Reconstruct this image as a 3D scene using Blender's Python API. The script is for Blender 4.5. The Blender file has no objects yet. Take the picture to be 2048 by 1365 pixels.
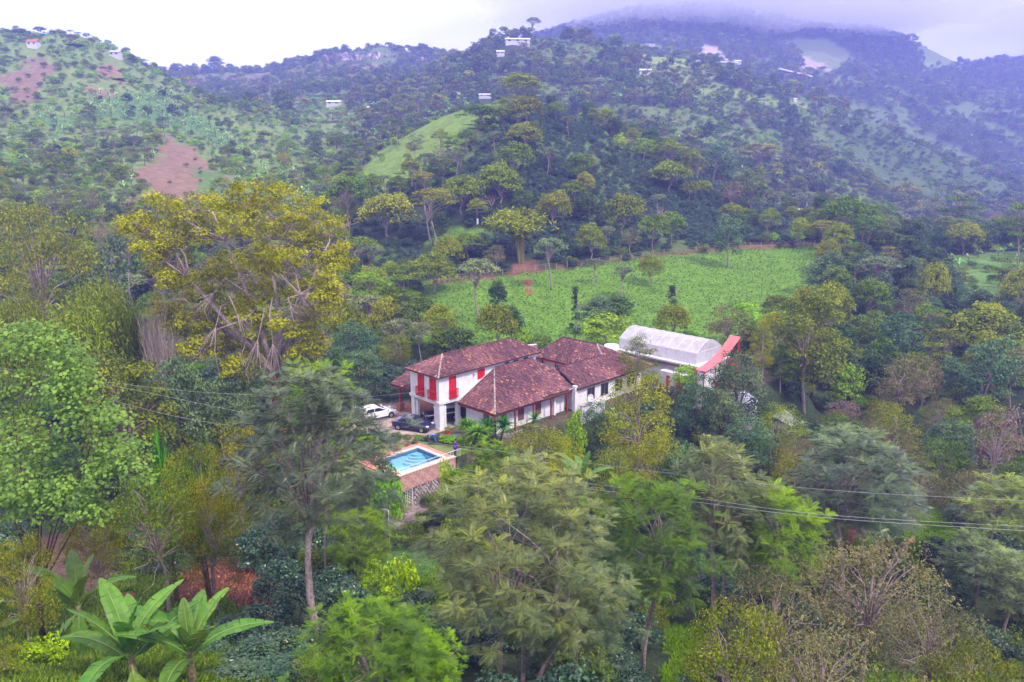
import bpy, math, random
import numpy as np
from mathutils import Vector, Matrix
rng = np.random.default_rng(7); random.seed(7)
S = bpy.context.scene
COL = S.collection
R = math.radians

# ------------------------------------------------------------------ camera, sky, sun, exposure
F, PITCH, CZ = 1592.0, R(13.6), 29.0
cam = bpy.data.objects.new('camera', bpy.data.cameras.new('camera')); COL.objects.link(cam)
cam.data.sensor_width = 36; cam.data.lens = 36 * F / 2048
cam.data.clip_start = .1; cam.data.clip_end = 9000
cam.location = (0, 0, CZ); cam.rotation_euler = (R(90) - PITCH, 0, 0)
S.camera = cam
W = bpy.data.worlds.new('World'); S.world = W; W.use_nodes = True
nt = W.node_tree; nt.nodes.clear()
def N(t, ty, **k):
    n = t.nodes.new(ty)
    for a, b in k.items():
        if a.startswith('i_'): n.inputs[int(a[2:]) if a[2:].isdigit() else a[2:]].default_value = b
        else: setattr(n, a, b)
    return n
SUN_EL, SUN_ROT = R(52), R(128)      # from the right and slightly behind the camera
sky = N(nt, 'ShaderNodeTexSky', sky_type='NISHITA', sun_disc=False, sun_elevation=SUN_EL, sun_rotation=SUN_ROT)
tc = N(nt, 'ShaderNodeTexCoord'); mp = N(nt, 'ShaderNodeMapping'); mp.inputs['Scale'].default_value = (1.2, 1.2, 3.4)
nz = N(nt, 'ShaderNodeTexNoise'); nz.inputs['Scale'].default_value = 1.7; nz.inputs['Detail'].default_value = 5; nz.inputs['Roughness'].default_value = .55
rp = N(nt, 'ShaderNodeValToRGB'); e = rp.color_ramp.elements
e[0].position = .30; e[0].color = (5.8, 5.5, 6.4, 1); e[1].position = .72; e[1].color = (12.5, 12.1, 12.3, 1)
mx = N(nt, 'ShaderNodeMix', data_type='RGBA'); mx.inputs['Factor'].default_value = .9
bg = N(nt, 'ShaderNodeBackground'); bg.inputs['Strength'].default_value = .12
wo = N(nt, 'ShaderNodeOutputWorld')
L = nt.links.new
L(tc.outputs['Generated'], mp.inputs[0]); L(mp.outputs[0], nz.inputs['Vector']); sx = N(nt, 'ShaderNodeSeparateXYZ'); L(tc.outputs['Generated'], sx.inputs[0])
gr = N(nt, 'ShaderNodeMath', operation='MULTIPLY_ADD'); gr.inputs[1].default_value = -.42; L(sx.outputs[0], gr.inputs[0]); L(nz.outputs['Fac'], gr.inputs[2]); L(gr.outputs[0], rp.inputs[0])   # thicker, greyer cloud towards the mountains on the right
L(sky.outputs[0], mx.inputs[6]); L(rp.outputs[0], mx.inputs[7]); L(mx.outputs[2], bg.inputs[0]); L(bg.outputs[0], wo.inputs[0])
W.cycles.sampling_method = 'MANUAL'; W.cycles.sample_map_resolution = 512
sun = bpy.data.objects.new('sun', bpy.data.lights.new('sun', 'SUN')); COL.objects.link(sun)
sun.data.energy = 2.6; sun.data.angle = R(9); sun.data.color = (1, .93, .80)
_d = Vector((math.sin(SUN_ROT) * math.cos(SUN_EL), math.cos(SUN_ROT) * math.cos(SUN_EL), math.sin(SUN_EL)))
sun.rotation_euler = _d.to_track_quat('Z', 'Y').to_euler()
S.view_settings.view_transform = 'Standard'; S.view_settings.look = 'None'
S.view_settings.exposure = 1.08; S.view_settings.gamma = 1
c = S.cycles
c.use_denoising = True; c.use_adaptive_sampling = True; c.adaptive_threshold = .02
c.max_bounces = 5; c.diffuse_bounces = 3; c.glossy_bounces = 2; c.transmission_bounces = 3; c.volume_bounces = 2; c.transparent_max_bounces = 6
c.caustics_reflective = False; c.caustics_refractive = False

# ------------------------------------------------------------------ helpers
CP, SP = math.cos(PITCH), math.sin(PITCH)
def ray(px, py):
    a = (px - 1024) / F; b = (682.5 - py) / F
    return np.array([a, CP + b * SP, -SP + b * CP])
def zrow(row, Y):                       # height of a point at forward distance Y seen at photo row
    b = (682.5 - row) / F
    return CZ + Y * (-SP + b * CP) / (CP + b * SP)
def atY(px, py, Y):
    r = ray(px, py); return r * (Y / r[1]) + np.array([0, 0, CZ])
def proj(x, y, z):
    z = z - CZ; f = y * CP - z * SP; u = y * SP + z * CP
    f = np.maximum(f, .01) if isinstance(f, np.ndarray) else max(f, .01)
    return 1024 + F * x / f, 682.5 - F * u / f
def tag(o, label=None, cat=None, group=None, kind=None):
    if label: o['label'] = label
    if cat: o['category'] = cat
    if group: o['group'] = group
    if kind: o['kind'] = kind
    return o
def empty(name, loc=(0, 0, 0), rz=0, sc=(1, 1, 1)):
    o = bpy.data.objects.new(name, None); COL.objects.link(o)
    o.location = loc; o.rotation_euler = (0, 0, rz); o.scale = sc; o.empty_display_size = .1
    return o
def link(name, me, parent=None, loc=(0, 0, 0), rot=(0, 0, 0), sc=(1, 1, 1)):
    o = bpy.data.objects.new(name, me); COL.objects.link(o)
    o.location = loc; o.rotation_euler = rot; o.scale = sc
    if parent: o.parent = parent
    return o
def mesh_np(name, V, Fa, mat, tint=None, smooth=False):
    """V (n,3); Fa (m,k) equal-size faces"""
    V = np.ascontiguousarray(V, np.float32); Fa = np.ascontiguousarray(Fa, np.int32)
    me = bpy.data.meshes.new(name); m, k = Fa.shape
    me.vertices.add(len(V)); me.vertices.foreach_set('co', V.ravel())
    me.loops.add(m * k); me.loops.foreach_set('vertex_index', Fa.ravel())
    me.polygons.add(m); me.polygons.foreach_set('loop_start', np.arange(0, m * k, k, dtype=np.int32))
    me.update(calc_edges=True)
    if smooth: me.polygons.foreach_set('use_smooth', np.ones(m, bool))
    if tint is not None:
        a = me.attributes.new('tint', 'FLOAT', 'FACE'); a.data.foreach_set('value', np.asarray(tint, np.float32))
    me.materials.append(mat); me.update()
    return me
class MB:
    """collects polygons of any size and builds one mesh"""
    def __init__(s): s.v = []; s.f = []
    def add(s, vs, fs):
        o = len(s.v); s.v += [tuple(map(float, p)) for p in vs]; s.f += [tuple(i + o for i in q) for q in fs]; return s
    def box(s, x0, x1, y0, y1, z0, z1):
        return s.add([(x0, y0, z0), (x1, y0, z0), (x1, y1, z0), (x0, y1, z0), (x0, y0, z1), (x1, y0, z1), (x1, y1, z1), (x0, y1, z1)],
                     [(0, 3, 2, 1), (4, 5, 6, 7), (0, 1, 5, 4), (1, 2, 6, 5), (2, 3, 7, 6), (3, 0, 4, 7)])
    def slab(s, quad, t):           # planar polygon (upper side) thickened downwards
        n = len(quad); q = [tuple(p) for p in quad]; d = [(p[0], p[1], p[2] - t) for p in q]
        return s.add(q + d, [tuple(range(n)), tuple(range(2 * n - 1, n - 1, -1))] + [(i, i + n, (i + 1) % n + n, (i + 1) % n) for i in range(n)])
    def tube(s, pts, rad, n=6, cap=True):
        pts = [Vector(p) for p in pts]; rad = rad if hasattr(rad, '__len__') else [rad] * len(pts)
        vs = []; fs = []; up = Vector((.31, .2, .93))
        for i, p in enumerate(pts):
            t = (pts[min(i + 1, len(pts) - 1)] - pts[max(i - 1, 0)]).normalized()
            a = t.cross(up)
            if a.length < .05: a = t.cross(Vector((1, 0, 0)))
            a.normalize(); b = t.cross(a)
            for k in range(n):
                w = 2 * math.pi * k / n; vs.append(p + (a * math.cos(w) + b * math.sin(w)) * rad[i])
        for i in range(len(pts) - 1):
            for k in range(n): fs.append((i * n + k, i * n + (k + 1) % n, (i + 1) * n + (k + 1) % n, (i + 1) * n + k))
        if cap: fs.append(tuple(range(n - 1, -1, -1))); fs.append(tuple(range((len(pts) - 1) * n, len(pts) * n)))
        return s.add(vs, fs)
    def mesh(s, name, mat, smooth=False):
        me = bpy.data.meshes.new(name); me.from_pydata(s.v, [], s.f); me.materials.append(mat)
        if smooth: me.polygons.foreach_set('use_smooth', np.ones(len(me.polygons), bool))
        me.update(); return me
    def obj(s, name, mat, parent=None, smooth=False, loc=(0, 0, 0), rot=(0, 0, 0)):
        return link(name, s.mesh(name, mat, smooth), parent, loc, rot)

# ---- materials
def new_mat(name):
    m = bpy.data.materials.new(name); m.use_nodes = True; t = m.node_tree; t.nodes.clear()
    return m, t, N(t, 'ShaderNodeOutputMaterial')
def mat(name, col, rough=.7, spec=.3, metal=0, var=.12, scale=6, bump=0, col2=None, coat=0):
    m, t, o = new_mat(name)
    b = N(t, 'ShaderNodeBsdfPrincipled'); b.inputs['Roughness'].default_value = rough; b.inputs['Metallic'].default_value = metal
    b.inputs['Specular IOR Level'].default_value = spec; b.inputs['Coat Weight'].default_value = coat
    tc = N(t, 'ShaderNodeTexCoord'); n = N(t, 'ShaderNodeTexNoise'); n.inputs['Scale'].default_value = scale; n.inputs['Detail'].default_value = 4
    n.inputs['Roughness'].default_value = .65
    r = N(t, 'ShaderNodeValToRGB'); c2 = col2 or tuple(v * (1 - var * 2.2) for v in col)
    r.color_ramp.elements[0].position = .3; r.color_ramp.elements[1].position = .65
    r.color_ramp.elements[0].color = (*c2, 1); r.color_ramp.elements[1].color = (*[min(1, v * (1 + var * .6)) for v in col], 1)
    t.links.new(tc.outputs['Object'], n.inputs['Vector']); t.links.new(n.outputs['Fac'], r.inputs[0]); t.links.new(r.outputs[0], b.inputs['Base Color'])
    if bump:
        bp = N(t, 'ShaderNodeBump'); bp.inputs['Strength'].default_value = bump; bp.inputs['Distance'].default_value = .05
        t.links.new(n.outputs['Fac'], bp.inputs['Height']); t.links.new(bp.outputs[0], b.inputs['Normal'])
    t.links.new(b.outputs[0], o.inputs[0]); return m
def leaf_mat(name, dark, mid, light, rough=.55, spec=.16, trans=.25, tip=None):
    dark, mid, light = [tuple(min(.9, v * k_) for v in q) for q, k_ in ((dark, 1.15), (mid, 1.55), (light, 1.95))]
    """leaf colour differs from clump to clump (tint attribute) and plant to plant (object random)"""
    m, t, o = new_mat(name)
    at = N(t, 'ShaderNodeAttribute', attribute_name='tint'); oi = N(t, 'ShaderNodeObjectInfo')
    ad = N(t, 'ShaderNodeMath', operation='MULTIPLY_ADD'); ad.inputs[1].default_value = .34; 
    t.links.new(oi.outputs['Random'], ad.inputs[0]); 
    s2 = N(t, 'ShaderNodeMath', operation='MULTIPLY_ADD'); s2.inputs[1].default_value = .8; s2.inputs[2].default_value = -.07
    t.links.new(at.outputs['Fac'], s2.inputs[0]); t.links.new(s2.outputs[0], ad.inputs[2])
    r = N(t, 'ShaderNodeValToRGB'); el = r.color_ramp.elements
    el[0].position = .1; el[0].color = (*dark, 1); el[1].position = .9; el[1].color = (*light, 1)
    q = el.new(.5); q.color = (*mid, 1)
    if tip: q = el.new(.985); q.color = (*tip, 1)
    t.links.new(ad.outputs[0], r.inputs[0])
    hs = N(t, 'ShaderNodeHueSaturation'); hs.inputs['Saturation'].default_value = 1.2; hm = N(t, 'ShaderNodeMapRange'); hm.inputs[3].default_value = .462; hm.inputs[4].default_value = .518
    w = N(t, 'ShaderNodeTexWhiteNoise', noise_dimensions='1D'); t.links.new(oi.outputs['Random'], w.inputs['W'])
    t.links.new(w.outputs['Value'], hm.inputs[0]); t.links.new(hm.outputs[0], hs.inputs['Hue']); t.links.new(r.outputs[0], hs.inputs['Color'])
    b = N(t, 'ShaderNodeBsdfPrincipled'); b.inputs['Roughness'].default_value = rough; b.inputs['Specular IOR Level'].default_value = spec
    tr = N(t, 'ShaderNodeBsdfTranslucent'); ms = N(t, 'ShaderNodeMixShader'); ms.inputs[0].default_value = trans
    t.links.new(hs.outputs[0], b.inputs['Base Color']); t.links.new(hs.outputs[0], tr.inputs[0])
    t.links.new(b.outputs[0], ms.inputs[1]); t.links.new(tr.outputs[0], ms.inputs[2]); t.links.new(ms.outputs[0], o.inputs[0])
    return m

# ------------------------------------------------------------------ terrain
# forward distance -> (photo column, photo row) of the bare ground there
LAY = [
 (4,   [(-900, 2300), (3000, 2300)]),
 (20,  [(-900, 1400), (0, 1400), (400, 1420), (800, 1500), (1200, 1560), (1600, 1700), (2048, 1700), (3000, 1700)]),
 (27,  [(-900, 1300), (0, 1300), (400, 1300), (620, 1330), (800, 1400), (1200, 1480), (1600, 1560), (2048, 1560), (3000, 1500)]),
 (35,  [(-900, 1170), (0, 1190), (400, 1200), (620, 1230), (900, 1310), (1200, 1370), (1600, 1430), (2048, 1430), (3000, 1350)]),
 (45,  [(-900, 1060), (0, 1110), (400, 1130), (700, 1170), (900, 1210), (1200, 1250), (1600, 1290), (2048, 1290), (3000, 1200)]),
 (58,  [(-900, 960), (0, 1030), (400, 1060), (700, 1090), (900, 1100), (1200, 1110), (1600, 1130), (1850, 1100), (2048, 1120), (3000, 1050)]),
 (70,  [(-900, 860), (0, 950), (400, 975), (700, 990), (900, 1010), (1200, 1000), (1600, 1030), (2048, 1030), (3000, 960)]),
 (82,  [(-900, 780), (0, 850), (400, 870), (700, 862), (900, 870), (1200, 880), (1600, 960), (2048, 950), (3000, 880)]),
 (98,  [(-900, 700), (0, 760), (400, 790), (700, 775), (900, 775), (1200, 775), (1450, 780), (1600, 840), (1800, 880), (2048, 870), (3000, 800)]),
 (115, [(-900, 640), (0, 690), (400, 720), (700, 700), (900, 690), (1200, 690), (1450, 700), (1600, 750), (1800, 800), (2048, 790), (3000, 720)]),
 (135, [(-900, 590), (0, 620), (400, 650), (700, 660), (800, 655), (1000, 630), (1250, 640), (1450, 640), (1600, 640), (1720, 700), (1850, 720), (2048, 710), (3000, 640)]),
 (160, [(-900, 500), (0, 540), (400, 560), (650, 600), (820, 580), (900, 562), (1000, 555), (1250, 560), (1450, 575), (1640, 565), (1720, 620), (1850, 640), (2048, 630), (3000, 560)]),
 (190, [(-900, 420), (0, 460), (400, 480), (650, 500), (820, 470), (1000, 440), (1250, 485), (1450, 505), (1640, 497), (1750, 530), (1850, 565), (2048, 560), (3000, 480)]),
 (220, [(-900, 370), (0, 390), (300, 400), (450, 430), (650, 430), (820, 380), (1000, 330), (1250, 400), (1450, 450), (1640, 460), (1850, 512), (2048, 510), (3000, 430)]),
 (255, [(-900, 330), (0, 330), (300, 350), (450, 385), (650, 385), (820, 310), (1000, 245), (1200, 310), (1330, 340), (1500, 420), (1640, 445), (1850, 488), (2048, 488), (3000, 400)]),
 (300, [(-900, 290), (0, 285), (300, 300), (450, 340), (650, 345), (780, 290), (880, 235), (1000, 200), (1080, 220), (1250, 290), (1350, 330), (1500, 420), (1640, 470), (1850, 520), (2048, 520), (3000, 420)]),
 (345, [(-900, 250), (0, 240), (250, 250), (450, 300), (650, 318), (800, 300), (900, 262), (1050, 260), (1250, 310), (1400, 350), (1600, 470), (1850, 520), (2048, 520), (3000, 420)]),
 (400, [(-900, 190), (0, 170), (150, 165), (300, 210), (450, 255), (650, 290), (800, 270), (1000, 270), (1200, 280), (1400, 310), (1600, 420), (1800, 480), (2048, 500), (3000, 400)]),
 (450, [(-900, 130), (0, 120), (150, 110), (250, 150), (350, 185), (450, 225), (550, 250), (650, 265), (800, 240), (1000, 230), (1200, 245), (1400, 260), (1600, 360), (1800, 430), (2048, 470), (3000, 380)]),
 (510, [(-900, 90), (0, 65), (60, 78), (150, 72), (220, 100), (300, 140), (380, 182), (480, 215), (560, 232), (650, 240), (800, 215), (1000, 180), (1200, 200), (1400, 215), (1600, 300), (1800, 385), (2048, 450), (3000, 350)]),
 (580, [(-900, 80), (0, 75), (150, 95), (300, 165), (400, 205), (550, 225), (650, 215), (800, 195), (900, 170), (1000, 120), (1200, 140), (1400, 170), (1600, 235), (1800, 325), (2048, 420), (3000, 320)]),
 (650, [(-900, 90), (0, 95), (200, 150), (400, 215), (550, 210), (650, 195), (800, 180), (920, 140), (980, 85), (1050, 78), (1120, 82), (1200, 95), (1300, 110), (1400, 135), (1500, 165), (1600, 195), (1750, 250), (1850, 300), (1950, 345), (2048, 385), (3000, 300)]),
 (780, [(-900, 110), (0, 120), (200, 160), (400, 200), (550, 185), (650, 170), (850, 155), (950, 125), (1100, 125), (1300, 155), (1500, 190), (1650, 230), (1850, 320), (2048, 370), (3000, 300)]),
 (900, [(-900, 110), (0, 120), (200, 150), (380, 160), (450, 165), (540, 158), (620, 150), (760, 140), (860, 146), (950, 130), (1100, 115), (1300, 120), (1500, 150), (1650, 170), (1850, 235), (2048, 270), (3000, 250)]),
 (960, [(-900, 110), (0, 110), (200, 140), (380, 150), (430, 144), (540, 152), (610, 130), (680, 108), (780, 98), (850, 108), (930, 120), (1000, 118), (1100, 105), (1300, 105), (1500, 135), (1650, 150), (1850, 205), (2048, 235), (3000, 220)]),
 (1120, [(-900, 130), (200, 160), (430, 165), (700, 130), (930, 130), (1100, 90), (1300, 70), (1500, 95), (1650, 110), (1850, 160), (1950, 185), (2048, 180), (3000, 160)]),
 (1320, [(-900, 140), (400, 180), (900, 140), (1060, 85), (1140, 62), (1200, 45), (1250, 32), (1320, 24), (1400, 22), (1480, 28), (1560, 48), (1660, 60), (1760, 70), (1830, 88), (1880, 108), (1920, 128), (1948, 142), (1975, 130), (2020, 124), (2048, 128), (3000, 120)]),
 (1700, [(-900, 170), (3000, 170)]),
 (2600, [(-900, 220), (3000, 220)]),
]
# house frame: a runs right and away, b runs left and away
HC = np.array([-7.6, 79.4]); SQ = math.sqrt(.5); E1 = np.array([SQ, SQ]); E2 = np.array([-SQ, SQ])
def hab(x, y):
    dx, dy = x - HC[0], y - HC[1]; return dx * SQ + dy * SQ, -dx * SQ + dy * SQ
def hxy(a, b): return HC[0] + (a - b) * SQ, HC[1] + (a + b) * SQ
def sm(x, e0, e1):
    t = np.clip((x - e0) / (e1 - e0), 0, 1); return t * t * (3 - 2 * t)
def vnoise(x, y, seed=0):
    xi = np.floor(x).astype(np.int64); yi = np.floor(y).astype(np.int64); fx = x - xi; fy = y - yi
    def h(a, b):
        n = (a * 374761393 + b * 668265263 + seed * 982451653) & 0xffffffff
        n = ((n ^ (n >> 13)) * 1274126177) & 0xffffffff; return ((n ^ (n >> 16)) & 0xffff) / 65535.
    fx = fx * fx * (3 - 2 * fx); fy = fy * fy * (3 - 2 * fy)
    return (h(xi, yi) * (1 - fx) + h(xi + 1, yi) * fx) * (1 - fy) + (h(xi, yi + 1) * (1 - fx) + h(xi + 1, yi + 1) * fx) * fy - .5
def fbm(x, y, sc, octv=4, seed=0):
    s = 0; a = 1; f = 1 / sc
    for k in range(octv): s = s + a * vnoise(x * f, y * f, seed + k); a *= .5; f *= 2.03
    return s
LY = np.array([l[0] for l in LAY], float)
NU, NY = 640, 470
US = np.linspace(-1.35, 1.35, NU); YS = np.exp(np.linspace(math.log(4), math.log(2600), NY))
def build_height():
    Z = np.zeros((len(LAY), NU))
    for k, (Y, pl) in enumerate(LAY):
        xs = [p[0] for p in pl]; rs = [p[1] for p in pl]
        row = np.full(NU, 500.)
        for _ in range(4):
            b = (682.5 - row) / F; px = 1024 + F * US * (CP + b * SP); row = np.interp(px, xs, rs)
        kk = 5 if Y < 900 else 3; row = np.convolve(np.pad(row, kk, 'edge'), np.ones(2 * kk + 1) / (2 * kk + 1), 'valid')
        b = (682.5 - row) / F; Z[k] = CZ + Y * (-SP + b * CP) / (CP + b * SP)
    Z[0] = Z[1] + 3
    # smooth monotone-ish (Catmull-Rom limited) interpolation along the distance
    x = LY; d = (Z[1:] - Z[:-1]) / (x[1:] - x[:-1])[:, None]
    m = np.zeros_like(Z); m[0] = d[0]; m[-1] = d[-1]
    same = d[:-1] * d[1:] > 0; hm = 2 * d[:-1] * d[1:] / np.where(same, d[:-1] + d[1:], 1)
    m[1:-1] = np.where(same, hm, 0)
    out = np.zeros((NY, NU))
    for j, y in enumerate(YS):
        k = min(max(np.searchsorted(x, y) - 1, 0), len(x) - 2); h = x[k + 1] - x[k]; t = min(max((y - x[k]) / h, 0), 1)
        out[j] = (2*t**3 - 3*t**2 + 1) * Z[k] + (t**3 - 2*t**2 + t) * h * m[k] + (-2*t**3 + 3*t**2) * Z[k+1] + (t**3 - t**2) * h * m[k+1]
    UU, YY = np.meshgrid(US, YS); X = UU * YY
    amp = np.interp(YY, [0, 60, 150, 300, 600, 2000], [.25, .5, 1.1, 3.2, 8, 12]); scl = 1.0
    n = fbm(X, YY, 26, 4, 3) * .35 + (0.5 - np.abs(fbm(X, YY, 75, 4, 9)) * 2) * .5
    out += amp * n
    # levelled ground of the farm
    a, b = hab(X, YY)
    pad = sm(a, -15, -10.5) * (1 - sm(a, 27, 33)) * sm(b, -8.0, -6.2) * (1 - sm(b, 15, 24))
    lvl = -.62 * (1 - sm(a + b, -2.6, -1.9))
    out = out * (1 - pad) + lvl * pad
    pad2 = sm(a, 27, 30) * (1 - sm(a, 46, 54)) * sm(b, -19, -16) * (1 - sm(b, 2, 9))
    out = out * (1 - pad2) + .2 * pad2
    pit = sm(a, -10.2, -9.9) * (1 - sm(a, -2.9, -2.6)) * sm(b, -5.9, -5.6) * (1 - sm(b, -.2, .1))
    out = out * (1 - pit) + -2.4 * pit
    low = sm(a, -20, -14) * (1 - sm(a, -2, 8)) * sm(b, -16, -10) * (1 - sm(b, -5.75, -5.0) * (a < -2.6) - sm(b, -6.6, -5.9) * (a >= -2.6))
    out = out * (1 - low) + (-4.1 + .0 * a) * low
    return X, YY, out
TX, TY, TZ = build_height()
LOGY0, LOGD = math.log(4), (math.log(2600) - math.log(4)) / (NY - 1); DU = US[1] - US[0]
def gz(x, y):
    x = np.asarray(x, float); y = np.maximum(np.asarray(y, float), 4.01)
    u = np.clip((x / y - US[0]) / DU, 0, NU - 1.001); v = np.clip((np.log(y) - LOGY0) / LOGD, 0, NY - 1.001)
    i = u.astype(int); j = v.astype(int); fu = u - i; fv = v - j
    return (TZ[j, i] * (1 - fu) + TZ[j, i + 1] * fu) * (1 - fv) + (TZ[j + 1, i] * (1 - fu) + TZ[j + 1, i + 1] * fu) * fv
def pick(px, py, ymin=12, ymax=2000):
    """where the sight line through a photo pixel meets the ground"""
    r = ray(px, py); Y = np.exp(np.linspace(math.log(ymin), math.log(ymax), 1500)); t = Y / r[1]
    x = r[0] * t; z = CZ + r[2] * t; g = gz(x, Y); k = np.argmax(z < g)
    if not (z < g).any(): k = len(Y) - 1
    return float(x[k]), float(Y[k]), float(g[k])
def inpoly(px, py, poly):
    px = np.asarray(px, float); py = np.asarray(py, float); ins = np.zeros(px.shape, bool); n = len(poly)
    for i in range(n):
        x0, y0 = poly[i]; x1, y1 = poly[(i + 1) % n]
        if y0 == y1: continue
        cnd = ((y0 > py) != (y1 > py)) & (px < (x1 - x0) * (py - y0) / (y1 - y0) + x0); ins ^= cnd
    return ins
# ground cover: (colour, photo outline, near and far distance)
G_FIELD = (.105, .20, .018); G_LIME = (.125, .22, .022); G_SOIL = (.17, .085, .055); G_BROWN = (.23, .13, .10); G_LITTER = (.085, .04, .025)
ZONES = [
 ((.15, .205, .05), [(-400, 460), (700, 460), (700, -60), (-400, -60)], 200, 2000, 22),
 ((.10, .19, .045), [(60, 230), (330, 250), (520, 330), (480, 300), (330, 185), (200, 190), (60, 330), (150, 350)], 200, 600, 10),
 ((.10, .145, .045), [(640, 330), (1040, 180), (1100, 200), (1000, 300), (860, 330), (700, 420)], 150, 340, 10),
 ((.13, .20, .03), [(820, 250), (890, 188), (1010, 183), (1045, 215), (975, 245), (915, 310), (860, 360), (740, 390), (720, 340)], 170, 340, 9),
 (G_FIELD, [(845, 570), (1010, 553), (1180, 532), (1330, 512), (1500, 497), (1642, 492), (1650, 560), (1600, 650), (1450, 690), (1250, 690), (1060, 700), (840, 690), (790, 660)], 95, 205, 1.5),
 (G_FIELD, [(860, 455), (980, 460), (1000, 480), (930, 500), (860, 490)], 150, 230, 2),
 ((.20, .125, .08), [(280, 385), (300, 300), (330, 265), (370, 300), (400, 340), (430, 385), (390, 410), (300, 420)], 180, 480, 13),
 ((.085, .16, .03), [(385, 335), (430, 345), (530, 395), (430, 400), (390, 380)], 180, 480, 4),
 ((.19, .125, .08), [(30, 160), (90, 115), (130, 120), (100, 200), (60, 215), (20, 200)], 350, 600, 26),
 ((.25, .14, .11), [(165, 172), (225, 185), (225, 196), (168, 186)], 350, 600, 4),
 ((.25, .13, .10), [(200, 125), (250, 140), (240, 170), (205, 150)], 350, 600, 10),
 ((.15, .08, .06), [(370, 160), (540, 150), (545, 172), (370, 172)], 800, 1000, 10),
 ((.26, .18, .14), [(640, 128), (700, 130), (860, 145), (865, 152), (700, 142), (640, 136)], 820, 1000, 4),
 ((.20, .25, .07), [(1270, 88), (1400, 130), (1420, 180), (1350, 170), (1280, 130)], 500, 760, 14),
 ((.16, .22, .05), [(1400, 160), (1560, 200), (1640, 220), (1500, 210), (1410, 190)], 500, 760, 12),
 ((.14, .19, .06), [(1680, 225), (1780, 250), (1880, 310), (2000, 350), (1960, 345), (1800, 290), (1700, 260)], 420, 760, 10),
 ((.075, .12, .04), [(1680, 225), (1800, 250), (2000, 340), (2048, 390), (1800, 400), (1660, 300)], 420, 760, 40),
 ((.15, .18, .07), [(1550, 80), (1650, 78), (1720, 125), (1650, 145), (1590, 120)], 900, 1500, 16),
 ((.22, .27, .08), [(1820, 85), (1870, 95), (1940, 138), (1850, 140)], 1100, 1500, 20),
 ((.42, .33, .28), [(1395, 120), (1405, 88), (1430, 95), (1460, 122)], 780, 1500, 8),
 ((.36, .28, .24), [(1600, 135), (1610, 112), (1640, 128), (1660, 142), (1600, 142)], 780, 1500, 8),
 (G_SOIL, [(855, 565), (1010, 549), (1180, 526), (1330, 507), (1500, 491), (1642, 487), (1642, 492), (1500, 497), (1330, 511), (1180, 530), (1010, 553), (860, 570)], 140, 215, .8),
 ((.26, .10, .055), [(1045, 560), (1058, 562), (1070, 588), (1062, 590), (1048, 572)], 130, 190, 1),
 (G_SOIL, [(1030, 528), (1075, 522), (1080, 542), (1030, 547)], 140, 215, 2),
 ((.30, .13, .09), [(1780, 478), (1990, 483), (1990, 492), (1780, 490)], 200, 290, 1.5),
 ((.11, .20, .035), [(1840, 520), (2048, 500), (2048, 600), (1880, 600)], 150, 260, 3),
 (G_LIME, [(1820, 1000), (1850, 1005), (1900, 1060), (1925, 1080), (1910, 1110), (1850, 1080), (1830, 1130), (1870, 1180), (1840, 1165), (1790, 1110), (1700, 1090), (1720, 1040), (1790, 1050)], 35, 85, .5),
 (G_LIME, [(1980, 900), (2048, 920), (2048, 950), (1990, 930)], 60, 120, .5),
 ((.36, .17, .12), [(1795, 1100), (1822, 1072), (1830, 1075), (1812, 1110), (1790, 1140), (1778, 1130)], 40, 80, .25),
 (G_LIME, [(1440, 1110), (1500, 1130), (1520, 1160), (1430, 1150), (1400, 1230), (1380, 1210)], 35, 75, .5),
 (G_LIME, [(1320, 1250), (1400, 1260), (1430, 1420), (1300, 1420), (1340, 1320)], 25, 60, .5),
 (G_LIME, [(1740, 1340), (1990, 1330), (2010, 1450), (1700, 1450)], 25, 60, .5),
 ((.075, .14, .022), [(-50, 1200), (120, 1180), (200, 1130), (420, 1180), (500, 1230), (600, 1330), (600, 1480), (-50, 1480)], 18, 48, .8),
 ((.10, .06, .045), [(40, 1080), (180, 1060), (240, 1150), (150, 1190), (60, 1180)], 20, 60, 1.2),
 (G_LITTER, [(370, 1150), (400, 1120), (480, 1125), (540, 1170), (530, 1240), (490, 1235), (440, 1200), (360, 1230), (330, 1200)], 20, 60, .5),
 ((.16, .05, .04), [(230, 1185), (280, 1185), (275, 1215), (240, 1210)], 20, 60, .3),
 ((.06, .12, .025), [(780, 1100), (900, 1110), (960, 1230), (860, 1240), (700, 1200)], 30, 70, 1),
 ((.16, .05, .04), [(1690, 1060), (1735, 1050), (1740, 1075), (1690, 1090)], 35, 80, .5),
]
ZID = np.full(TX.shape, -1)
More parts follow.
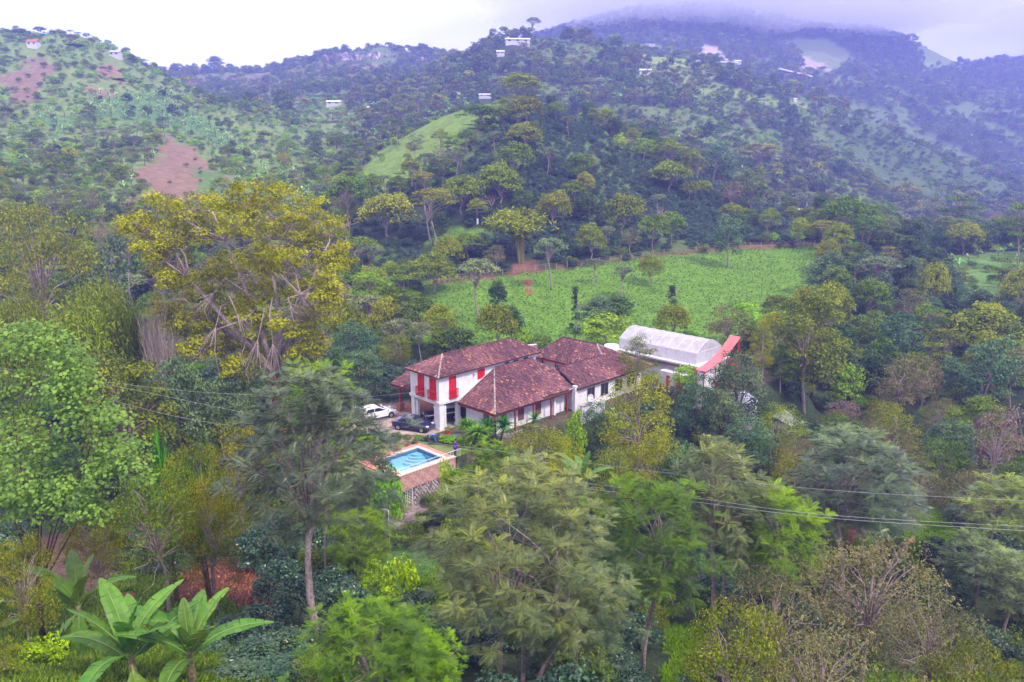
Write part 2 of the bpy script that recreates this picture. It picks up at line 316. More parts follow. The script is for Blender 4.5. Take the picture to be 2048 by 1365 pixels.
def paint():
    px, py = proj(TX, TY, TZ)
    col = np.empty(TX.shape + (3,)); col[:] = (.035, .05, .022)
    ZID[:] = -1
    nn = fbm(TX, TY, 30, 3, 77); msk = (nn < -.16) & (TY > 330) & (TY < 1150); col[msk] = (.11, .155, .045); msk = (nn < -.3) & (TY > 110) & (TY < 330); col[msk] = (.085, .13, .035)
    for zi, (cc, poly, y0, y1, soft) in enumerate(ZONES):
        jx = fbm(TX, TY, soft * 1.5, 3, 21) * soft * 1.1; jy = fbm(TX, TY, soft * 1.5, 3, 57) * soft * 1.1
        qx, qy = proj(TX + jx, TY + jy, TZ)
        msk = inpoly(qx, qy, poly) & (TY > y0) & (TY < y1); col[msk] = cc; ZID[msk] = zi
    a, b = hab(TX, TY)
    lawn = (a > -13.5) & (a < -3.9) & (b > -5.6) & (b < 9.5); col[lawn] = (.10, .12, .04)
    drive = (a > -6.5) & (a < 4) & (b > .4) & (b < 12) & ~((a < -4.1) & (b < 3.4)) & ~((a < -4.6) & (b < 6.5)); col[drive] = (.30, .22, .19)
    hz = (a > -1) & (a < 28) & (b > -6.8) & (b < 9); col[hz] = (.10, .08, .05)
    hz = (a > 29) & (a < 46) & (b > -16) & (b < 3); col[hz] = (.10, .08, .05)
    foot = (a > -12) & (a < -3) & (b > -8) & (b < -5.6); col[foot] = (.26, .2, .19)
    return col
def make_ground():
    V = np.stack([TX, TY, TZ], -1).reshape(-1, 3)
    idx = np.arange(NU * NY).reshape(NY, NU)
    Fq = np.stack([idx[:-1, :-1], idx[:-1, 1:], idx[1:, 1:], idx[1:, :-1]], -1).reshape(-1, 4)
    m, t, o = new_mat('ground')
    at = N(t, 'ShaderNodeAttribute', attribute_name='cover'); tc = N(t, 'ShaderNodeTexCoord')
    n1 = N(t, 'ShaderNodeTexNoise'); n1.inputs['Scale'].default_value = .35; n1.inputs['Detail'].default_value = 8; n1.inputs['Roughness'].default_value = .7
    n2 = N(t, 'ShaderNodeTexNoise'); n2.inputs['Scale'].default_value = 3.5; n2.inputs['Detail'].default_value = 4
    r1 = N(t, 'ShaderNodeMapRange'); r1.inputs[1].default_value = .3; r1.inputs[2].default_value = .7; r1.inputs[3].default_value = .62; r1.inputs[4].default_value = 1.3
    r2 = N(t, 'ShaderNodeMapRange'); r2.inputs[1].default_value = .3; r2.inputs[2].default_value = .7; r2.inputs[3].default_value = .6; r2.inputs[4].default_value = 1.35
    mu = N(t, 'ShaderNodeMath', operation='MULTIPLY'); vm = N(t, 'ShaderNodeVectorMath', operation='SCALE')
    b = N(t, 'ShaderNodeBsdfPrincipled'); b.inputs['Roughness'].default_value = .9; b.inputs['Specular IOR Level'].default_value = .1
    bp = N(t, 'ShaderNodeBump'); bp.inputs['Strength'].default_value = .8; bp.inputs['Distance'].default_value = .15
    lk = t.links.new
    lk(tc.outputs['Object'], n1.inputs['Vector']); lk(tc.outputs['Object'], n2.inputs['Vector']); lk(n1.outputs['Fac'], r1.inputs[0]); lk(n2.outputs['Fac'], r2.inputs[0])
    lk(r1.outputs[0], mu.inputs[0]); lk(r2.outputs[0], mu.inputs[1]); lk(at.outputs['Color'], vm.inputs[0]); lk(mu.outputs[0], vm.inputs['Scale'])
    lk(vm.outputs[0], b.inputs['Base Color']); lk(n2.outputs['Fac'], bp.inputs['Height']); lk(bp.outputs[0], b.inputs['Normal']); lk(b.outputs[0], o.inputs[0])
    me = mesh_np('ground', V, Fq, m, smooth=True)
    ca = me.attributes.new('cover', 'FLOAT_COLOR', 'POINT'); c4 = np.ones((NU * NY, 4), np.float32); c4[:, :3] = COVER.reshape(-1, 3)
    ca.data.foreach_set('color', c4.ravel())
    return tag(link('ground', me), 'green and earthy hillsides, valley and levelled farm ground', kind='structure')
COVER = paint()
ground = make_ground()
def cover_at(x, y):
    u = int(min(max((x / y - US[0]) / DU, 0), NU - 1)); v = int(min(max((math.log(max(y, 4)) - LOGY0) / LOGD, 0), NY - 1)); return COVER[v, u]

# ------------------------------------------------------------------ haze and low cloud
def haze_box(x0, x1, y0, y1, z0, z1, dens):
    m, t, o = new_mat('haze'); v = N(t, 'ShaderNodeVolumePrincipled')
    v.inputs['Color'].default_value = HAZE_COL; v.inputs['Density'].default_value = dens; v.inputs['Anisotropy'].default_value = 0.1
    t.links.new(v.outputs[0], o.inputs['Volume'])
    return tag(MB().box(x0, x1, y0, y1, z0, z1).obj('haze', m), 'thin violet blue haze filling the valley', kind='stuff')
HAZE_COL = (.33, .36, 1, 1)
haze_box(-3600, 3600, -400, 2700, float(TZ.min()) - 1, float(TZ.max()) + 150, .0005)

def low_cloud():
    """cloud bank lying on the summit"""
    m, t, o = new_mat('cloud'); v = N(t, 'ShaderNodeVolumePrincipled'); v.inputs['Color'].default_value = (.98, .975, .99, 1); v.inputs['Density'].default_value = .013; v.inputs['Anisotropy'].default_value = .2
    t.links.new(v.outputs[0], o.inputs['Volume'])
    c_ = atY(1500, -14, 1240); n_, k_ = 96, 40; V = []; Fq = []
    for i in range(k_ + 1):
        ph = math.pi * i / k_
        for j in range(n_):
            th = 2 * math.pi * j / n_; d = np.array([math.sin(ph) * math.cos(th), math.sin(ph) * math.sin(th), math.cos(ph)])
            r_ = 1 + .35 * vnoise(np.array([d[0] * 4 + 9]), np.array([d[1] * 3 + d[2] * 2 + 4]), 2)[0] + .2 * vnoise(np.array([d[0] * 10]), np.array([d[1] * 8 + d[2] * 5]), 6)[0]
            V.append(c_ + d * r_ * [420, 170, 62])
    for i in range(k_):
        for j in range(n_): Fq.append((i * n_ + j, (i + 1) * n_ + j, (i + 1) * n_ + (j + 1) % n_, i * n_ + (j + 1) % n_))
    return tag(link('low_cloud', mesh_np('low_cloud', np.array(V), np.array(Fq), m, smooth=True)), 'pale cloud bank hanging on the mountain summit', kind='stuff')
low_cloud()
# ------------------------------------------------------------------ plant materials
BARK = mat('pale_bark', (.36, .27, .25), .9, .1, var=.3, scale=9, bump=.4)
BARKD = mat('brown_bark', (.17, .10, .075), .9, .1, var=.3, scale=7, bump=.5)
BARKO = mat('reddish_bark', (.27, .115, .075), .9, .1, var=.3, scale=5, bump=.5)
LM = dict(
 umb=leaf_mat('leaf_yellow_green', (.060, .090, .008), (.125, .165, .012), (.20, .225, .018)),
 umd=leaf_mat('leaf_mid_green', (.045, .078, .014), (.085, .135, .018), (.14, .185, .025)),
 dark=leaf_mat('leaf_dark_green', (.02, .038, .016), (.036, .066, .022), (.07, .11, .028)),
 forest=leaf_mat('leaf_forest_green', (.032, .055, .016), (.062, .10, .022), (.12, .155, .028)),
 blue=leaf_mat('leaf_blue_green', (.034, .062, .036), (.06, .10, .05), (.105, .15, .06)),
 grey=leaf_mat('leaf_grey_green', (.06, .08, .046), (.10, .13, .065), (.155, .18, .08)),
 olive=leaf_mat('leaf_olive', (.05, .07, .014), (.10, .125, .022), (.17, .185, .035)),
 brown=leaf_mat('leaf_brown_olive', (.06, .066, .03), (.105, .105, .045), (.15, .142, .066)),
 pink=leaf_mat('leaf_pinkish_brown', (.10, .075, .062), (.155, .115, .092), (.21, .16, .13)),
 yellow=leaf_mat('leaf_golden', (.085, .125, .007), (.14, .185, .009), (.19, .235, .012)),
 lime=leaf_mat('leaf_lime', (.07, .15, .016), (.13, .24, .02), (.21, .33, .03)),
 bam=leaf_mat('leaf_bamboo', (.06, .09, .008), (.125, .16, .012), (.2, .225, .018)),
 ban=leaf_mat('leaf_banana', (.04, .085, .022), (.06, .12, .03), (.085, .15, .035), rough=.5, spec=.3),
 banf=leaf_mat('leaf_banana_far', (.08, .16, .05), (.14, .235, .08), (.21, .31, .11)),
 cof=leaf_mat('leaf_coffee', (.011, .026, .018), (.024, .052, .030), (.05, .088, .038), rough=.35, spec=.5, trans=.1),
 pin=leaf_mat('leaf_pinnate', (.045, .068, .035), (.085, .118, .046), (.155, .19, .04), rough=.45, spec=.4, trans=.15),
 pind=leaf_mat('leaf_pinnate_dark', (.036, .052, .036), (.07, .092, .048), (.12, .155, .042), rough=.42, spec=.45, trans=.12),
 pinl=leaf_mat('leaf_pinnate_lime', (.05, .085, .03), (.085, .145, .028), (.15, .235, .025), trans=.2),
 heart=leaf_mat('leaf_heart', (.03, .062, .02), (.058, .112, .034), (.095, .165, .045)),
 yuc=leaf_mat('leaf_sword', (.025, .085, .02), (.05, .14, .028), (.10, .22, .04)),
 red=leaf_mat('leaf_red', (.12, .03, .02), (.28, .06, .03), (.38, .16, .04)),
)

# ------------------------------------------------------------------ plant meshes
def nrm(v): return v / np.maximum(np.linalg.norm(v, axis=-1, keepdims=True), 1e-9)
def leaves(P, Nn, size, aspect=.55, ang=None):
    """rhombic leaves: positions, face normals, length"""
    n = len(P); rnd = rng.normal(size=(n, 3)); t = nrm(np.cross(Nn, rnd)); b = np.cross(Nn, t)
    s = (size if hasattr(size, '__len__') else np.full(n, size))[:, None]
    fold = Nn * s * .10
    V = np.stack([P - t * s * .5, P + b * s * .5 * aspect + fold, P + t * s * .5, P - b * s * .5 * aspect + fold], 1).reshape(-1, 3)
    return V, np.arange(4 * n).reshape(n, 4)
def clump_leaves(C, Rd, n, size, upb=.5, aspect=.55, flat=.6, shell=.55):
    """n leaves in each clump centre C (m,3) radius Rd (m)"""
    m = len(C); d = nrm(rng.normal(size=(m, n, 3))); d[..., 2] = np.where(d[..., 2] < -.35, -d[..., 2] * .6, d[..., 2]); d = nrm(d)
    rr = shell + (1 - shell) * rng.random((m, n, 1)) ** .7; rr *= .82 + .36 * rng.random((m, n, 1))
    P = C[:, None] + d * rr * Rd[:, None, None] * np.array([1, 1, flat])
    Nn = nrm(d * .55 + np.array([0, 0, upb]) + rng.normal(size=d.shape) * .38)
    ct = rng.random((m, 1)); top = np.clip(d[..., 2], 0, 1)
    tint = np.clip(.55 * ct + .45 * rng.random((m, n)) + .0 * top, 0, 1)
    V, Fa = leaves(P.reshape(-1, 3), Nn.reshape(-1, 3), size * (.7 + .6 * rng.random(m * n)), aspect)
    return V, Fa, tint.ravel()
def crown_points(shape, n, rx, rz, zc):
    """clump centres for a crown"""
    d = nrm(rng.normal(size=(n * 3, 3)))
    if shape == 'umbrella':
        d = d[d[:, 2] > -.12][:n]; r = .62 + .38 * rng.random((len(d), 1)); ang = rng.random(len(d)) * 6.283
        rad = np.sqrt(rng.random(len(d))); z = np.sqrt(np.maximum(1 - rad ** 2, 0)) * (.75 + .25 * rng.random(len(d))) - .12 * rng.random(len(d))
        P = np.stack([np.cos(ang) * rad, np.sin(ang) * rad, z], 1) * [rx, rx, rz]
    elif shape == 'cone':
        h = rng.random(n) ** .8; ang = rng.random(n) * 6.283; rad = (1 - h) * (.55 + .45 * rng.random(n)) + .06
        P = np.stack([np.cos(ang) * rad * rx, np.sin(ang) * rad * rx, (h * 2 - 1) * rz], 1)
    elif shape == 'tiers':
        k = rng.integers(0, 4, n); tc_ = np.array([[0, 0, .8], [.45, .2, .25], [-.5, -.1, .05], [.1, -.4, -.35]])[k]
        ang = rng.random(n) * 6.283; rad = np.sqrt(rng.random(n)) * .62
        P = (tc_ + np.stack([np.cos(ang) * rad, np.sin(ang) * rad, .12 * rng.random(n)], 1)) * [rx, rx, rz]
    else:
        d = d[d[:, 2] > -.75][:n]; P = d * (.55 + .45 * rng.random((len(d), 1)) ** .5) * [rx, rx, rz]
        P *= 1 + .18 * vnoise(d[:, :1] * 3 + 7, d[:, 1:2] * 3 + d[:, 2:3] * 2, 5) * 2
    P[:, 2] += zc
    return P
def limbs(mb, base, C, r0, fork, n=5, sub=14, lean=.0, droop=0, stems=1):
    """trunk from the ground to the fork and limbs curving out to some clump centres"""
    H = C[:, 2].max()
    top = C[:, :].mean(0); top[2] = fork
    for s in range(stems):
        o = np.array([rng.normal() * .25, rng.normal() * .25, 0]) * (stems > 1)
        ft = top + np.array([rng.normal() * .3, rng.normal() * .3, 0]) * (1 + (stems > 1) * 2)
        bend = np.array([rng.normal() * lean, rng.normal() * lean, 0])
        pts = [base + o + (ft - base - o) * k + bend * math.sin(k * math.pi) for k in np.linspace(0, 1, 5)]
        pts[0] = pts[0] - np.array([0, 0, 1.2])
        rr = r0 / (1 + .35 * (stems - 1))
        mb.tube(pts, [rr * 1.35] + [rr * (1.1 - .4 * k) for k in np.linspace(.1, 1, 4)], n)
        ids = rng.permutation(len(C))[:max(2, sub // stems)]
        for i in ids:
            c = C[i]; up = ft + np.array([0, 0, (c[2] - fork) * .55]) + (c - ft) * [.28, .28, 0]
            mid = (up + c) / 2 + rng.normal(size=3) * .12 * np.linalg.norm(c - ft) * .5 + np.array([0, 0, droop])
            st = ft - (ft - base) * rng.random() * .12
            mb.tube([st, up, mid, c], [rr * .5, rr * .36, rr * .24, rr * .1], 4, False)
    return mb
PROTO = {}
def make_plant(key, lm, shape='round', H=10, rx=4, rz=3, n=40, cr=1.2, per=40, size=.4, aspect=.55, flat=.6, upb=.5,
               fork=.45, r0=.18, bark=None, sub=14, stems=1, lean=.3, nvar=2, skew=0, keep=1., droop=0, tn=6, lowz=None):
    """shared meshes of one kind of plant; crown sits on top of height H"""
    PROTO[key] = []
    for v in range(nvar):
        zc = H - rz - cr * flat * .8
        C = crown_points(shape, n, rx - cr * .8, rz, zc)
        if lowz is not None: C[:, 2] = np.maximum(C[:, 2], lowz + .3)
        V, Fa, ti = clump_leaves(C, cr * (.7 + .6 * rng.random(len(C))), per, size, upb, aspect, flat)
        if keep < 1:
            kk = rng.random(len(Fa)) < keep; Fa = Fa[kk]; ti = ti[kk]
        cm = mesh_np('crown_' + key, V, Fa, LM[lm], ti)
        tm = limbs(MB(), np.zeros(3), C, r0, H * fork, tn, sub, lean, droop, stems).mesh('trunk_' + key, bark or BARK, True)
        PROTO[key].append((cm, tm, H, rx * 2))
# hillside trees
make_plant('umbrella_tree', 'umb', 'umbrella', 8, 5, 4.6, 92, 1.35, 58, .42, fork=.22, r0=.2, sub=10, nvar=5, flat=.6)
make_plant('shade_tree', 'umd', 'umbrella', 10, 5.2, 4.4, 84, 1.3, 52, .44, fork=.38, r0=.17, sub=16, nvar=4, flat=.42)
make_plant('flat_tree', 'umd', 'tiers', 11, 5, 3.5, 56, 1.25, 52, .42, fork=.5, r0=.17, sub=22, nvar=2, flat=.3)
make_plant('forest_tree', 'forest', 'round', 11, 4.2, 4.2, 76, 1.25, 46, .46, fork=.4, r0=.2, sub=10, nvar=5, flat=.7)
make_plant('dark_tree', 'dark', 'round', 10, 3.6, 4.2, 64, 1.15, 50, .46, fork=.4, r0=.18, bark=BARKD, sub=8, nvar=2, flat=.75)
make_plant('blue_tree', 'blue', 'round', 11, 4, 4.4, 66, 1.1, 60, .4, fork=.42, r0=.17, sub=12, nvar=2, flat=.7)
make_plant('airy_tree', 'grey', 'umbrella', 12, 3.8, 3.2, 42, .95, 44, .38, fork=.55, r0=.15, sub=20, nvar=3, flat=.6, stems=1)
make_plant('forked_tree', 'olive', 'umbrella', 12, 4.5, 3.2, 44, 1.1, 44, .38, fork=.42, r0=.2, sub=20, nvar=2, flat=.42, stems=2)
make_plant('feathery_tree', 'brown', 'round', 10, 4.5, 3.4, 60, 1.1, 54, .36, aspect=.4, fork=.4, r0=.16, sub=26, nvar=2, flat=.6, keep=.8)
make_plant('pink_tree', 'pink', 'round', 9, 3.2, 2.8, 40, .9, 46, .32, aspect=.4, fork=.45, r0=.14, sub=26, nvar=2, flat=.6, keep=.7)
make_plant('yellow_tree', 'yellow', 'umbrella', 9, 4.5, 3.2, 56, 1.1, 50, .4, fork=.4, r0=.2, sub=18, nvar=1, flat=.5)
make_plant('lime_tree', 'lime', 'round', 8, 3, 3, 44, .95, 46, .4, fork=.4, r0=.12, sub=8, nvar=2, flat=.65)
make_plant('conifer', 'dark', 'cone', 9, 1.7, 4.0, 60, .6, 40, .3, fork=.8, r0=.14, sub=4, nvar=1, flat=.6)
make_plant('bush', 'forest', 'round', 3.2, 2.0, 1.2, 26, .7, 46, .26, fork=.3, r0=.06, bark=BARKD, sub=5, nvar=3, flat=.75)
make_plant('lime_bush', 'lime', 'round', 2.4, 1.8, .9, 22, .65, 46, .26, fork=.3, r0=.05, sub=4, nvar=2, flat=.7)
make_plant('olive_bush', 'olive', 'round', 4, 2.4, 1.6, 40, .7, 60, .2, aspect=.4, fork=.35, r0=.07, sub=10, nvar=2, flat=.7)
make_plant('coffee_bush', 'cof', 'round', 2.4, 1.25, 1.0, 26, .5, 48, .2, fork=.35, r0=.04, bark=BARKD, sub=4, nvar=3, flat=.7)
# far versions: fewer, larger leaf sprays
make_plant('far_tree', 'forest', 'round', 10, 4.2, 3.6, 34, 1.5, 26, .85, fork=.4, r0=.2, sub=3, nvar=3, flat=.7, tn=3)
make_plant('far_dark_tree', 'dark', 'round', 10, 4.0, 3.8, 30, 1.5, 22, .95, fork=.4, r0=.2, sub=3, nvar=2, flat=.75, tn=3)
make_plant('far_pale_tree', 'grey', 'umbrella', 11, 4.0, 3.4, 26, 1.4, 22, .85, fork=.5, r0=.22, sub=5, nvar=2, flat=.6, tn=3)
make_plant('far_brown_tree', 'brown', 'round', 9, 3.6, 3.2, 26, 1.3, 22, .8, fork=.4, r0=.2, sub=5, nvar=1, flat=.6, tn=3)
make_plant('far_lime_tree', 'umb', 'umbrella', 8, 4.2, 3.0, 26, 1.4, 24, .9, fork=.4, r0=.2, sub=3, nvar=1, flat=.5, tn=3)

# nearer small-leaved trees
make_plant('olive_tree', 'olive', 'round', 7, 3.6, 2.6, 110, .75, 90, .17, aspect=.4, fork=.4, r0=.12, sub=34, nvar=2, flat=.65, keep=.85)
make_plant('brown_tree', 'brown', 'round', 8, 4.2, 3.0, 120, .85, 84, .18, aspect=.36, fork=.42, r0=.14, sub=44, nvar=2, flat=.5, keep=.75)
make_plant('golden_green_tree', 'bam', 'round', 9, 3.6, 3.8, 120, .8, 84, .19, aspect=.4, fork=.4, r0=.14, sub=26, nvar=2, flat=.6, keep=.8)
make_plant('near_dark_tree', 'blue', 'round', 8, 3, 3.2, 90, .8, 84, .2, fork=.35, r0=.13, bark=BARKD, sub=12, nvar=2, flat=.65)
make_plant('near_forest_tree', 'forest', 'round', 10, 4, 4, 130, .9, 84, .24, fork=.4, r0=.18, sub=24, nvar=2, flat=.6)
make_plant('near_coffee', 'cof', 'round', 2.4, 1.25, 1.0, 36, .42, 60, .15, fork=.35, r0=.035, bark=BARKD, sub=6, nvar=3, flat=.7)

def bare_mesh(H, spread, r0, levels=4, n0=6, up=.6, seed=1):
    rg = np.random.default_rng(seed); mb = MB()
    def grow(p, d, ln, r, lv):
        q = p + d * ln * .5 + rg.normal(size=3) * ln * .05; e_ = q + nrm(d + rg.normal(size=3) * .18 + np.array([0, 0, .05])) * ln * .5
        mb.tube([p, q, e_], [r, r * .8, r * .55], 4 if lv < 2 else 3, False)
        if lv < levels:
            for k in range(n0 if lv == 0 else 3):
                dd = nrm(d * .7 + nrm(rg.normal(size=3)) * spread + np.array([0, 0, up * .3])); t = .4 + .6 * rg.random()
                grow(p + (e_ - p) * (1 if lv == 0 else t), dd, ln * (.55 + .25 * rg.random()), r * .5, lv + 1)
    grow(np.array([0, 0, -.8]), np.array([0, 0, 1.]), H * .38, r0, 0)
    return mb
PROTO['bare_tree'] = [(None, bare_mesh(8, .75, .14, seed=s).mesh('trunk_bare', BARK, True), 8, 5) for s in (3, 8)]
PROTO['bare_twiggy'] = [(None, bare_mesh(7, .45, .12, levels=5, n0=8, up=1.2, seed=5).mesh('trunk_twiggy', mat('grey_pink_bark', (.42, .32, .30), .9, .1, var=.2), True), 7, 5)]

def template_instances(TV, TF, P, X, Z, s):
    """place copies of a leaf template: X along the leaf, Z its upper side"""
    Y = np.cross(Z, X); M = np.stack([X, Y, Z], 1)             # rows are axes
    V = P[:, None] + np.einsum('vk,nkc->nvc', TV, M) * s[:, None, None]
    n, nv = V.shape[:2]; Fa = TF[None] + (np.arange(n) * nv)[:, None, None]
    return V.reshape(-1, 3), Fa.reshape(-1, TF.shape[1])
def pinnate_template(pairs=8, wid=.095, ll=.36, droop=.35):
    V = []; Fq = []
    for i in range(pairs):
        t = .12 + .86 * i / (pairs - 1); z = -droop * t * t; l = ll * (1 - .55 * abs(t - .45) ** 1.3) * (1 if i < pairs - 1 else .8)
        for sgn in (-1, 1):
            a = math.radians(66 - 26 * t); dx, dy = math.cos(a) * l, math.sin(a) * l * sgn
            px_, py_ = -dy / l * wid * l, dx / l * wid * l
            k = len(V); zd = -.10 * l - .35 * l * abs(t - .2)
            V += [(t, 0, z), (t + dx * .45 + px_, dy * .45 + py_, z - .01), (t + dx, dy, z + zd), (t + dx * .45 - px_, dy * .45 - py_, z - .03)]
            Fq.append((k, k + 1, k + 2, k + 3))
    k = len(V); V += [(0, -.008, 0), (0, .008, 0), (1, .004, -droop), (1, -.004, -droop)]; Fq.append((k, k + 1, k + 2, k + 3))
    return np.array(V), np.array(Fq)
PT_V, PT_F = pinnate_template()
def pinnate_tree(key, lm, H, rx, rz, nros, per, ll, fork, r0, stems=1, seed=0, shape='round', bark=None, sub=30):
    zc = H - rz; C = crown_points(shape, nros, rx, rz, zc)
    C[:, :2] *= (1 + .24 * rng.normal(size=(len(C), 1)))
    m = len(C); ctr = np.array([0, 0, zc - rz * .5]); out = nrm(C - ctr)
    ang = rng.random((m, 1)) * 6.283 + np.arange(per)[None] * (6.283 / per) + rng.normal(size=(m, per)) * .25
    hz = np.stack([np.cos(ang), np.sin(ang), np.zeros_like(ang)], -1)
    X = nrm(hz * (.8 + .3 * rng.random((m, per, 1))) + out[:, None] * .75 + np.array([0, 0, .1]) + rng.normal(size=hz.shape) * .14)
    Z = nrm(np.array([0, 0, 1.]) + out[:, None] * .35 + rng.normal(size=hz.shape) * .18); Z = nrm(Z - X * (X * Z).sum(-1, keepdims=True))
    P = np.repeat(C[:, None], per, 1) + X * .04
    s = ll * (.7 + .55 * rng.random(m * per))
    V, Fa = template_instances(PT_V, PT_F, P.reshape(-1, 3), X.reshape(-1, 3), Z.reshape(-1, 3), s)
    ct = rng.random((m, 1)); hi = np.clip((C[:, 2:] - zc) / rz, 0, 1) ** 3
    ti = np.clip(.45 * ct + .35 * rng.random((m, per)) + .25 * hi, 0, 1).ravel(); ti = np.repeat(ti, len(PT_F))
    cm = mesh_np('crown_' + key, V, Fa, LM[lm], ti)
    tm = limbs(MB(), np.zeros(3), C, r0, H * fork, 8, sub, .25, 0, stems).mesh('trunk_' + key, bark or BARK, True)
    PROTO.setdefault(key, []).append((cm, tm, H, rx * 2))
pinnate_tree('pinnate_tall', 'pind', 11, 2.5, 3.1, 420, 8, .42, .5, .14, sub=40)
pinnate_tree('pinnate_wide', 'pin', 12, 3.3, 4.4, 640, 8, .42, .42, .16, stems=3, sub=50)
pinnate_tree('pinnate_mid', 'pin', 10, 2.6, 2.9, 230, 7, .62, .5, .13, sub=30)
pinnate_tree('pinnate_mid', 'pinl', 10, 2.7, 3.1, 250, 7, .62, .5, .13, sub=30)
pinnate_tree('pinnate_lime', 'pinl', 8, 2.6, 3.0, 420, 8, .42, .4, .12, sub=30)
pinnate_tree('pinnate_dark', 'pind', 10, 2.6, 3.0, 240, 7, .62, .5, .13, sub=30)

def sword_clump(key, lm, H, n, ln, wid, heads=1, spread=.5):
    V = []; Fq = []; mb = MB()
    for h in range(heads):
        hx, hy = (rng.normal() * spread, rng.normal() * spread) if heads > 1 else (0, 0); hz_ = H * (.75 + .3 * rng.random()) - ln * .5
        mb.tube([(hx * .3, hy * .3, -.4), (hx * .7, hy * .7, hz_ * .5), (hx, hy, hz_)], [.09, .07, .06], 6)
        for i in range(n):
            d = nrm(rng.normal(size=3) + np.array([0, 0, .45])); sd = nrm(np.cross(d, [0, 0, 1.])); l = ln * (.75 + .4 * rng.random())
            p = np.array([hx, hy, hz_]); m1 = p + d * l * .55; e_ = p + d * l + np.array([0, 0, -.12 * l]); k = len(V)
            V += [p - sd * wid * .5, p + sd * wid * .5, m1 + sd * wid * .5, m1 - sd * wid * .5, e_]
            Fq += [(k, k + 1, k + 2, k + 3), (k + 3, k + 2, k + 4, k + 4)]
    me = bpy.data.meshes.new(key); me.from_pydata([tuple(v) for v in V], [], [f if f[2] != f[3] else f[:3] for f in Fq]); me.materials.append(LM[lm])
    a = me.attributes.new('tint', 'FLOAT', 'FACE'); a.data.foreach_set('value', rng.random(len(me.polygons)).astype(np.float32)); me.update()
    PROTO.setdefault(key, []).append((me, mb.mesh('stem_' + key, BARKD, True), H, ln * 2))
sword_clump('sword_plant', 'yuc', 2.4, 110, .95, .07, 5, .55)
sword_clump('sword_plant', 'yuc', 1.8, 130, .9, .07, 2, .3)
sword_clump('palm_plant', 'yuc', 3.4, 40, 1.3, .16, 1)

def bamboo(key, lm, H, spread, nc, per, size):
    V = []; P = []; mb = MB(); Nn = []; ct = []
    for i in range(nc):
        a = rng.random() * 6.283; d = np.array([math.cos(a), math.sin(a), 0]); r = spread * (.35 + .65 * rng.random()); h = H * (.75 + .25 * rng.random())
        pts = [d * .5 * rng.random() + np.array([0, 0, -.5]), d * r * .18 + np.array([0, 0, h * .55]), d * r * .55 + np.array([0, 0, h * .95]), d * r + np.array([0, 0, h * .78])]
        if i % 2 == 0: mb.tube(pts, [.06, .05, .035, .015], 4, False)
        q = [np.array(p) for p in pts]; tt = .35 + .65 * rng.random(per)
        for t in tt:
            k = min(int(t * 3), 2); f = t * 3 - k; p = q[k] * (1 - f) + q[k + 1] * f; P.append(p + rng.normal(size=3) * (.25 + .35 * t) * [1, 1, .8]); ct.append(i)
            Nn.append(rng.normal(size=3) * .6 + d * .3 + [0, 0, .8])
    P = np.array(P); V, Fa = leaves(P, nrm(np.array(Nn)), size * (.7 + .6 * rng.random(len(P))), .22)
    cti = rng.random(nc)[np.array(ct)]; ti = .5 * cti + .5 * rng.random(len(P))
    PROTO.setdefault(key, []).append((mesh_np(key, V, Fa, LM[lm], ti), mb.mesh('culm_' + key, mat('bamboo_culm', (.3, .26, .07), .6, .3), True), H, spread * 2))
bamboo('bamboo_clump', 'bam', 7, 4.6, 90, 110, .36)
bamboo('bamboo_clump', 'bam', 7, 4.2, 90, 110, .36)
bamboo('far_bamboo', 'bam', 10, 6, 80, 60, .8)

def banana_leaf_mesh(L=2.3, wd=.56, arch=.6, seg=14, tear=True, seed=0):
    """one banana leaf along +x rising then arching, with stalk, folded blade and split edges"""
    rg = np.random.default_rng(seed); mb = MB(); pts = []
    for i in range(seg + 1):
        t = i / seg; pts.append(np.array([L * (t - .12 * arch * t * t), 0, L * (arch * .0 + .55 * arch * math.sin(t * 2.2) * t * .0 - arch * .55 * t ** 2.4)]))
    prof = lambda t: 0 if t < .1 else wd * .5 * min(1, ((t - .1) / .16) ** .6) * (1 if t < .72 else max(.03, (1 - (t - .72) / .28)) ** .55)
    cells = []
    for sgn in (-1, 1):
        cut = 0
        for i in range(seg):
            t0, t1 = i / seg, (i + 1) / seg
            if t1 <= .1: continue
            w0, w1 = prof(t0), prof(t1); g = .0
            if tear and rg.random() < .5: g = .16 * rg.random() + .03
            lift0 = .26 * w0; dr = rg.random() * .06
            p0, p1 = pts[i], pts[i + 1]; u = p1 - p0
            a = p0; b = p1 - u * g * .3; cc = p1 - u * g + np.array([.10 * w1, sgn * w1, lift0 * .9 - dr]); d = p0 + np.array([.10 * w0, sgn * w0, lift0 - dr])
            m0 = (p0 + d) / 2 + np.array([0, 0, .03]); m1 = (b + cc) / 2 + np.array([0, 0, .03])
            q = [a, b, m1, m0] if sgn > 0 else [b, a, m0, m1]; mb.add(q, [(0, 1, 2, 3)])
            q = [m0, m1, cc, d] if sgn > 0 else [m1, m0, d, cc]; mb.add(q, [(0, 1, 2, 3)])
    return mb, pts
BAN_LEAF = []
ribm = mat('banana_midrib', (.17, .25, .06), .5, .3)
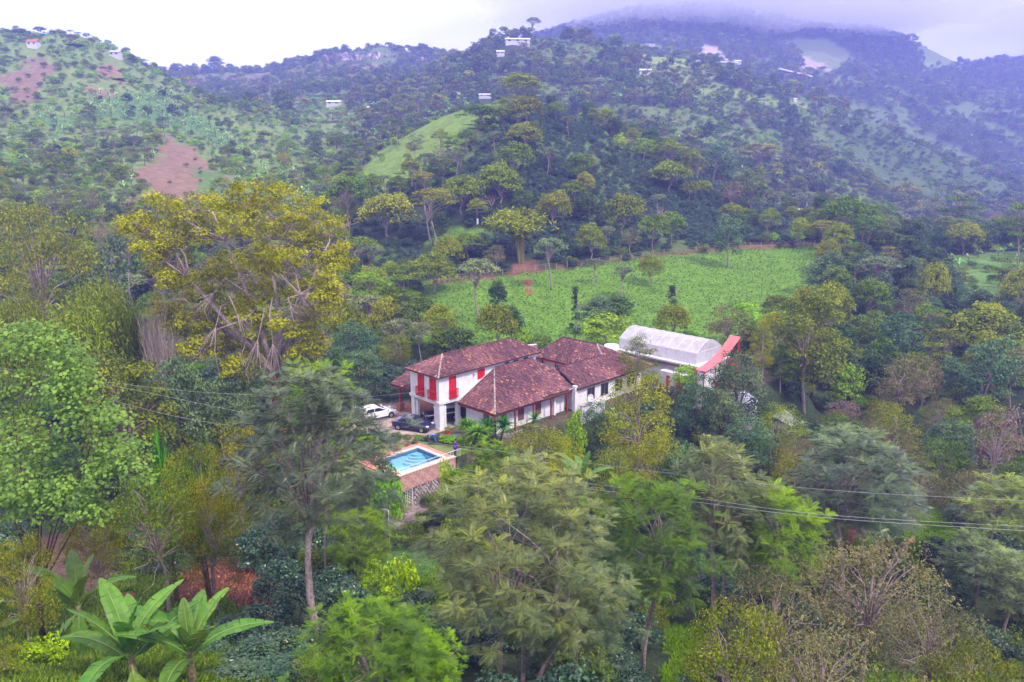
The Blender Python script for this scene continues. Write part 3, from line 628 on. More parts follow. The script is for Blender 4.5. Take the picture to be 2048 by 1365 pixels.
for s in range(4):
    mb, pts = banana_leaf_mesh(arch=[.35, .8, .55, 1.1][s], seed=s); nf = len(mb.f)
    mb.tube([tuple(p + np.array([0, 0, .012])) for p in pts], [.035 - .028 * i / 14 for i in range(15)], 5, False)
    me = mb.mesh('banana_leaf', LM['ban'], False); me.materials.append(ribm)
    mi = np.zeros(len(me.polygons), np.int32); mi[nf:] = 1; me.polygons.foreach_set('material_index', mi)
    a = me.attributes.new('tint', 'FLOAT', 'FACE'); tv = np.full(len(me.polygons), .35 + .1 * s) + rng.random(len(me.polygons)) * .3; a.data.foreach_set('value', tv.astype(np.float32))
    me.update(); BAN_LEAF.append(me)
def banana_stem_mesh(h):
    return MB().tube([(0, 0, -.6), (.03, 0, h * .5), (0, .03, h), (0, 0, h + .5)], [.17, .14, .10, .04], 9).mesh('banana_stem', mat('banana_stem', (.19, .15, .07), .7, .3, var=.4, scale=8), True)
def far_banana(key, n=9):
    V = []; Fq = []
    for i in range(n):
        a = i * 2.4 + rng.random() * .5; el = .25 + .9 * rng.random(); d = np.array([math.cos(a) * math.cos(el), math.sin(a) * math.cos(el), math.sin(el)]); sd = nrm(np.cross(d, [0, 0, 1.]))
        p = np.array([0, 0, 1.8]); l = 1.9 + .5 * rng.random(); k = len(V); w = .3
        m1 = p + d * l * .55 + [0, 0, .1]; e_ = p + d * l + [0, 0, -.45 * l * math.cos(el)]
        V += [p, m1 - sd * w, e_, m1 + sd * w]; Fq.append((k, k + 1, k + 2, k + 3))
    ti = rng.random(len(Fq)); me = mesh_np(key, np.array(V), np.array(Fq), LM['banf'], ti)
    PROTO.setdefault(key, []).append((me, MB().tube([(0, 0, -.4), (0, 0, 2)], [.13, .08], 5).mesh('stem_far_banana', BARKD), 3.4, 3.6))
for _ in range(3): far_banana('far_banana')

# the vine-covered tree with heart-shaped leaves
def heart_crown(C, cr, per, size):
    T = np.array([(-.5, 0, 0), (-.42, .3, .02), (-.1, .46, .05), (.25, .25, .02), (.55, 0, -.08), (.25, -.25, .02), (-.1, -.46, .05), (-.42, -.3, .02)])
    TF = np.array([(0, 1, 2, 3), (0, 3, 4, 4), (0, 4, 5, 5), (0, 5, 6, 7)])
    T4 = np.array([T[0], T[1], T[2], T[3], T[0], T[3], T[4], T[5], T[0], T[5], T[6], T[7]]); TF = np.arange(12).reshape(3, 4)
    m = len(C); d = nrm(rng.normal(size=(m, per, 3))); d[..., 2] = np.abs(d[..., 2]) * .9 - .15; d = nrm(d)
    P = C[:, None] + d * cr * (.6 + .45 * rng.random((m, per, 1))) * [1, 1, .8]
    Z = nrm(d * .5 + np.array([0, -.3, .7]) + rng.normal(size=d.shape) * .3); X = rng.normal(size=d.shape) + np.array([0, -.3, -.7]); X = nrm(X - Z * (X * Z).sum(-1, keepdims=True))
    V, Fa = template_instances(T4, TF, P.reshape(-1, 3), X.reshape(-1, 3), Z.reshape(-1, 3), size * (.55 + .7 * rng.random(m * per)))
    ti = np.clip(.5 * rng.random((m, 1)) + .5 * rng.random((m, per)), 0, 1).ravel()
    return V, Fa, np.repeat(ti, 3)

# ------------------------------------------------------------------ placing plants
DISP = {}
LOG = []           # everything planted: x, y, radius
def plant(key, x, y, h, w, label, cat='tree', group=None, name=None, z=None, var=None, rz=None, part='crown', stem='trunk', lean=(0, 0)):
    vs = PROTO[key]; cm, tm, H, Wd = vs[(var if var is not None else random.randrange(len(vs))) % len(vs)]
    zz = float(gz(x, y)) if z is None else z
    t = empty(name or key, (x, y, zz), random.random() * 6.283 if rz is None else rz, (w / Wd, w / Wd, h / H))
    t.rotation_euler[0] = lean[0]; t.rotation_euler[1] = lean[1]
    if cm: link(part, cm, t)
    if tm: link(stem, tm, t)
    tag(t, label, cat, group); LOG.append((x, y, w / 2)); return t
def plant_px(key, px, top, w, label, base=None, Y=None, **k):
    """stand a plant where the sight line through its foot meets the ground (or at distance Y); top row and width in photo pixels fix its size"""
    if Y is None: x, y, z = pick(px, base)
    else: r = ray(px, (top + (base or top)) / 2); y = Y; x = r[0] * Y / r[1]; z = float(gz(x, y))
    zt = zrow(top, y); dist = y / (CP) ; 
    return plant(key, x, y, max(zt - z, .5), w * (y * CP - (z - CZ) * SP) / F, label, z=z, **k)
# ------------------------------------------------------------------ vegetation placed one by one
NAMES = {'umbrella_tree': 'umbrella_tree', 'airy_tree': 'slender_tree', 'forked_tree': 'forked_tree'}
def P(key, px, top, w, label, base=None, Y=None, **k):
    k.setdefault('name', {'airy_tree': 'slender_tree', 'near_dark_tree': 'dark_tree', 'near_forest_tree': 'forest_tree', 'bare_twiggy': 'bare_tree', 'near_coffee': 'coffee_bush',
      'pinnate_tall': 'pinnate_tree', 'pinnate_wide': 'pinnate_tree', 'pinnate_mid': 'pinnate_tree', 'pinnate_lime': 'pinnate_tree', 'pinnate_dark': 'pinnate_tree', 'far_bamboo': 'bamboo_clump', 'conifer': 'conifer_tree'}.get(key, key))
    return plant_px(key, px, top, w, label, base, Y, **k)
# -- hill in the middle
P('shade_tree', 1040, 142, 95, 'lone feathery tree standing highest on the crest of the middle hill', Y=290)
P('umbrella_tree', 1050, 188, 85, 'yellow green domed tree just under the crest tree of the middle hill', base=258)
P('umbrella_tree', 1047, 242, 80, 'small domed tree directly below the two crest trees of the middle hill', base=300)
P('umbrella_tree', 1030, 280, 90, 'bright domed tree halfway up the middle hill above its widest tree', base=350)
P('umbrella_tree', 998, 322, 105, 'broad yellow green domed tree at the centre of the coffee slope', base=410)
P('umbrella_tree', 925, 345, 100, 'round bright tree left of the broad domed tree at the coffee slope centre', base=430)
P('umbrella_tree', 778, 380, 125, 'wide yellow green domed tree right of the golden giant, on the slope above', base=480)
P('forked_tree', 868, 372, 110, 'tall tree with two bare pale trunks above the small grass clearing', base=492, var=0)
P('umbrella_tree', 1108, 375, 75, 'narrow domed tree above the lime bamboo clump', base=455)
P('umbrella_tree', 1246, 380, 92, 'lone domed yellow green tree low on the right of the coffee slope', base=470)
P('umbrella_tree', 1168, 305, 60, 'small domed tree alone in the upper right of the coffee slope', base=352)
P('far_bamboo', 1042, 412, 160, 'big lime green bamboo clump arching over the track above the pasture', base=528, cat='bamboo')
P('airy_tree', 1102, 472, 74, 'pale trunked tree with grey green top standing in the pasture under the bamboo', base=580, var=0)
P('airy_tree', 960, 512, 95, 'tall grey green tree on a straight bare trunk in the lower left pasture', base=646, var=1)
P('umbrella_tree', 866, 500, 100, 'spreading tree on a crooked trunk at the top left corner of the pasture', base=588)
P('flat_tree', 745, 545, 130, 'flat topped layered tree over the dark coffee left of the pasture', base=660, var=0)
P('flat_tree', 800, 548, 90, 'flat topped tree on a thin pale trunk beside the pasture edge', base=668, var=1)
P('shade_tree', 722, 470, 95, 'light green spreading tree right beside the golden giant', base=545)
P('airy_tree', 1190, 515, 46, 'small brownish tree below the track at the middle of the pasture', base=572)
P('airy_tree', 1245, 530, 55, 'thin olive tree leaning in the upper pasture', base=600)
P('umbrella_tree', 1300, 506, 58, 'bright leafy tree against the upper pasture edge', base=572)
P('blue_tree', 1455, 430, 68, 'slender blue green tree with a bare white trunk rising from the pasture track', base=535, name='slender_tree')
P('conifer', 1342, 570, 34, 'dark pointed conifer at the foot of the pasture', base=630)
P('conifer', 1149, 572, 28, 'thin pointed tree on the pasture behind the tiled roofs', base=680)
P('dark_tree', 995, 560, 44, 'narrow dark tree in the gully that splits the pasture', base=625)
P('dark_tree', 1020, 610, 60, 'round dark tree at the lower end of the pasture gully', base=690)
P('dark_tree', 1235, 585, 70, 'brownish purple bushy tree behind the tiled house wing', base=655)
P('blue_tree', 1190, 590, 85, 'soft grey green tree beside the purple tree behind the house', base=670, name='forest_tree')
P('lime_tree', 1215, 625, 110, 'bright green bushy tree just behind the back wing roof', base=700)
P('yellow_tree', 1515, 283, 95, 'pale golden tree with visible white branches on the right flank of the hill', base=350)
P('blue_tree', 1428, 283, 92, 'tall grey blue tree on the skyline left of the pale golden tree', base=375, name='forest_tree')
P('blue_tree', 1500, 330, 70, 'tall dark blue green tree with pale trunk below the pale golden tree', base=430, name='forest_tree')
P('pink_tree', 1460, 360, 56, 'reddish brown bushy tree between the two tall blue green trees', base=432)
P('umbrella_tree', 1405, 358, 42, 'small bright round tree left of the reddish brown tree', base=398)
P('umbrella_tree', 1340, 320, 95, 'wide olive tree on the right shoulder of the middle hill', base=385)
P('bare_tree', 1312, 395, 62, 'bare grey branched tree above the coffee rows right of the domed tree', base=462, var=0)
P('bare_tree', 985, 370, 46, 'bare pinkish tree in the middle of the coffee slope', base=425, var=1)
P('feathery_tree', 832, 265, 46, 'tan feathery bush on the grassy left flank of the middle hill', base=328)
P('lime_tree', 890, 195, 26, 'small lime bush on the grass just below the crest', base=222)
P('airy_tree', 835, 180, 40, 'thin reddish tree with two trunks on the left skyline of the middle hill', base=258)
P('airy_tree', 795, 235, 34, 'thin tall tree with a bare trunk on the left flank above the tan bush', base=300)
P('shade_tree', 960, 205, 95, 'broad mottled tree at the top of the grassy flank', base=262)
P('flat_tree', 955, 240, 60, 'spreading tree with forked trunk under the mottled tree', base=282)
P('shade_tree', 700, 345, 90, 'tall dark spreading tree with one leaning pale trunk left of the hill', base=460)
P('dark_tree', 880, 425, 50, 'dark low tree at the left of the grass clearing', base=470)
P('shade_tree', 935, 465, 90, 'spreading green tree just under the small grass clearing', base=528)
P('umbrella_tree', 700, 395, 50, 'little light tree at the right rim of the golden giant', base=450)
P('airy_tree', 1215, 450, 36, 'slim grey green tree in the coffee rows above the pasture fence', base=500)
P('bare_tree', 1256, 258, 22, 'tall dead pole like trunk on the right skyline of the hill', base=300)
P('lime_tree', 1238, 268, 34, 'pale lime tree beside the dead trunk on the hill skyline', base=308)
P('lime_tree', 1285, 275, 52, 'light green tree just right of the dead trunk on the skyline', base=325)
# -- right side, beyond the pasture
P('shade_tree', 1688, 388, 100, 'large pale green tree at the right end of the pasture with white branches', base=500)
P('forked_tree', 1650, 440, 105, 'low spreading yellow green tree on the right end of the track', base=505)
P('blue_tree', 1768, 400, 52, 'narrow blue green tree right of the large pale tree', base=480, name='forest_tree')
P('airy_tree', 1858, 402, 60, 'slim tree with pinkish trunk on the right ridge', base=482)
P('flat_tree', 1915, 392, 90, 'tall flat topped tree on the right ridge above the red track', base=490)
P('flat_tree', 2034, 405, 90, 'tall tree with bare white trunk at the right edge of the picture', base=542)
P('umbrella_tree', 1795, 430, 60, 'rounded olive tree on the ridge left of the slim pinkish trunk', base=478)
P('umbrella_tree', 1925, 440, 80, 'bright layered tree under the flat topped ridge tree', base=510)
P('pink_tree', 1985, 420, 45, 'reddish tree on the ridge near the right edge', base=480)
P('airy_tree', 1752, 508, 95, 'grey airy tree with a fan of white trunks in the right gully', base=600, var=2)
P('pink_tree', 1722, 560, 42, 'buff flowering tree left under the grey airy tree', base=610)
P('umbrella_tree', 1858, 518, 72, 'upright yellow green tree right of the grey airy tree', base=640)
P('blue_tree', 1893, 535, 58, 'soft grey blue tree next to the upright yellow green tree', base=610, name='forest_tree')
P('umbrella_tree', 1962, 602, 170, 'broad domed olive tree on the right slope', base=735)
P('forked_tree', 1880, 655, 90, 'smaller tree with white forked trunk left below the broad domed tree', base=755)
P('forest_tree', 1742, 618, 70, 'light green bushy tree on a thin trunk in the right gully', base=690)
P('lime_tree', 1775, 640, 60, 'bright green tree right beside the thin trunked one in the gully', base=720)
P('feathery_tree', 2022, 690, 110, 'pinkish brown feathery tree on a tall pale trunk at the right edge', base=815)
P('pink_tree', 1968, 805, 105, 'pinkish brown tree on a leaning pale trunk right of the picture middle', base=1030, lean=(0, .08))
P('bare_tree', 1897, 870, 80, 'leafless white branched tree between the brown trees on the right', base=985, var=0)
P('near_forest_tree', 1610, 572, 165, 'very large dark leaved tree right of the red metal roof', base=830, var=0)
P('golden_green_tree', 1518, 630, 60, 'golden green tree left of the very large dark tree', base=770)
P('lime_tree', 1478, 600, 100, 'light green tree behind the red metal roof', base=700)
P('near_forest_tree', 1560, 690, 60, 'pale green leafy tree between red roof and the large dark tree', base=790)
P('lime_tree', 1690, 725, 70, 'bright yellow green tree right of the large dark tree', base=830)
P('feathery_tree', 1795, 715, 130, 'tan feathery tree on the right slope behind the yellow green one', base=860)
P('olive_bush', 1760, 790, 80, 'olive tree below the tan feathery tree on the right', base=880, name='olive_tree')
# -- skyline trees
for (k_, px, top, w, Y, lab) in (('forest_tree', 430, 112, 38, 957, 'lone rounded tree standing on the bare saddle of the skyline'), ('dark_tree', 404, 138, 12, 957, 'small tree left of the lone rounded skyline tree'),
  ('airy_tree', 1068, 33, 34, 648, 'tallest thin crowned tree on the centre ridge above the long white house'), ('dark_tree', 1046, 52, 20, 648, 'narrow dark tree left of the tallest ridge tree'), ('dark_tree', 1030, 56, 20, 650, 'dark tree at the left end of the centre ridge group'),
  ('forest_tree', 1000, 66, 20, 652, 'small round tree left of the white box house on the ridge'), ('dark_tree', 840, 86, 14, 958, 'left one of two dark columns on the quarry ridge'), ('dark_tree', 852, 88, 14, 958, 'right one of two dark columns on the quarry ridge'),
  ('dark_tree', 688, 88, 16, 958, 'dark pointed tree at the left end of the quarry ridge'), ('forest_tree', 795, 90, 30, 957, 'broad tree in the middle of the quarry ridge skyline'), ('forest_tree', 38, 56, 36, 508, 'dark broad tree on the skyline at upper left corner'),
  ('airy_tree', 140, 60, 16, 508, 'thin tree on the summit of the left hill'), ('airy_tree', 155, 64, 16, 508, 'second thin tree right on the summit of the left hill'), ('forest_tree', 215, 88, 22, 507, 'round tree on the skyline left of the small posts house'),
  ('flat_tree', 285, 118, 28, 507, 'flat topped tree on the left skyline going down'), ('forest_tree', 293, 132, 24, 500, 'dark tree just under the flat topped skyline tree'), ('dark_tree', 150, 88, 46, 470, 'dark bushy tree below the summit of the left hill'),
  ('dark_tree', 238, 168, 36, 430, 'dark round tree standing alone in the middle of the left hillside'), ('forest_tree', 565, 172, 46, 480, 'tall reddish trunked tree in the far valley left of the middle hill')):
    P(k_, px, top, w, lab, Y=Y)
# -- around the houses
P('near_dark_tree', 1385, 745, 95, 'dark leafy tree in front of the red metal roof', base=910)
P('lime_tree', 1372, 728, 68, 'bright green young tree before the white wall with red doors', base=800)
P('golden_green_tree', 1272, 665, 90, 'slim light tree between the tiled roof and the plastic greenhouse', base=800)
P('golden_green_tree', 1268, 745, 165, 'tall yellowish tree at the right end of the tiled house', base=985)
P('near_dark_tree', 1465, 700, 130, 'dark green tree right below the red roof', base=900)
P('near_dark_tree', 1440, 775, 90, 'dark green tree with drooping leaves under the red roof', base=935)
P('near_dark_tree', 1195, 800, 85, 'dark shrubby tree with pale twigs by the satellite dish', base=925)
P('olive_tree', 1070, 848, 185, 'wide olive green tree covering the front of the low tiled wing', Y=66)
P('lime_tree', 1150, 815, 55, 'small green tree at the right of the wide olive tree', Y=70, base=840)
P('near_dark_tree', 700, 645, 130, 'soft blue green tree between golden giant and two storey house', Y=98)
P('near_dark_tree', 722, 700, 100, 'dark green tree above the white car', Y=92)
P('golden_green_tree', 790, 668, 75, 'weeping yellow green tree behind the porch roof', Y=104)
P('airy_tree', 842, 640, 58, 'thin tree with bare pole trunks just behind the two storey roof', Y=100)
P('forest_tree', 905, 650, 110, 'leafy green tree behind the two storey tiled roof', Y=102)
P('lime_tree', 990, 680, 80, 'light green bushy tree behind the ridge of the two storey roof', Y=106)
P('forest_tree', 1080, 668, 60, 'green tree standing behind the gap between the tiled roofs', Y=110)
# -- left
P('bare_twiggy', 292, 540, 120, 'leafless tree of many upright grey pink twigs left of the golden giant', Y=72, var=0)
P('bare_twiggy', 330, 590, 80, 'smaller leafless twiggy tree against the golden giant', Y=70, var=0)
P('bamboo_clump', 150, 610, 190, 'olive green bamboo clump arching above the heart leaved tree', Y=72, cat='bamboo')
P('bamboo_clump', 32, 600, 150, 'bamboo clump with yellow canes at the left edge', Y=76, cat='bamboo')
P('bamboo_clump', 245, 605, 110, 'rounded bamboo clump beside the leafless twiggy tree', Y=75, cat='bamboo')
P('bamboo_clump', 195, 560, 120, 'light bamboo clump behind the others on the left', Y=90, cat='bamboo')
P('olive_tree', 62, 395, 230, 'huge olive brown tree with grey limbs at the left edge', Y=100, name='feathery_tree')
P('pink_tree', 203, 428, 48, 'pale buff flowering tree above the bamboo', Y=140)
P('airy_tree', 240, 440, 70, 'grey tree with white trunk left of the golden giant', Y=130)
P('blue_tree', 215, 465, 90, 'soft blue green tree under the pale flowering one', Y=122, name='forest_tree')
P('near_forest_tree', 235, 695, 200, 'dark green leafy tree in front of the bamboo', Y=62)
P('near_dark_tree', 350, 700, 150, 'dark blue green tree filling the shade under the golden giant', Y=66)
P('near_dark_tree', 440, 745, 140, 'dark tree under the lowest limbs of the golden giant', Y=70)
P('near_dark_tree', 475, 790, 100, 'low dark tree beside the reddish trunk of the golden giant', Y=66)
P('bush', 296, 788, 44, 'bush with orange red new leaves under the power lines', Y=79, name='red_bush', cat='bush')
P('lime_bush', 342, 790, 62, 'bright green bush right of the orange red bush', Y=78, cat='bush')
P('palm_plant', 345, 765, 50, 'tall thin sword leaved plant behind the bright green bush', Y=80, cat='palm', part='leaves', stem='stem', name='palm')
P('palm_plant', 455, 795, 80, 'fern like palm right of the white umbrella', Y=78, cat='palm', part='leaves', stem='stem', name='palm')
P('olive_tree', 470, 835, 160, 'light olive leafy tree under the power lines left of the pinnate tree', Y=48)
P('olive_tree', 385, 860, 150, 'olive tree with small leaves behind the leaning orange trunk', Y=36, var=0)
P('olive_tree', 300, 930, 190, 'widest small leaved olive tree above the banana plants', Y=32, var=1)
P('olive_tree', 415, 950, 140, 'small leaved olive tree just left of the tall pinnate trunk', Y=33)
P('olive_tree', 180, 1010, 130, 'olive tree hanging over the brown soil at lower left', Y=31)
P('sword_plant', 312, 880, 60, 'spiky plant poking from the top of the olive trees', Y=38, cat='plant', part='leaves', stem='stem')
P('sword_plant', 400, 915, 50, 'spiky plant lower right of the first one in the olive trees', Y=36, cat='plant', part='leaves', stem='stem')
P('olive_tree', 20, 1062, 150, 'dense olive shrub tree cut by the lower left edge', Y=24)
P('lime_bush', 80, 1270, 100, 'small bright bush among the banana plants at lower left', Y=24, cat='bush')
P('olive_bush', 5, 1280, 90, 'yellowish bush in the lower left corner', Y=22, cat='bush')
# -- big pinnate-leaved trees in front
P('pinnate_tall', 612, 750, 262, 'tall dark pinnate leaved tree on a bare straight pink trunk', Y=28.5, var=0)
P('pinnate_wide', 1035, 930, 320, 'biggest pinnate leaved tree with several pale trunks at bottom centre', Y=29)
P('pinnate_lime', 735, 1210, 215, 'lime and grey pinnate crown rising from the bottom edge', Y=20.5)
P('pinnate_lime', 830, 1270, 150, 'low pinnate crown right of the lime one at the bottom edge', Y=21)
P('pinnate_wide', 1150, 1080, 200, 'pinnate tree leaning out right of the biggest one', Y=30.5, var=0)
P('pinnate_mid', 1300, 965, 190, 'light green pinnate tree with forked trunk right of the biggest one', Y=38, var=1)
P('pinnate_mid', 1445, 890, 170, 'grey green pinnate tree crossed by the power lines', Y=46, var=0)
P('pinnate_dark', 1470, 960, 120, 'grey leaved tree with thin trunk below the power lines', Y=48)
P('pinnate_mid', 1565, 985, 150, 'pinnate tree with pale green tips beside the grassy path', Y=45, var=1)
P('pinnate_dark', 1715, 880, 190, 'grey brown tree with four tall pale trunks near the path', Y=52)
P('pinnate_mid', 2010, 960, 130, 'pale grey green pinnate tree at the right edge below the wires', Y=54, var=0)
P('pinnate_mid', 1965, 1080, 120, 'pinnate tree right of the grassy path', Y=50, var=0)
P('pinnate_dark', 2030, 1110, 110, 'dark pinnate tree cut by the right edge', Y=46)
P('pinnate_lime', 720, 1020, 120, 'light pinnate tree under the pool terrace corner', Y=44)
P('pinnate_lime', 985, 880, 110, 'yellow green pinnate crown at the right of the pool fence', Y=60)
P('pinnate_mid', 625, 725, 130, 'bright green pinnate crown just above the tall dark one', Y=44, var=1)
P('bush', 905, 935, 64, 'round yellow green bush at the right corner of the pool wall', Y=62, cat='bush')
P('lime_bush', 905, 915, 70, 'lime bush hanging before the pool wall corner', Y=64, cat='bush')
P('lime_bush', 770, 915, 90, 'green shrub with red flowers at the near pool edge', Y=64, name='flowering_bush', cat='bush')
P('golden_green_tree', 1130, 870, 120, 'yellow green leafy tree right of the wide olive tree', Y=62)
P('golden_green_tree', 1230, 900, 110, 'dense yellowish tree behind the lone banana plant', Y=60)
P('olive_tree', 1310, 860, 150, 'mottled olive tree above the light green pinnate one', Y=62)
P('near_dark_tree', 1370, 880, 110, 'dark tree in front of the tall yellowish one', Y=60)
P('golden_green_tree', 1560, 810, 120, 'olive green tree left of the grey metal shed', Y=84)
P('near_dark_tree', 1500, 830, 120, 'dark green tree just left of the grey shed roof', Y=78)
P('golden_green_tree', 1600, 900, 120, 'tall green tree below the grey metal shed', Y=62)
P('near_forest_tree', 1680, 830, 130, 'leafy tree right of the grey metal shed', Y=80)
P('brown_tree', 1790, 850, 150, 'brown feathery tree in the middle of the right side', Y=72)
P('brown_tree', 1850, 930, 120, 'brown feathery tree above the grassy path', Y=64)
P('pink_tree', 1690, 800, 80, 'pinkish tree behind the shed trees on the right', Y=95)
P('brown_tree', 1560, 1120, 280, 'olive brown tree with bare twigs at lower right of centre', Y=31)
P('brown_tree', 1760, 1060, 300, 'wide brown tree with white branches in the lower right', Y=38)
P('brown_tree', 1880, 1170, 260, 'brown tree with tangled pale twigs near the lower right corner', Y=32)
P('olive_tree', 1480, 1210, 230, 'olive tree at the bottom edge right of the biggest pinnate one', Y=26)
P('brown_tree', 1650, 1240, 270, 'brown olive tree cut by the bottom edge', Y=25)
P('olive_tree', 1960, 1280, 200, 'olive tree in the lower right corner', Y=26)
P('bare_tree', 1700, 1080, 190, 'leafless pale branches above the wide brown tree', Y=39, var=1)
P('bare_tree', 1880, 1150, 170, 'bare tangled branches over the brown tree near the corner', Y=33, var=0)
P('feathery_tree', 2010, 870, 110, 'brownish tree at the right edge above the wires', Y=88)
P('lime_bush', 800, 1105, 110, 'bright green vine mound left of the biggest pinnate tree', Y=38, cat='bush')
P('lime_bush', 745, 1120, 80, 'green vine mound farther left under the pool', Y=40, cat='bush')
P('lime_bush', 860, 1140, 90, 'green vine mound by the red leaved bush', Y=36, cat='bush')

# -- golden giant
def giant():
    C = []
    # crown outline seen in the photograph, as lobes: column, row, radius in pixels
    Yg = 74.
    lobes = [(330, 430, 60), (400, 415, 55), (470, 400, 55), (540, 400, 60), (600, 425, 60), (650, 460, 55), (300, 470, 30), (400, 470, 55), (500, 450, 60), (590, 490, 65), (660, 520, 50),
             (330, 520, 50), (420, 560, 50), (640, 580, 55), (560, 570, 55), (660, 600, 35), (590, 650, 55), (640, 640, 40), (500, 640, 50), (350, 600, 45), (380, 650, 45), (450, 690, 40), (620, 690, 45), (530, 700, 45), (350, 560, 40), (520, 520, 50), (665, 560, 45), (685, 510, 32), (270, 450, 35), (300, 505, 35), (610, 725, 40), (480, 735, 40), (400, 700, 40), (330, 640, 40), (440, 620, 50), (505, 590, 50), (560, 520, 50), (460, 530, 50), (340, 470, 50), (560, 450, 50)]
    mb = MB(); cs = []; rs = []
    x0, _, _ = atY(552, 790, Yg); z0 = float(gz(x0, Yg)); base = np.array([x0, Yg, z0])
    fork = atY(548, 745, Yg)
    r2 = np.random.default_rng(4)
    hubs = [atY(px, py, Yg + dd) for px, py, dd in ((380, 560, -2), (450, 480, 1), (540, 520, 2.5), (600, 590, -1.5), (490, 640, -3), (640, 520, 1), (420, 640, 2))]
    for h_ in hubs: mb.tube([fork + r2.normal(size=3) * .15, fork * .6 + h_ * .4 + r2.normal(size=3) * .5, h_], [.32, .22, .13], 7, False)
    for i, (px, py, r) in enumerate(lobes):
        dep = r2.uniform(-5.5, 5.5) * (1 if py < 520 else .8); yy = Yg + dep; c = atY(px, py, yy); rr = r * yy / F
        for k in range(17):
            d = nrm(r2.normal(size=3)); cs.append(c + d * rr * [.9, 1.2, .62] * (.55 + .5 * r2.random())); rs.append(.6 + .45 * r2.random())
        mid = (fork + c) / 2 + np.array([0, 0, 1.2]) + r2.normal(size=3) * .7; q = c + r2.normal(size=3) * .4
        C.append((c, q))
        rad = [.26, .16, .09, .04]
        hb = min(hubs, key=lambda h_: np.linalg.norm(h_ - c)); mid = (hb + c) / 2 + np.array([0, 0, .5]) + r2.normal(size=3) * .5
        mb.tube([hb, mid, q], [.12, .08, .03], 5, False)
        for k in range(9):                      # pale twigs showing through the crown
            s_ = mid + (q - mid) * r2.random(); e_ = c + nrm(r2.normal(size=3)) * rr * [1, 1, .7]; m_ = (s_ + e_) / 2 + r2.normal(size=3) * .35
            mb.tube([s_, m_, e_], [.055, .035, .016], 3, False)
            for j in range(4):
                e2 = e_ + nrm(r2.normal(size=3)) * .9; mb.tube([m_ + (e_ - m_) * r2.random(), (m_ + e2) / 2 + r2.normal(size=3) * .1, e2], [.03, .022, .01], 3, False)
    for k in range(5):                         # drooping bare limbs at the lower left
        e_ = atY(r2.uniform(300, 560), r2.uniform(560, 760), Yg - r2.uniform(2, 6)); s_ = fork + (C[k % 20][0] - fork) * .45; m_ = (s_ + e_) / 2 + np.array([0, -1, 1.6 + r2.random()])
        mb.tube([s_, m_, e_ * .4 + m_ * .6, e_], [.06, .05, .035, .015], 5, False)
        for j in range(7):
            e2 = e_ + nrm(r2.normal(size=3) + [-.2, -.2, -.3]) * 1.6; mb.tube([e_ * .55 + m_ * .45, (e_ + e2) / 2 + r2.normal(size=3) * .2, e2], [.05, .03, .012], 3, False)
    tr = MB()
    for a in range(5):
        o = np.array([math.cos(a * 1.256), math.sin(a * 1.256), 0]) * .5
        tr.tube([base + o * 1.5 - [0, 0, 1], base + o + [0, 0, 1.], (base + fork) / 2 + o * .8, fork + o * .35], [.5, .42, .36, .26], 8)
    cs = np.array(cs); rs = np.array(rs)
    V, Fa, ti = clump_leaves(cs, rs, 120, .27, .35, .5, .75, .45)
    keep = r2.random(len(Fa)) < .8; Fa = Fa[keep]; ti = ti[keep]
    root = empty('golden_tree', tuple(base)); off = tuple(-base)
    link('crown', mesh_np('golden_crown', V - base, Fa, LM['yellow'], ti), root)
    for nm, b_, mm in (('limbs', mb, BARK), ('trunk', tr, BARKO)):
        b_.v = [tuple(np.array(p) - base) for p in b_.v]; b_.obj(nm, mm, root, True)
    tag(root, 'giant golden yellow spreading tree with pale twisted limbs left of the house', 'tree')
giant()

# -- heart-leaved tree on the left
def heart_tree():
    Yh = 27.; r2 = np.random.default_rng(12)
    out = [(-20, 700, 40), (40, 690, 40), (100, 700, 45), (130, 730, 35), (60, 760, 60), (0, 800, 60), (110, 800, 55), (60, 870, 60), (160, 870, 60), (220, 890, 50), (0, 940, 60), (90, 940, 60), (180, 950, 60),
           (250, 930, 35), (20, 1010, 50), (100, 1000, 50), (-60, 1020, 60), (40, 1000, 30), (130, 1010, 35), (190, 1010, 30), (-60, 760, 60), (-60, 900, 70), (150, 780, 30), (210, 840, 25)]
    cs = []
    for px, py, r in out:
        for k in range(17):
            yy = Yh + r2.uniform(-1.4, 1.4) - (py - 850) * .006; c = atY(px + r2.normal() * r * .72, py + r2.normal() * r * .55, yy); cs.append(c)
    cs = np.array(cs); x0, _, _ = atY(40, 1000, Yh + 1.5); z0 = float(gz(x0, Yh + 1.5)); base = np.array([x0, Yh + 1.5, z0])
    V, Fa, ti = heart_crown(cs, .42 + .2 * r2.random((len(cs), 1, 1)), 36, .13)
    root = empty('heart_leaved_tree', tuple(base)); link('crown', mesh_np('heart_crown', V - base, Fa, LM['heart'], ti), root)
    mb = MB(); mb.tube([(0, 0, -.6), (.1, 0, 1.2), (.2, 0, 2)], [.14, .11, .08], 7)
    for c in cs[::45]: q = c - base; mb.tube([(.2, 0, 2.2), (q[0] * .5, q[1] * .4, q[2] * .5 + 1.3), tuple(q)], [.04, .03, .012], 4, False)
    mb.obj('trunk', BARKD, root, True)
    tag(root, 'pale green tree smothered in large heart shaped leaves at the left edge', 'tree')
heart_tree()

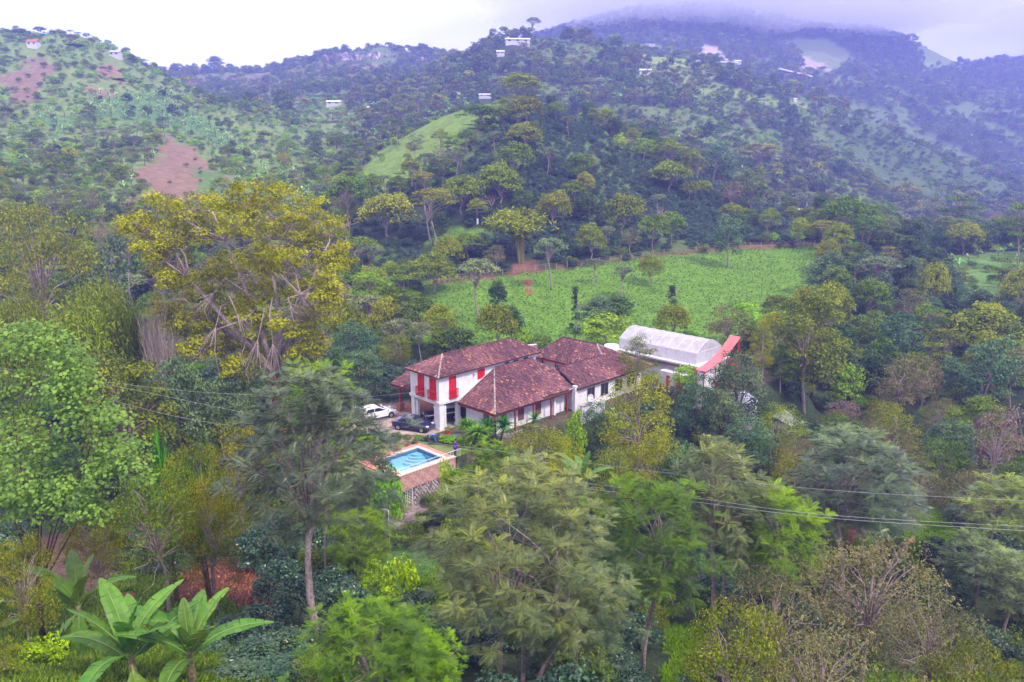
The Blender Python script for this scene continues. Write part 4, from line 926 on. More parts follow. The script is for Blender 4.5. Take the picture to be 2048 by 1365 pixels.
# -- banana plants in front, every leaf a part
def banana(px, py_base, Y, h, n, label, ls=1., rz=0, z=None, dead=2, young=0):
    r = ray(px, py_base); x = r[0] * Y / r[1]; zz = float(gz(x, Y)) if z is None else z
    h = max(zrow(py_base, Y) - zz, .9)      # the leaves spring from this row
    root = empty('banana_plant', (x, Y, zz), rz)
    link('stem', banana_stem_mesh(h), root)
    for i in range(n):
        a = i * 2.399 + random.uniform(-.2, .2); k = i % 4; t = i / n
        el = 1.4 - .85 * t + random.uniform(-.1, .1)
        if i >= n - dead: el = -.85 + random.uniform(-.2, .2)
        s = ls * random.uniform(.85, 1.1) * (.8 if i < 1 else 1)
        link('leaf', BAN_LEAF[k], root, (0, 0, h + .3 - .35 * t), (random.uniform(-.25, .25), -el, a), (s, s, s))
    tag(root, label, 'banana plant')
banana(158, 1225, 26.5, 1.6, 10, 'darker banana plant with hanging old leaves at lower left', 1.0, .9, dead=3)
banana(265, 1345, 21.5, 1.3, 11, 'bright banana plant at the bottom edge, left of its twin', 1.1, .2, dead=1)
banana(385, 1355, 22.0, 1.3, 10, 'bright banana plant at the bottom edge, right of its twin', 1.1, 2.2, dead=0)
banana(-45, 1310, 23, 1.8, 7, 'banana leaf reaching in from the left edge near the bottom', .9, 1.2, dead=1)
banana(1165, 968, 52, 2.6, 8, 'lone banana plant with pale leaves under the wires at centre right', 1.2, 0.6, dead=1)
banana(345, 1135, 34, 1.2, 7, 'dark broad leaved plant with two upright light leaves behind the litter', .7, .5, dead=0)

# coffee bushes right of the banana plants and below the tall pinnate tree
for i, (px, top, Y, w) in enumerate(((400, 1265, 27, 110), (455, 1240, 28.5, 120), (520, 1215, 30, 110), (500, 1290, 25.5, 130), (560, 1265, 27, 120), (545, 1330, 24, 130), (610, 1300, 26, 110), (640, 1250, 28, 110), (470, 1345, 23, 120), (590, 1160, 33, 110), (555, 1120, 36, 110), (830, 1175, 34, 110), (800, 1235, 31, 100))):
    plant_px('near_coffee', px, top, w, ['dark coffee bush touching the right banana plant', 'dark coffee bush behind the right banana plant', 'dark coffee bush under the red litter', 'front dark coffee bush between banana and trunk', 'dark coffee bush left of the bare pink trunk', 'lowest dark coffee bush left of the pink trunk', 'dark coffee bush at the foot of the pink trunk', 'dark coffee bush right of the pink trunk foot', 'dark coffee bush at the bottom edge right of the bananas', 'dark coffee bush behind the middle of the pink trunk', 'farther dark coffee bush left of the upper pink trunk', 'dark coffee bush left of the biggest pinnate tree', 'dark coffee bush above the lime pinnate crown'][i], None, Y, cat='coffee bush', name='coffee_bush', group='coffee bushes beside the banana plants')
# ------------------------------------------------------------------ filling woods and coffee
CAP = [(-200, 640), (0, 640), (250, 700), (400, 790), (560, 800), (690, 860), (715, 1025), (905, 1020), (925, 905), (1000, 880), (1150, 880), (1180, 850), (1240, 800), (1330, 800), (1500, 780), (1600, 700), (1800, 640), (2300, 640)]
def cap(px): return np.interp(px, [p[0] for p in CAP], [p[1] for p in CAP])
OPEN = [z for z in ZONES if z[0] in (G_FIELD, G_LIME, G_LITTER, G_SOIL) or z[2] < 60]
def is_open(x, y):
    c = cover_at(x, y); return not (abs(c[0] - .035) < .003 and abs(c[1] - .05) < .003)
def blocked(x, y, r):
    a, b = hab(x, y)
    if -1 < a < 46 and -17 < b < 10.5 and not (a > 0 and b < -8.6 and a < 27): return True
    if -14.5 < a < 0 and -7.5 < b < 13: return True
    return False
def frustum(x, y, z, m=60):
    px, py = proj(x, y, z); return -m < px < 2048 + m and py < 1365 + 260
cells = {}
def free(x, y, r, k=.55):
    i, j = int(x // 6), int(y // 6)
    for a in range(i - 2, i + 3):
        for b in range(j - 2, j + 3):
            for (qx, qy, qr) in cells.get((a, b), ()):
                if (qx - x) ** 2 + (qy - y) ** 2 < ((r + qr) * k) ** 2: return False
    return True
def occupy(x, y, r): cells.setdefault((int(x // 6), int(y // 6)), []).append((x, y, r))
for q in LOG: occupy(*q)
# ------------------------------------------------------------------ building materials
WHITE = mat('white_plaster', (.78, .76, .77), .8, .2, var=.04, scale=.9, col2=(.60, .58, .61))
STAIN = mat('stained_plaster', (.62, .60, .62), .85, .2, var=.2, scale=2.5, col2=(.34, .32, .33))
RED = mat('red_paint', (.62, .012, .02), .55, .4, var=.12, scale=3)
REDB = mat('dark_red_paint', (.36, .03, .035), .6, .3, var=.2, scale=3)
REDM = mat('red_metal_sheet', (.62, .13, .13), .45, .4, var=.1, scale=1.2)
GREYM = mat('grey_metal_sheet', (.42, .43, .50), .4, .5, metal=.3, var=.2, scale=1.5)
BRICK = mat('orange_brick', (.42, .17, .09), .85, .2, var=.3, scale=9, bump=.3)
CONC = mat('concrete', (.34, .29, .27), .9, .2, var=.3, scale=2.0, bump=.2)
GLASS = mat('dark_glass', (.03, .035, .05), .12, .6, var=.1)
FRAME = mat('brown_window_frame', (.20, .09, .07), .6, .3)
# ------------------------------------------------------------------ far houses and poles
def far_house(px, row, Y, Wd, H, D, label, roofc, name='far_house', rz=0, cat='house', walls=None):
    Wd *= .8; H *= .72; D *= .8; x, y, z0 = pick(px, row + 4, Y * .72); zt_ = z0 + H + 1.0
    for k_ in range(4): occupy(x * (1 - k_ * 7 / y), y - k_ * 7, (Wd * .5 + 3) * 1.3)
    r_ = empty(name, (x, y, zt_ - H), rz); tag(r_, label, cat)
    MB().box(-Wd / 2, Wd / 2, -D / 2, D / 2, -4, H * .62).obj('wall', walls or STAIN, r_)
    MB().add([(-Wd * .53, -D * .6, H * .6), (Wd * .53, -D * .6, H * .6), (Wd * .53, D * .6, H * .6), (-Wd * .53, D * .6, H * .6), (-Wd * .53, 0, H), (Wd * .53, 0, H)], [(0, 1, 5, 4), (2, 3, 4, 5), (0, 4, 3), (1, 2, 5), (0, 3, 2, 1)]).obj('roof', roofc, r_)
    n_ = max(2, int(Wd / 4.5))
    for i in range(n_): x0 = -Wd / 2 + Wd * (i + .3) / n_; MB().box(x0, x0 + Wd * .35 / n_, -D / 2 - .06, -D / 2 - .01, .4, H * .5).obj('window' if i != n_ // 2 else 'door', GLASS if i != n_ // 2 else FRAME, r_)
FRED = mat('far_red_roof', (.42, .12, .08), .8, .2); FWH = mat('far_white_roof', (.72, .68, .64), .6, .3); FGR = mat('far_grey_roof', (.40, .38, .40), .6, .3)
far_house(68, 92, 500, 7, 4.5, 5, 'little red and white house high on the left hillside', FRED)
far_house(232, 112, 495, 7, 4, 5, 'small pale house with posts on the left skyline', FGR)
far_house(1035, 84, 640, 22, 4, 8, 'long white roofed house among trees on the centre ridge', FWH, rz=R(4))
far_house(1001, 108, 630, 7, 3.5, 6, 'cream box shaped house just below the long ridge house', FWH)
far_house(668, 208, 430, 12, 3.5, 6, 'white roofed farm in the valley between left hill and middle hill', FWH)
far_house(742, 220, 420, 7, 3.2, 5, 'small grey roofed house right of the white valley farm', FGR)
far_house(970, 193, 312, 9, 2.2, 5, 'pale metal roof just showing over the crest of the middle hill', FWH)
far_house(1290, 146, 610, 10, 4, 6, 'white house halfway up the hazy centre right slope', FWH)
far_house(1590, 200, 620, 3, 2, 3, 'tiny white hut on the hazy right ridge', FWH)
far_house(1970, 336, 600, 5, 3, 4, 'white hut low on the misty mountain at far right', FWH)
far_house(1300, 90, 650, 14, 3, 5, 'row of low dark sheds on top of the centre right ridge', FGR)
far_house(1475, 124, 850, 9, 4, 6, 'white box building right of the road viaduct', FWH)
far_house(1536, 136, 850, 6, 4, 5, 'small pale building between the two viaduct pieces', FWH)
far_house(1600, 424, 262, 5, 2, 3, 'pale hut on the right ridge behind the light pole', FWH)
def zid_at(x, y):
    u = np.clip(((x / y - US[0]) / DU).astype(int), 0, NU - 1); v = np.clip(((np.log(np.maximum(y, 4)) - LOGY0) / LOGD).astype(int), 0, NY - 1); return ZID[v, u]
def visible(x, y, zt, n=28):
    """is a point above the ground in sight of the camera (terrain only)"""
    ok = np.ones(len(x), bool)
    for k in range(3, n):
        t = (k / n) ** 1.3; ok &= gz(x * t, y * t) < CZ + (zt - CZ) * t + .5 + .002 * y
    return ok
CAND = []       # (category, key, x, y, z, h, w, px, row)
def scatter(y0, y1, step, choose, prob=1., hk=1., capped=False, jit=.42):
    """jittered grid over the seen ground between two distances"""
    hw = .74; ys = np.arange(y0, y1, step); out = []
    for yy in ys:
        xs = np.arange(-yy * hw - 4, yy * hw + 4, step); n = len(xs)
        out.append(np.stack([xs + (rng.random(n) - .5) * 2 * jit * step, yy + (rng.random(n) - .5) * 2 * jit * step], 1))
    Q = np.concatenate(out); Q = Q[Q[:, 1] > 12]; x, y = Q[:, 0], Q[:, 1]; z = gz(x, y); px, row = proj(x, y, z)
    vis = visible(x, y, z + 7) & (px > -90) & (px < 2138) & (row < 1365 + 400 * 30 / y)
    zi = zid_at(x, y); nn = fbm(x, y, 30, 3, 77)
    for i in np.nonzero(vis)[0]:
        if rng.random() > prob: continue
        c_ = choose(px[i], row[i], x[i], y[i], zi[i], nn[i])
        if not c_: continue
        cat, key, h, w = c_; s = (.75 + .5 * rng.random()) if y[i] < 300 else .5 + .95 * rng.random() ** 1.6; h *= s * (.9 + .2 * rng.random()); w *= s
        if blocked(x[i], y[i], w / 2): continue
        if y[i] < 84:
            _, tr = proj(x[i], y[i], z[i] + h); cp_ = cap(px[i])
            if tr < cp_:
                need = (row[i] - cp_) / max(row[i] - tr, 1)
                if need < .35: continue
                h *= need; w *= max(need, .6)
        if not free(x[i], y[i], w / 2, .62 if cat != 'coffee' else .42): continue
        occupy(x[i], y[i], w / 2); CAND.append((cat, key, x[i], y[i], z[i], h, w, px[i], row[i]))
pk = lambda *a: a[int(rng.random() * len(a)) % len(a)]
BIGZ = 0; BANZ = 1; CLEAR = next(i for i, z in enumerate(ZONES) if z[0] == (.11, .20, .035))
def near(px, row, x, y, zi, nn):
    if zi >= 0: return None
    if 600 < px < 1400 and y < 42: return ('coffee', 'near_coffee', 2.4, 2.6) if rng.random() < .8 else None
    r = rng.random()
    if px > 1350:
        if r < .45: return ('coffee', 'near_coffee', 2.4, 2.6)
        return ('tree', pk('olive_tree', 'brown_tree', 'near_forest_tree', 'pinnate_dark', 'brown_tree', 'near_dark_tree', 'golden_green_tree'), 7, 5.5)
    if r < .55: return ('coffee', 'near_coffee', 2.5, 2.8)
    return ('tree', pk('near_dark_tree', 'near_dark_tree', 'near_forest_tree', 'olive_tree', 'golden_green_tree'), 6, 5)
def near_bush(px, row, x, y, zi, nn):
    if zi >= 0: return None
    if px < 620 and y < 45 and rng.random() < .75: return None
    return pk(('coffee', 'near_coffee', 2.2, 2.4), ('coffee', 'near_coffee', 2.2, 2.4), ('bush', 'bush', 2.0, 2.4), ('bush', 'olive_bush', 2.4, 2.6), ('bush', 'bush', 2.4, 2.6))
def coffee_slope(px, row, y): return y > 125 and inpoly(px, row, [(940, 300), (1060, 200), (1130, 230), (1300, 330), (1500, 400), (1640, 440), (1640, 480), (1330, 495), (1000, 535), (700, 560), (690, 420), (900, 400)])
def mid(px, row, x, y, zi, nn):
    if zi == CLEAR: return ('banana', 'far_banana', 2.6, 3.2) if rng.random() < .5 else ('bush', pk('bush', 'lime_bush', 'coffee_bush'), 1.8, 2.4)
    if zi == 4 or zi == 5 or zi >= 18: return ('bush', 'bush', 1.6, 1.8) if rng.random() < .03 and zi != 4 else None
    if zi == 3: return ('bush', pk('lime_bush', 'bush', 'olive_bush'), 2, 2.6) if rng.random() < .18 else None
    if zi == 6 or zi == 7: return ('bush', 'bush', 1.5, 2) if rng.random() < .1 else None
    if zi == BANZ: return ('banana', 'far_banana', 3.2, 3.6) if rng.random() < .85 else ('tree', 'dark_tree', 4, 4)
    r = rng.random()
    if zi == BIGZ: 
        if r < .2: return ('tree', pk('forest_tree', 'airy_tree', 'umbrella_tree', 'shade_tree'), 7, 6)
        if r < .6: return ('banana', 'far_banana', 3.2, 3.4)
        return ('bush', pk('lime_bush', 'lime_bush', 'bush'), 2.2, 3.5)
    if zi == 2: return ('tree', pk('umbrella_tree', 'airy_tree', 'shade_tree', 'lime_tree'), 6, 5.5) if r < .4 else ('bush', 'lime_bush', 2, 3.2)
    if coffee_slope(px, row, y):
        return ('tree', pk('umbrella_tree', 'shade_tree', 'airy_tree', 'forest_tree', 'dark_tree'), 6.5, 6) if r < .13 else None
    if px > 1640: return ('tree', pk('shade_tree', 'forest_tree', 'dark_tree', 'airy_tree', 'flat_tree', 'blue_tree', 'blue_tree', 'umbrella_tree', 'feathery_tree', 'dark_tree'), 8.5, 6.5)
    return ('tree', pk('shade_tree', 'forest_tree', 'umbrella_tree', 'dark_tree', 'airy_tree', 'flat_tree', 'shade_tree', 'umbrella_tree', 'feathery_tree', 'forked_tree'), 7.6, 6.6)
def coffee(px, row, x, y, zi, nn):
    if zi >= 0 and zi != 2: return None
    if y < 125: return None
    return ('coffee', 'coffee_bush', 2.0, 2.4) if ((coffee_slope(px, row, y) and px > 930 and nn > -.33) or rng.random() < .5) else None
def far(px, row, x, y, zi, nn):
    if zi in (13, 14, 15, 16):          # woodland and thickets gather in drifts over the pasture
        k_ = float(fbm(np.array([x]), np.array([y]), 16, 2, 31)[0]); q_ = rng.random()
        if k_ > .02: return ('tree', pk('far_tree', 'far_lime_tree', 'far_pale_tree', 'far_dark_tree'), 6, 6.5) if q_ < .6 else ('bush', 'bush', 2.5, 4)
        return ('bush', pk('bush', 'lime_bush'), 2, 3.2) if q_ < .22 else None
    if zi > 1: 
        if y > 900: return None
        return ('bush', 'bush', 2.5, 3.5) if rng.random() < ({13: .4, 14: .5, 15: .45, 16: .9}.get(zi, .22)) else None
    r = rng.random()
    if y < 640 and px < 700:
        if zi == BANZ: return ('banana', 'far_banana', 3.4, 4.0) if r < .9 else ('tree', 'far_dark_tree', 6, 6)
        if r < .08 + nn * .45: return ('tree', pk('far_tree', 'far_lime_tree', 'far_pale_tree', 'far_tree'), 6, 6.5)
        return ('bush', pk('bush', 'lime_bush', 'lime_bush'), 2.2, 4) if r < .7 else None
    if nn < -.16 and zi < 0 and y < 1150: return ('bush', pk('bush', 'lime_bush'), 2.5, 4) if r < .3 else ('tree', pk('far_pale_tree', 'far_tree', 'far_lime_tree'), 7, 7) if r < .4 else None
    if nn > .22 and y < 900: return ('banana', 'far_banana', 3.6, 4.4) if r < .75 else ('tree', 'far_tree', 7, 7)
    return ('tree', pk('far_tree', 'far_tree', 'far_tree', 'far_dark_tree', 'far_pale_tree', 'far_lime_tree', 'far_brown_tree', 'far_lime_tree', 'far_tree'), 8.5, 8)
scatter(22, 100, 5.6, near)
scatter(22, 104, 2.6, near_bush)
scatter(104, 330, 5.8, mid)
scatter(104, 300, 3.2, lambda px, row, x, y, zi, nn: None if (zi > 2 or coffee_slope(px, row, y)) else ('bush', pk('bush', 'bush', 'lime_bush', 'olive_bush'), 2.4, 3.2))
scatter(128, 330, 1.9, coffee)
scatter(330, 650, 5.4, far)
scatter(650, 1420, 7.6, far)
scatter(300, 650, 4.2, lambda px, row, x, y, zi, nn: ('banana', 'far_banana', 3.3, 3.8) if zi == BANZ else (None if zi > 1 else ('bush', pk('bush', 'bush', 'lime_bush'), 2.6, 3.8) if rng.random() < .5 else None))

# -- which stand as things of their own: the ones that show largest
ZN = [('left hillside', lambda p, r, y: y > 180 and p < 640), ('misty far mountain', lambda p, r, y: y > 640), ('hazy right hillside', lambda p, r, y: y > 300 and p > 1150), ('far hillside', lambda p, r, y: y > 300),
      ('coffee slope', lambda p, r, y: coffee_slope(p, r, y)), ('middle hill', lambda p, r, y: y > 165 and p < 1640), ('right ridge', lambda p, r, y: y > 190), ('right gully', lambda p, r, y: y > 96 and p > 1480),
      ('valley behind the house', lambda p, r, y: y > 92 and p > 620), ('wood on the left', lambda p, r, y: y > 58 and p < 620), ('wood right of the house', lambda p, r, y: p > 1480 and y > 62), ('slope below the house', lambda p, r, y: y > 50 and p > 620),
      ('lower right wood', lambda p, r, y: p > 1300), ('lower left garden', lambda p, r, y: p < 640), ('bottom centre wood', lambda p, r, y: True)]
LOOK = dict(lime_tree='lime green tree', near_coffee='dark glossy coffee bush', coffee_bush='dark glossy coffee bush', bush='green leafy bush', lime_bush='bright green bush', olive_bush='olive green bush', far_banana='star shaped banana plant',
  umbrella_tree='yellow green domed tree', shade_tree='spreading shade tree', flat_tree='flat topped tree', forest_tree='green bushy tree', dark_tree='dark bushy tree', blue_tree='blue green tree', airy_tree='thin grey green tree',
  forked_tree='olive forked tree', feathery_tree='brown feathery tree', near_dark_tree='dark blue green tree', near_forest_tree='green leafy tree', olive_tree='olive small leaved tree', brown_tree='brown olive feathery tree',
  golden_green_tree='golden green tree', pinnate_dark='dark pinnate leaved tree', far_tree='green far tree', far_dark_tree='dark far tree', far_pale_tree='pale far tree', far_brown_tree='brown far tree', far_lime_tree='yellow green far tree')
NAME = dict(near_coffee='coffee_bush', far_banana='banana_plant', near_dark_tree='dark_tree', near_forest_tree='forest_tree', airy_tree='slender_tree', pinnate_dark='pinnate_tree', far_tree='distant_tree', far_dark_tree='distant_dark_tree',
  far_pale_tree='distant_pale_tree', far_brown_tree='distant_brown_tree', far_lime_tree='distant_yellow_tree')
CATN = dict(tree='tree', coffee='coffee bush', bush='bush', banana='banana plant')
LIM = dict(tree=300 - 165, coffee=270, bush=200, banana=200)
ORD = ['first', 'second', 'third', 'fourth', 'fifth', 'sixth', 'seventh', 'eighth', 'ninth', 'tenth', 'eleventh', 'twelfth', 'thirteenth', 'fourteenth']
SINGLE = []; REST = {}
for cat in LIM:
    cs_ = [c_ for c_ in CAND if c_[0] == cat]
    inn = lambda c_: 10 < c_[7] < 2038 and proj(c_[2], c_[3], c_[4] + c_[5])[1] < 1350
    cs_.sort(key=lambda c_: -(c_[5] + c_[6]) / c_[3] * (1 if inn(c_) else .01))
    SINGLE += cs_[:LIM[cat]]; rest = cs_[LIM[cat]:]; seen = {}
    for c_ in rest: seen.setdefault(c_[1], []).append(c_)
    for k_, l_ in seen.items():         # far kinds: a few single ones, which also lend their mesh to the mass
        nv = len(PROTO[k_])
        SINGLE += l_[:nv]; REST.setdefault(cat, {})[k_] = l_[nv:]
groups = {}
for c_ in SINGLE:
    zn = next(n for n, f in ZN if f(c_[7], c_[8], c_[3])); groups.setdefault((zn, NAME.get(c_[1], c_[1]), LOOK[c_[1]]), []).append(c_)
SRC = {}
vcount = {}
for (zn, nm, look), l_ in groups.items():
    gname = look + 's on the ' + zn if zn != 'valley behind the house' else look + 's in the ' + zn
    gname = gname.replace('bushs', 'bushes'); plural = look.replace('bush', 'bushe') + 's'; prep = 'in' if zn.split()[0] in ('valley', 'wood', 'lower', 'bottom') or 'gully' in zn else 'on'
    BN = {1: [''], 2: ['upper ', 'lower '], 3: ['upper ', 'middle ', 'lower '], 4: ['uppermost ', 'upper ', 'lower ', 'lowest '], 5: ['uppermost ', 'upper ', 'middle ', 'lower ', 'lowest ']}
    nb = (len(l_) + 13) // 14; nb = nb if nb <= 5 else 0
    l_.sort(key=lambda c_: c_[8]); bands = [l_] if nb < 2 else [[l_[i] for i in q] for q in np.array_split(np.arange(len(l_)), nb)]
    for bi, bd in enumerate(bands):
        bd.sort(key=lambda c_: c_[7]); bn = BN[nb][bi] if nb else ''
        for i, c_ in enumerate(bd):
            if nb == 0: lab = f'{look} in the dense planting {prep} the {zn}'
            elif len(bd) == 1: lab = f'only {look} {prep} the {bn}{zn}'
            else: lab = f'{ORD[i]} {look} from left {prep} the {bn}{zn}'
            k_ = c_[1]; v = vcount.get(k_, 0) % len(PROTO[k_]); vcount[k_] = vcount.get(k_, 0) + 1
            t = plant(k_, c_[2], c_[3], c_[5], c_[6], lab, CATN[c_[0]], f'{plural} {prep} the {zn}', nm, z=c_[4], var=v)
            ch = t.children
            SRC.setdefault((k_, v), [o for o in COL.objects[-2:] if o.parent == t])
def mass(name, items, label):
    """the remaining plants of one sort: one object whose geometry nodes stand copies of the single plants on points"""
    keys = sorted({k for k, v in SRC if k in items}); srcs = [(k, v) for k, v in sorted(SRC) if k in keys]; idx = {s: i for i, s in enumerate(srcs)}
    pts = []; at_i = []; at_r = []; at_s = []
    for k, l_ in items.items():
        vs = [v for (kk, v) in srcs if kk == k]
        for c_ in l_:
            v = vs[int(rng.random() * len(vs)) % len(vs)]; _, _, H, Wd = PROTO[k][v]
            pts.append((c_[2], c_[3], c_[4])); at_i.append(idx[(k, v)]); at_r.append(rng.random() * 6.283); at_s.append((c_[6] / Wd, c_[6] / Wd, c_[5] / H))
    if not pts: return
    me = bpy.data.meshes.new(name); me.vertices.add(len(pts)); me.vertices.foreach_set('co', np.array(pts, np.float32).ravel())
    a = me.attributes.new('kind_index', 'INT', 'POINT'); a.data.foreach_set('value', np.array(at_i, np.int32))
    a = me.attributes.new('turn', 'FLOAT_VECTOR', 'POINT'); a.data.foreach_set('vector', np.array([(0, 0, r_) for r_ in at_r], np.float32).ravel())
    a = me.attributes.new('grow', 'FLOAT_VECTOR', 'POINT'); a.data.foreach_set('vector', np.array(at_s, np.float32).ravel())
    o = link(name, me); tag(o, label, None, None, 'stuff')
    g = bpy.data.node_groups.new(name, 'GeometryNodeTree'); g.is_modifier = True
    g.interface.new_socket('Geometry', in_out='INPUT', socket_type='NodeSocketGeometry'); g.interface.new_socket('Geometry', in_out='OUTPUT', socket_type='NodeSocketGeometry')
    gi = g.nodes.new('NodeGroupInput'); go = g.nodes.new('NodeGroupOutput'); jo = g.nodes.new('GeometryNodeJoinGeometry')
    def attr(nm, ty):
        n = g.nodes.new('GeometryNodeInputNamedAttribute'); n.data_type = ty; n.inputs[0].default_value = nm; return n.outputs[0]
    ai, ar, as_ = attr('kind_index', 'INT'), attr('turn', 'FLOAT_VECTOR'), attr('grow', 'FLOAT_VECTOR')
    for part in (0, 1):
        gti = []
        for s in srcs:
            obs = SRC[s]
            if part >= len(obs): continue
            n = g.nodes.new('GeometryNodeObjectInfo'); n.transform_space = 'ORIGINAL'; n.inputs[0].default_value = obs[part]; n.inputs['As Instance'].default_value = True; gti.append(n)
        j2 = g.nodes.new('GeometryNodeGeometryToInstance')
        for n in reversed(gti): g.links.new(n.outputs['Geometry'], j2.inputs[0])
        ip = g.nodes.new('GeometryNodeInstanceOnPoints'); ip.inputs['Pick Instance'].default_value = True
        g.links.new(gi.outputs[0], ip.inputs['Points']); g.links.new(j2.outputs[0], ip.inputs['Instance']); g.links.new(ai, ip.inputs['Instance Index'])
        er = g.nodes.new('FunctionNodeEulerToRotation'); g.links.new(ar, er.inputs[0]); g.links.new(er.outputs[0], ip.inputs['Rotation']); g.links.new(as_, ip.inputs['Scale'])
        g.links.new(ip.outputs[0], jo.inputs[0])
    g.links.new(jo.outputs[0], go.inputs[0])
    md = o.modifiers.new('copies', 'NODES'); md.node_group = g
mass('distant_forest', REST.get('tree', {}), 'forest covering the hillsides and mountains, too many trees to count')
mass('coffee_plantation', REST.get('coffee', {}), 'dense rows of dark coffee bushes on the slopes')
mass('undergrowth', REST.get('bush', {}), 'mixed green scrub between the trees')
mass('banana_plantation', REST.get('banana', {}), 'pale green banana plants covering the far slopes')
print('PLANTS', len(CAND), {k: sum(len(v) for v in d.values()) for k, d in REST.items()}, 'single', len(SINGLE), 'placed', len(LOG))
# ------------------------------------------------------------------ farm buildings (a to the right and away, b to the left and away)
def tile_mat():
    m, t, o = new_mat('clay_tile'); at = N(t, 'ShaderNodeAttribute', attribute_name='tint'); r = N(t, 'ShaderNodeValToRGB'); el = r.color_ramp.elements
    el[0].position = 0; el[0].color = (.09, .045, .055, 1); el[1].position = 1; el[1].color = (.56, .21, .09, 1)
    for p, cc in ((.3, (.165, .07, .078)), (.55, (.235, .10, .105)), (.74, (.29, .15, .15)), (.88, (.44, .17, .09))): q = el.new(p); q.color = (*cc, 1)
    tc = N(t, 'ShaderNodeTexCoord'); n = N(t, 'ShaderNodeTexNoise'); n.inputs['Scale'].default_value = 7; n.inputs['Detail'].default_value = 4
    mr = N(t, 'ShaderNodeMapRange'); mr.inputs[1].default_value = .3; mr.inputs[2].default_value = .7; mr.inputs[3].default_value = .65; mr.inputs[4].default_value = 1.3
    vm = N(t, 'ShaderNodeVectorMath', operation='SCALE'); b = N(t, 'ShaderNodeBsdfPrincipled'); b.inputs['Roughness'].default_value = .85; b.inputs['Specular IOR Level'].default_value = .2
    lk = t.links.new; lk(at.outputs['Fac'], r.inputs[0]); lk(tc.outputs['Object'], n.inputs['Vector']); lk(n.outputs['Fac'], mr.inputs[0]); lk(r.outputs[0], vm.inputs[0]); lk(mr.outputs[0], vm.inputs['Scale'])
    lk(vm.outputs[0], b.inputs['Base Color']); lk(b.outputs[0], o.inputs[0]); return m
TILE = tile_mat(); UNDER = mat('roof_underlay', (.09, .05, .045), .9, .1)
CAPM = mat('ridge_mortar', (.40, .33, .32), .9, .1, var=.3, scale=4)
def house(name, z=0): o = empty(name, (HC[0], HC[1], z), R(45)); return o
def tiles(poly, parent, pit=.21, course=.33, seed=0, orange=.0):
    """roof plane: slab plus a covering of half-round clay tiles laid in rows down the slope"""
    rg = np.random.default_rng(seed + 50); Pn = [np.array(p, float) for p in poly]
    n = np.zeros(3)
    for i in range(1, len(Pn) - 1): n += np.cross(Pn[i] - Pn[0], Pn[i + 1] - Pn[0])
    if n[2] < 0: n = -n; Pn = Pn[::-1]
    n = nrm(n); e = nrm(np.cross([0, 0, 1.], n)); s = nrm(np.cross(n, e))           # s points up the slope
    if s[2] < 0: s = -s
    o = Pn[0]; q = [((p - o) @ e, (p - o) @ s) for p in Pn]
    rf = MB().slab([tuple(p) for p in Pn], .10).obj('roof', UNDER, parent)
    us = np.arange(min(a for a, _ in q), max(a for a, _ in q) + pit, pit); ts = np.arange(min(b for _, b in q), max(b for _, b in q), course)
    U, T = np.meshgrid(us, ts, indexing='ij'); U = U + rg.normal(size=(len(us), 1)) * .012; ok = inpoly(U, T + course * .4, q); U, T = U[ok], T[ok]; m = len(U)
    U = U + rg.normal(size=m) * .012; T = T + rg.normal(size=m) * .02
    prof = [(-.088, .0), (-.05, .07), (.05, .07), (.088, .0)]; V = np.zeros((m, 8, 3)); lift = .02 + .015 * rg.random(m)
    for k in range(8):
        x, z = prof[k % 4]; up = k >= 4; sc = .82 if up else 1.0
        V[:, k] = o + (U + x * sc)[:, None] * e + (T + (course * 1.12 if up else 0))[:, None] * s + ((z * sc + (0 if up else .035)) + lift)[:, None] * n
    Fq = np.array([(0, 1, 5, 4), (1, 2, 6, 5), (2, 3, 7, 6)])[None] + (np.arange(m) * 8)[:, None, None]
    pn = fbm(U + seed * 31, T, 3.2, 3, 5 + seed); ti = np.clip(.32 + pn * .45 + rg.normal(size=m) * .17 + orange, 0, 1)
    hot = (fbm(U * 1.0 + 90 + seed * 7, T * .5, 1.4, 2, 8) > .52) | (rg.random(m) < .025); ti = np.where(hot, .8 + .2 * rg.random(m), ti)
    ob = link('roof_tiles', mesh_np('roof_tiles', V.reshape(-1, 3), Fq.reshape(-1, 4), TILE, np.repeat(ti, 3)), rf); tag(ob, kind='stuff')
    return rf
def ridge(p, q, parent, w=.12, m=None):
    p, q = np.array(p, float), np.array(q, float); L_ = np.linalg.norm(q - p); k = max(int(L_ / .4), 1); mb = MB()
    for i in range(k):
        a, b = p + (q - p) * i / k, p + (q - p) * (i + 1.1) / k; mb.tube([a + [0, 0, .05], b + [0, 0, .03]], [w, w * .8], 6)
    return mb.obj('ridge_cap', m or TILE, parent)
def seg_wall(parent, x0, x1, y0, y1, z0, z1, m=WHITE, name='wall'): return MB().box(x0, x1, y0, y1, z0, z1).obj(name, m, parent)

fh = house('farmhouse'); tag(fh, 'white farmhouse with red shutters and weathered clay tile roofs round a small court', 'house')
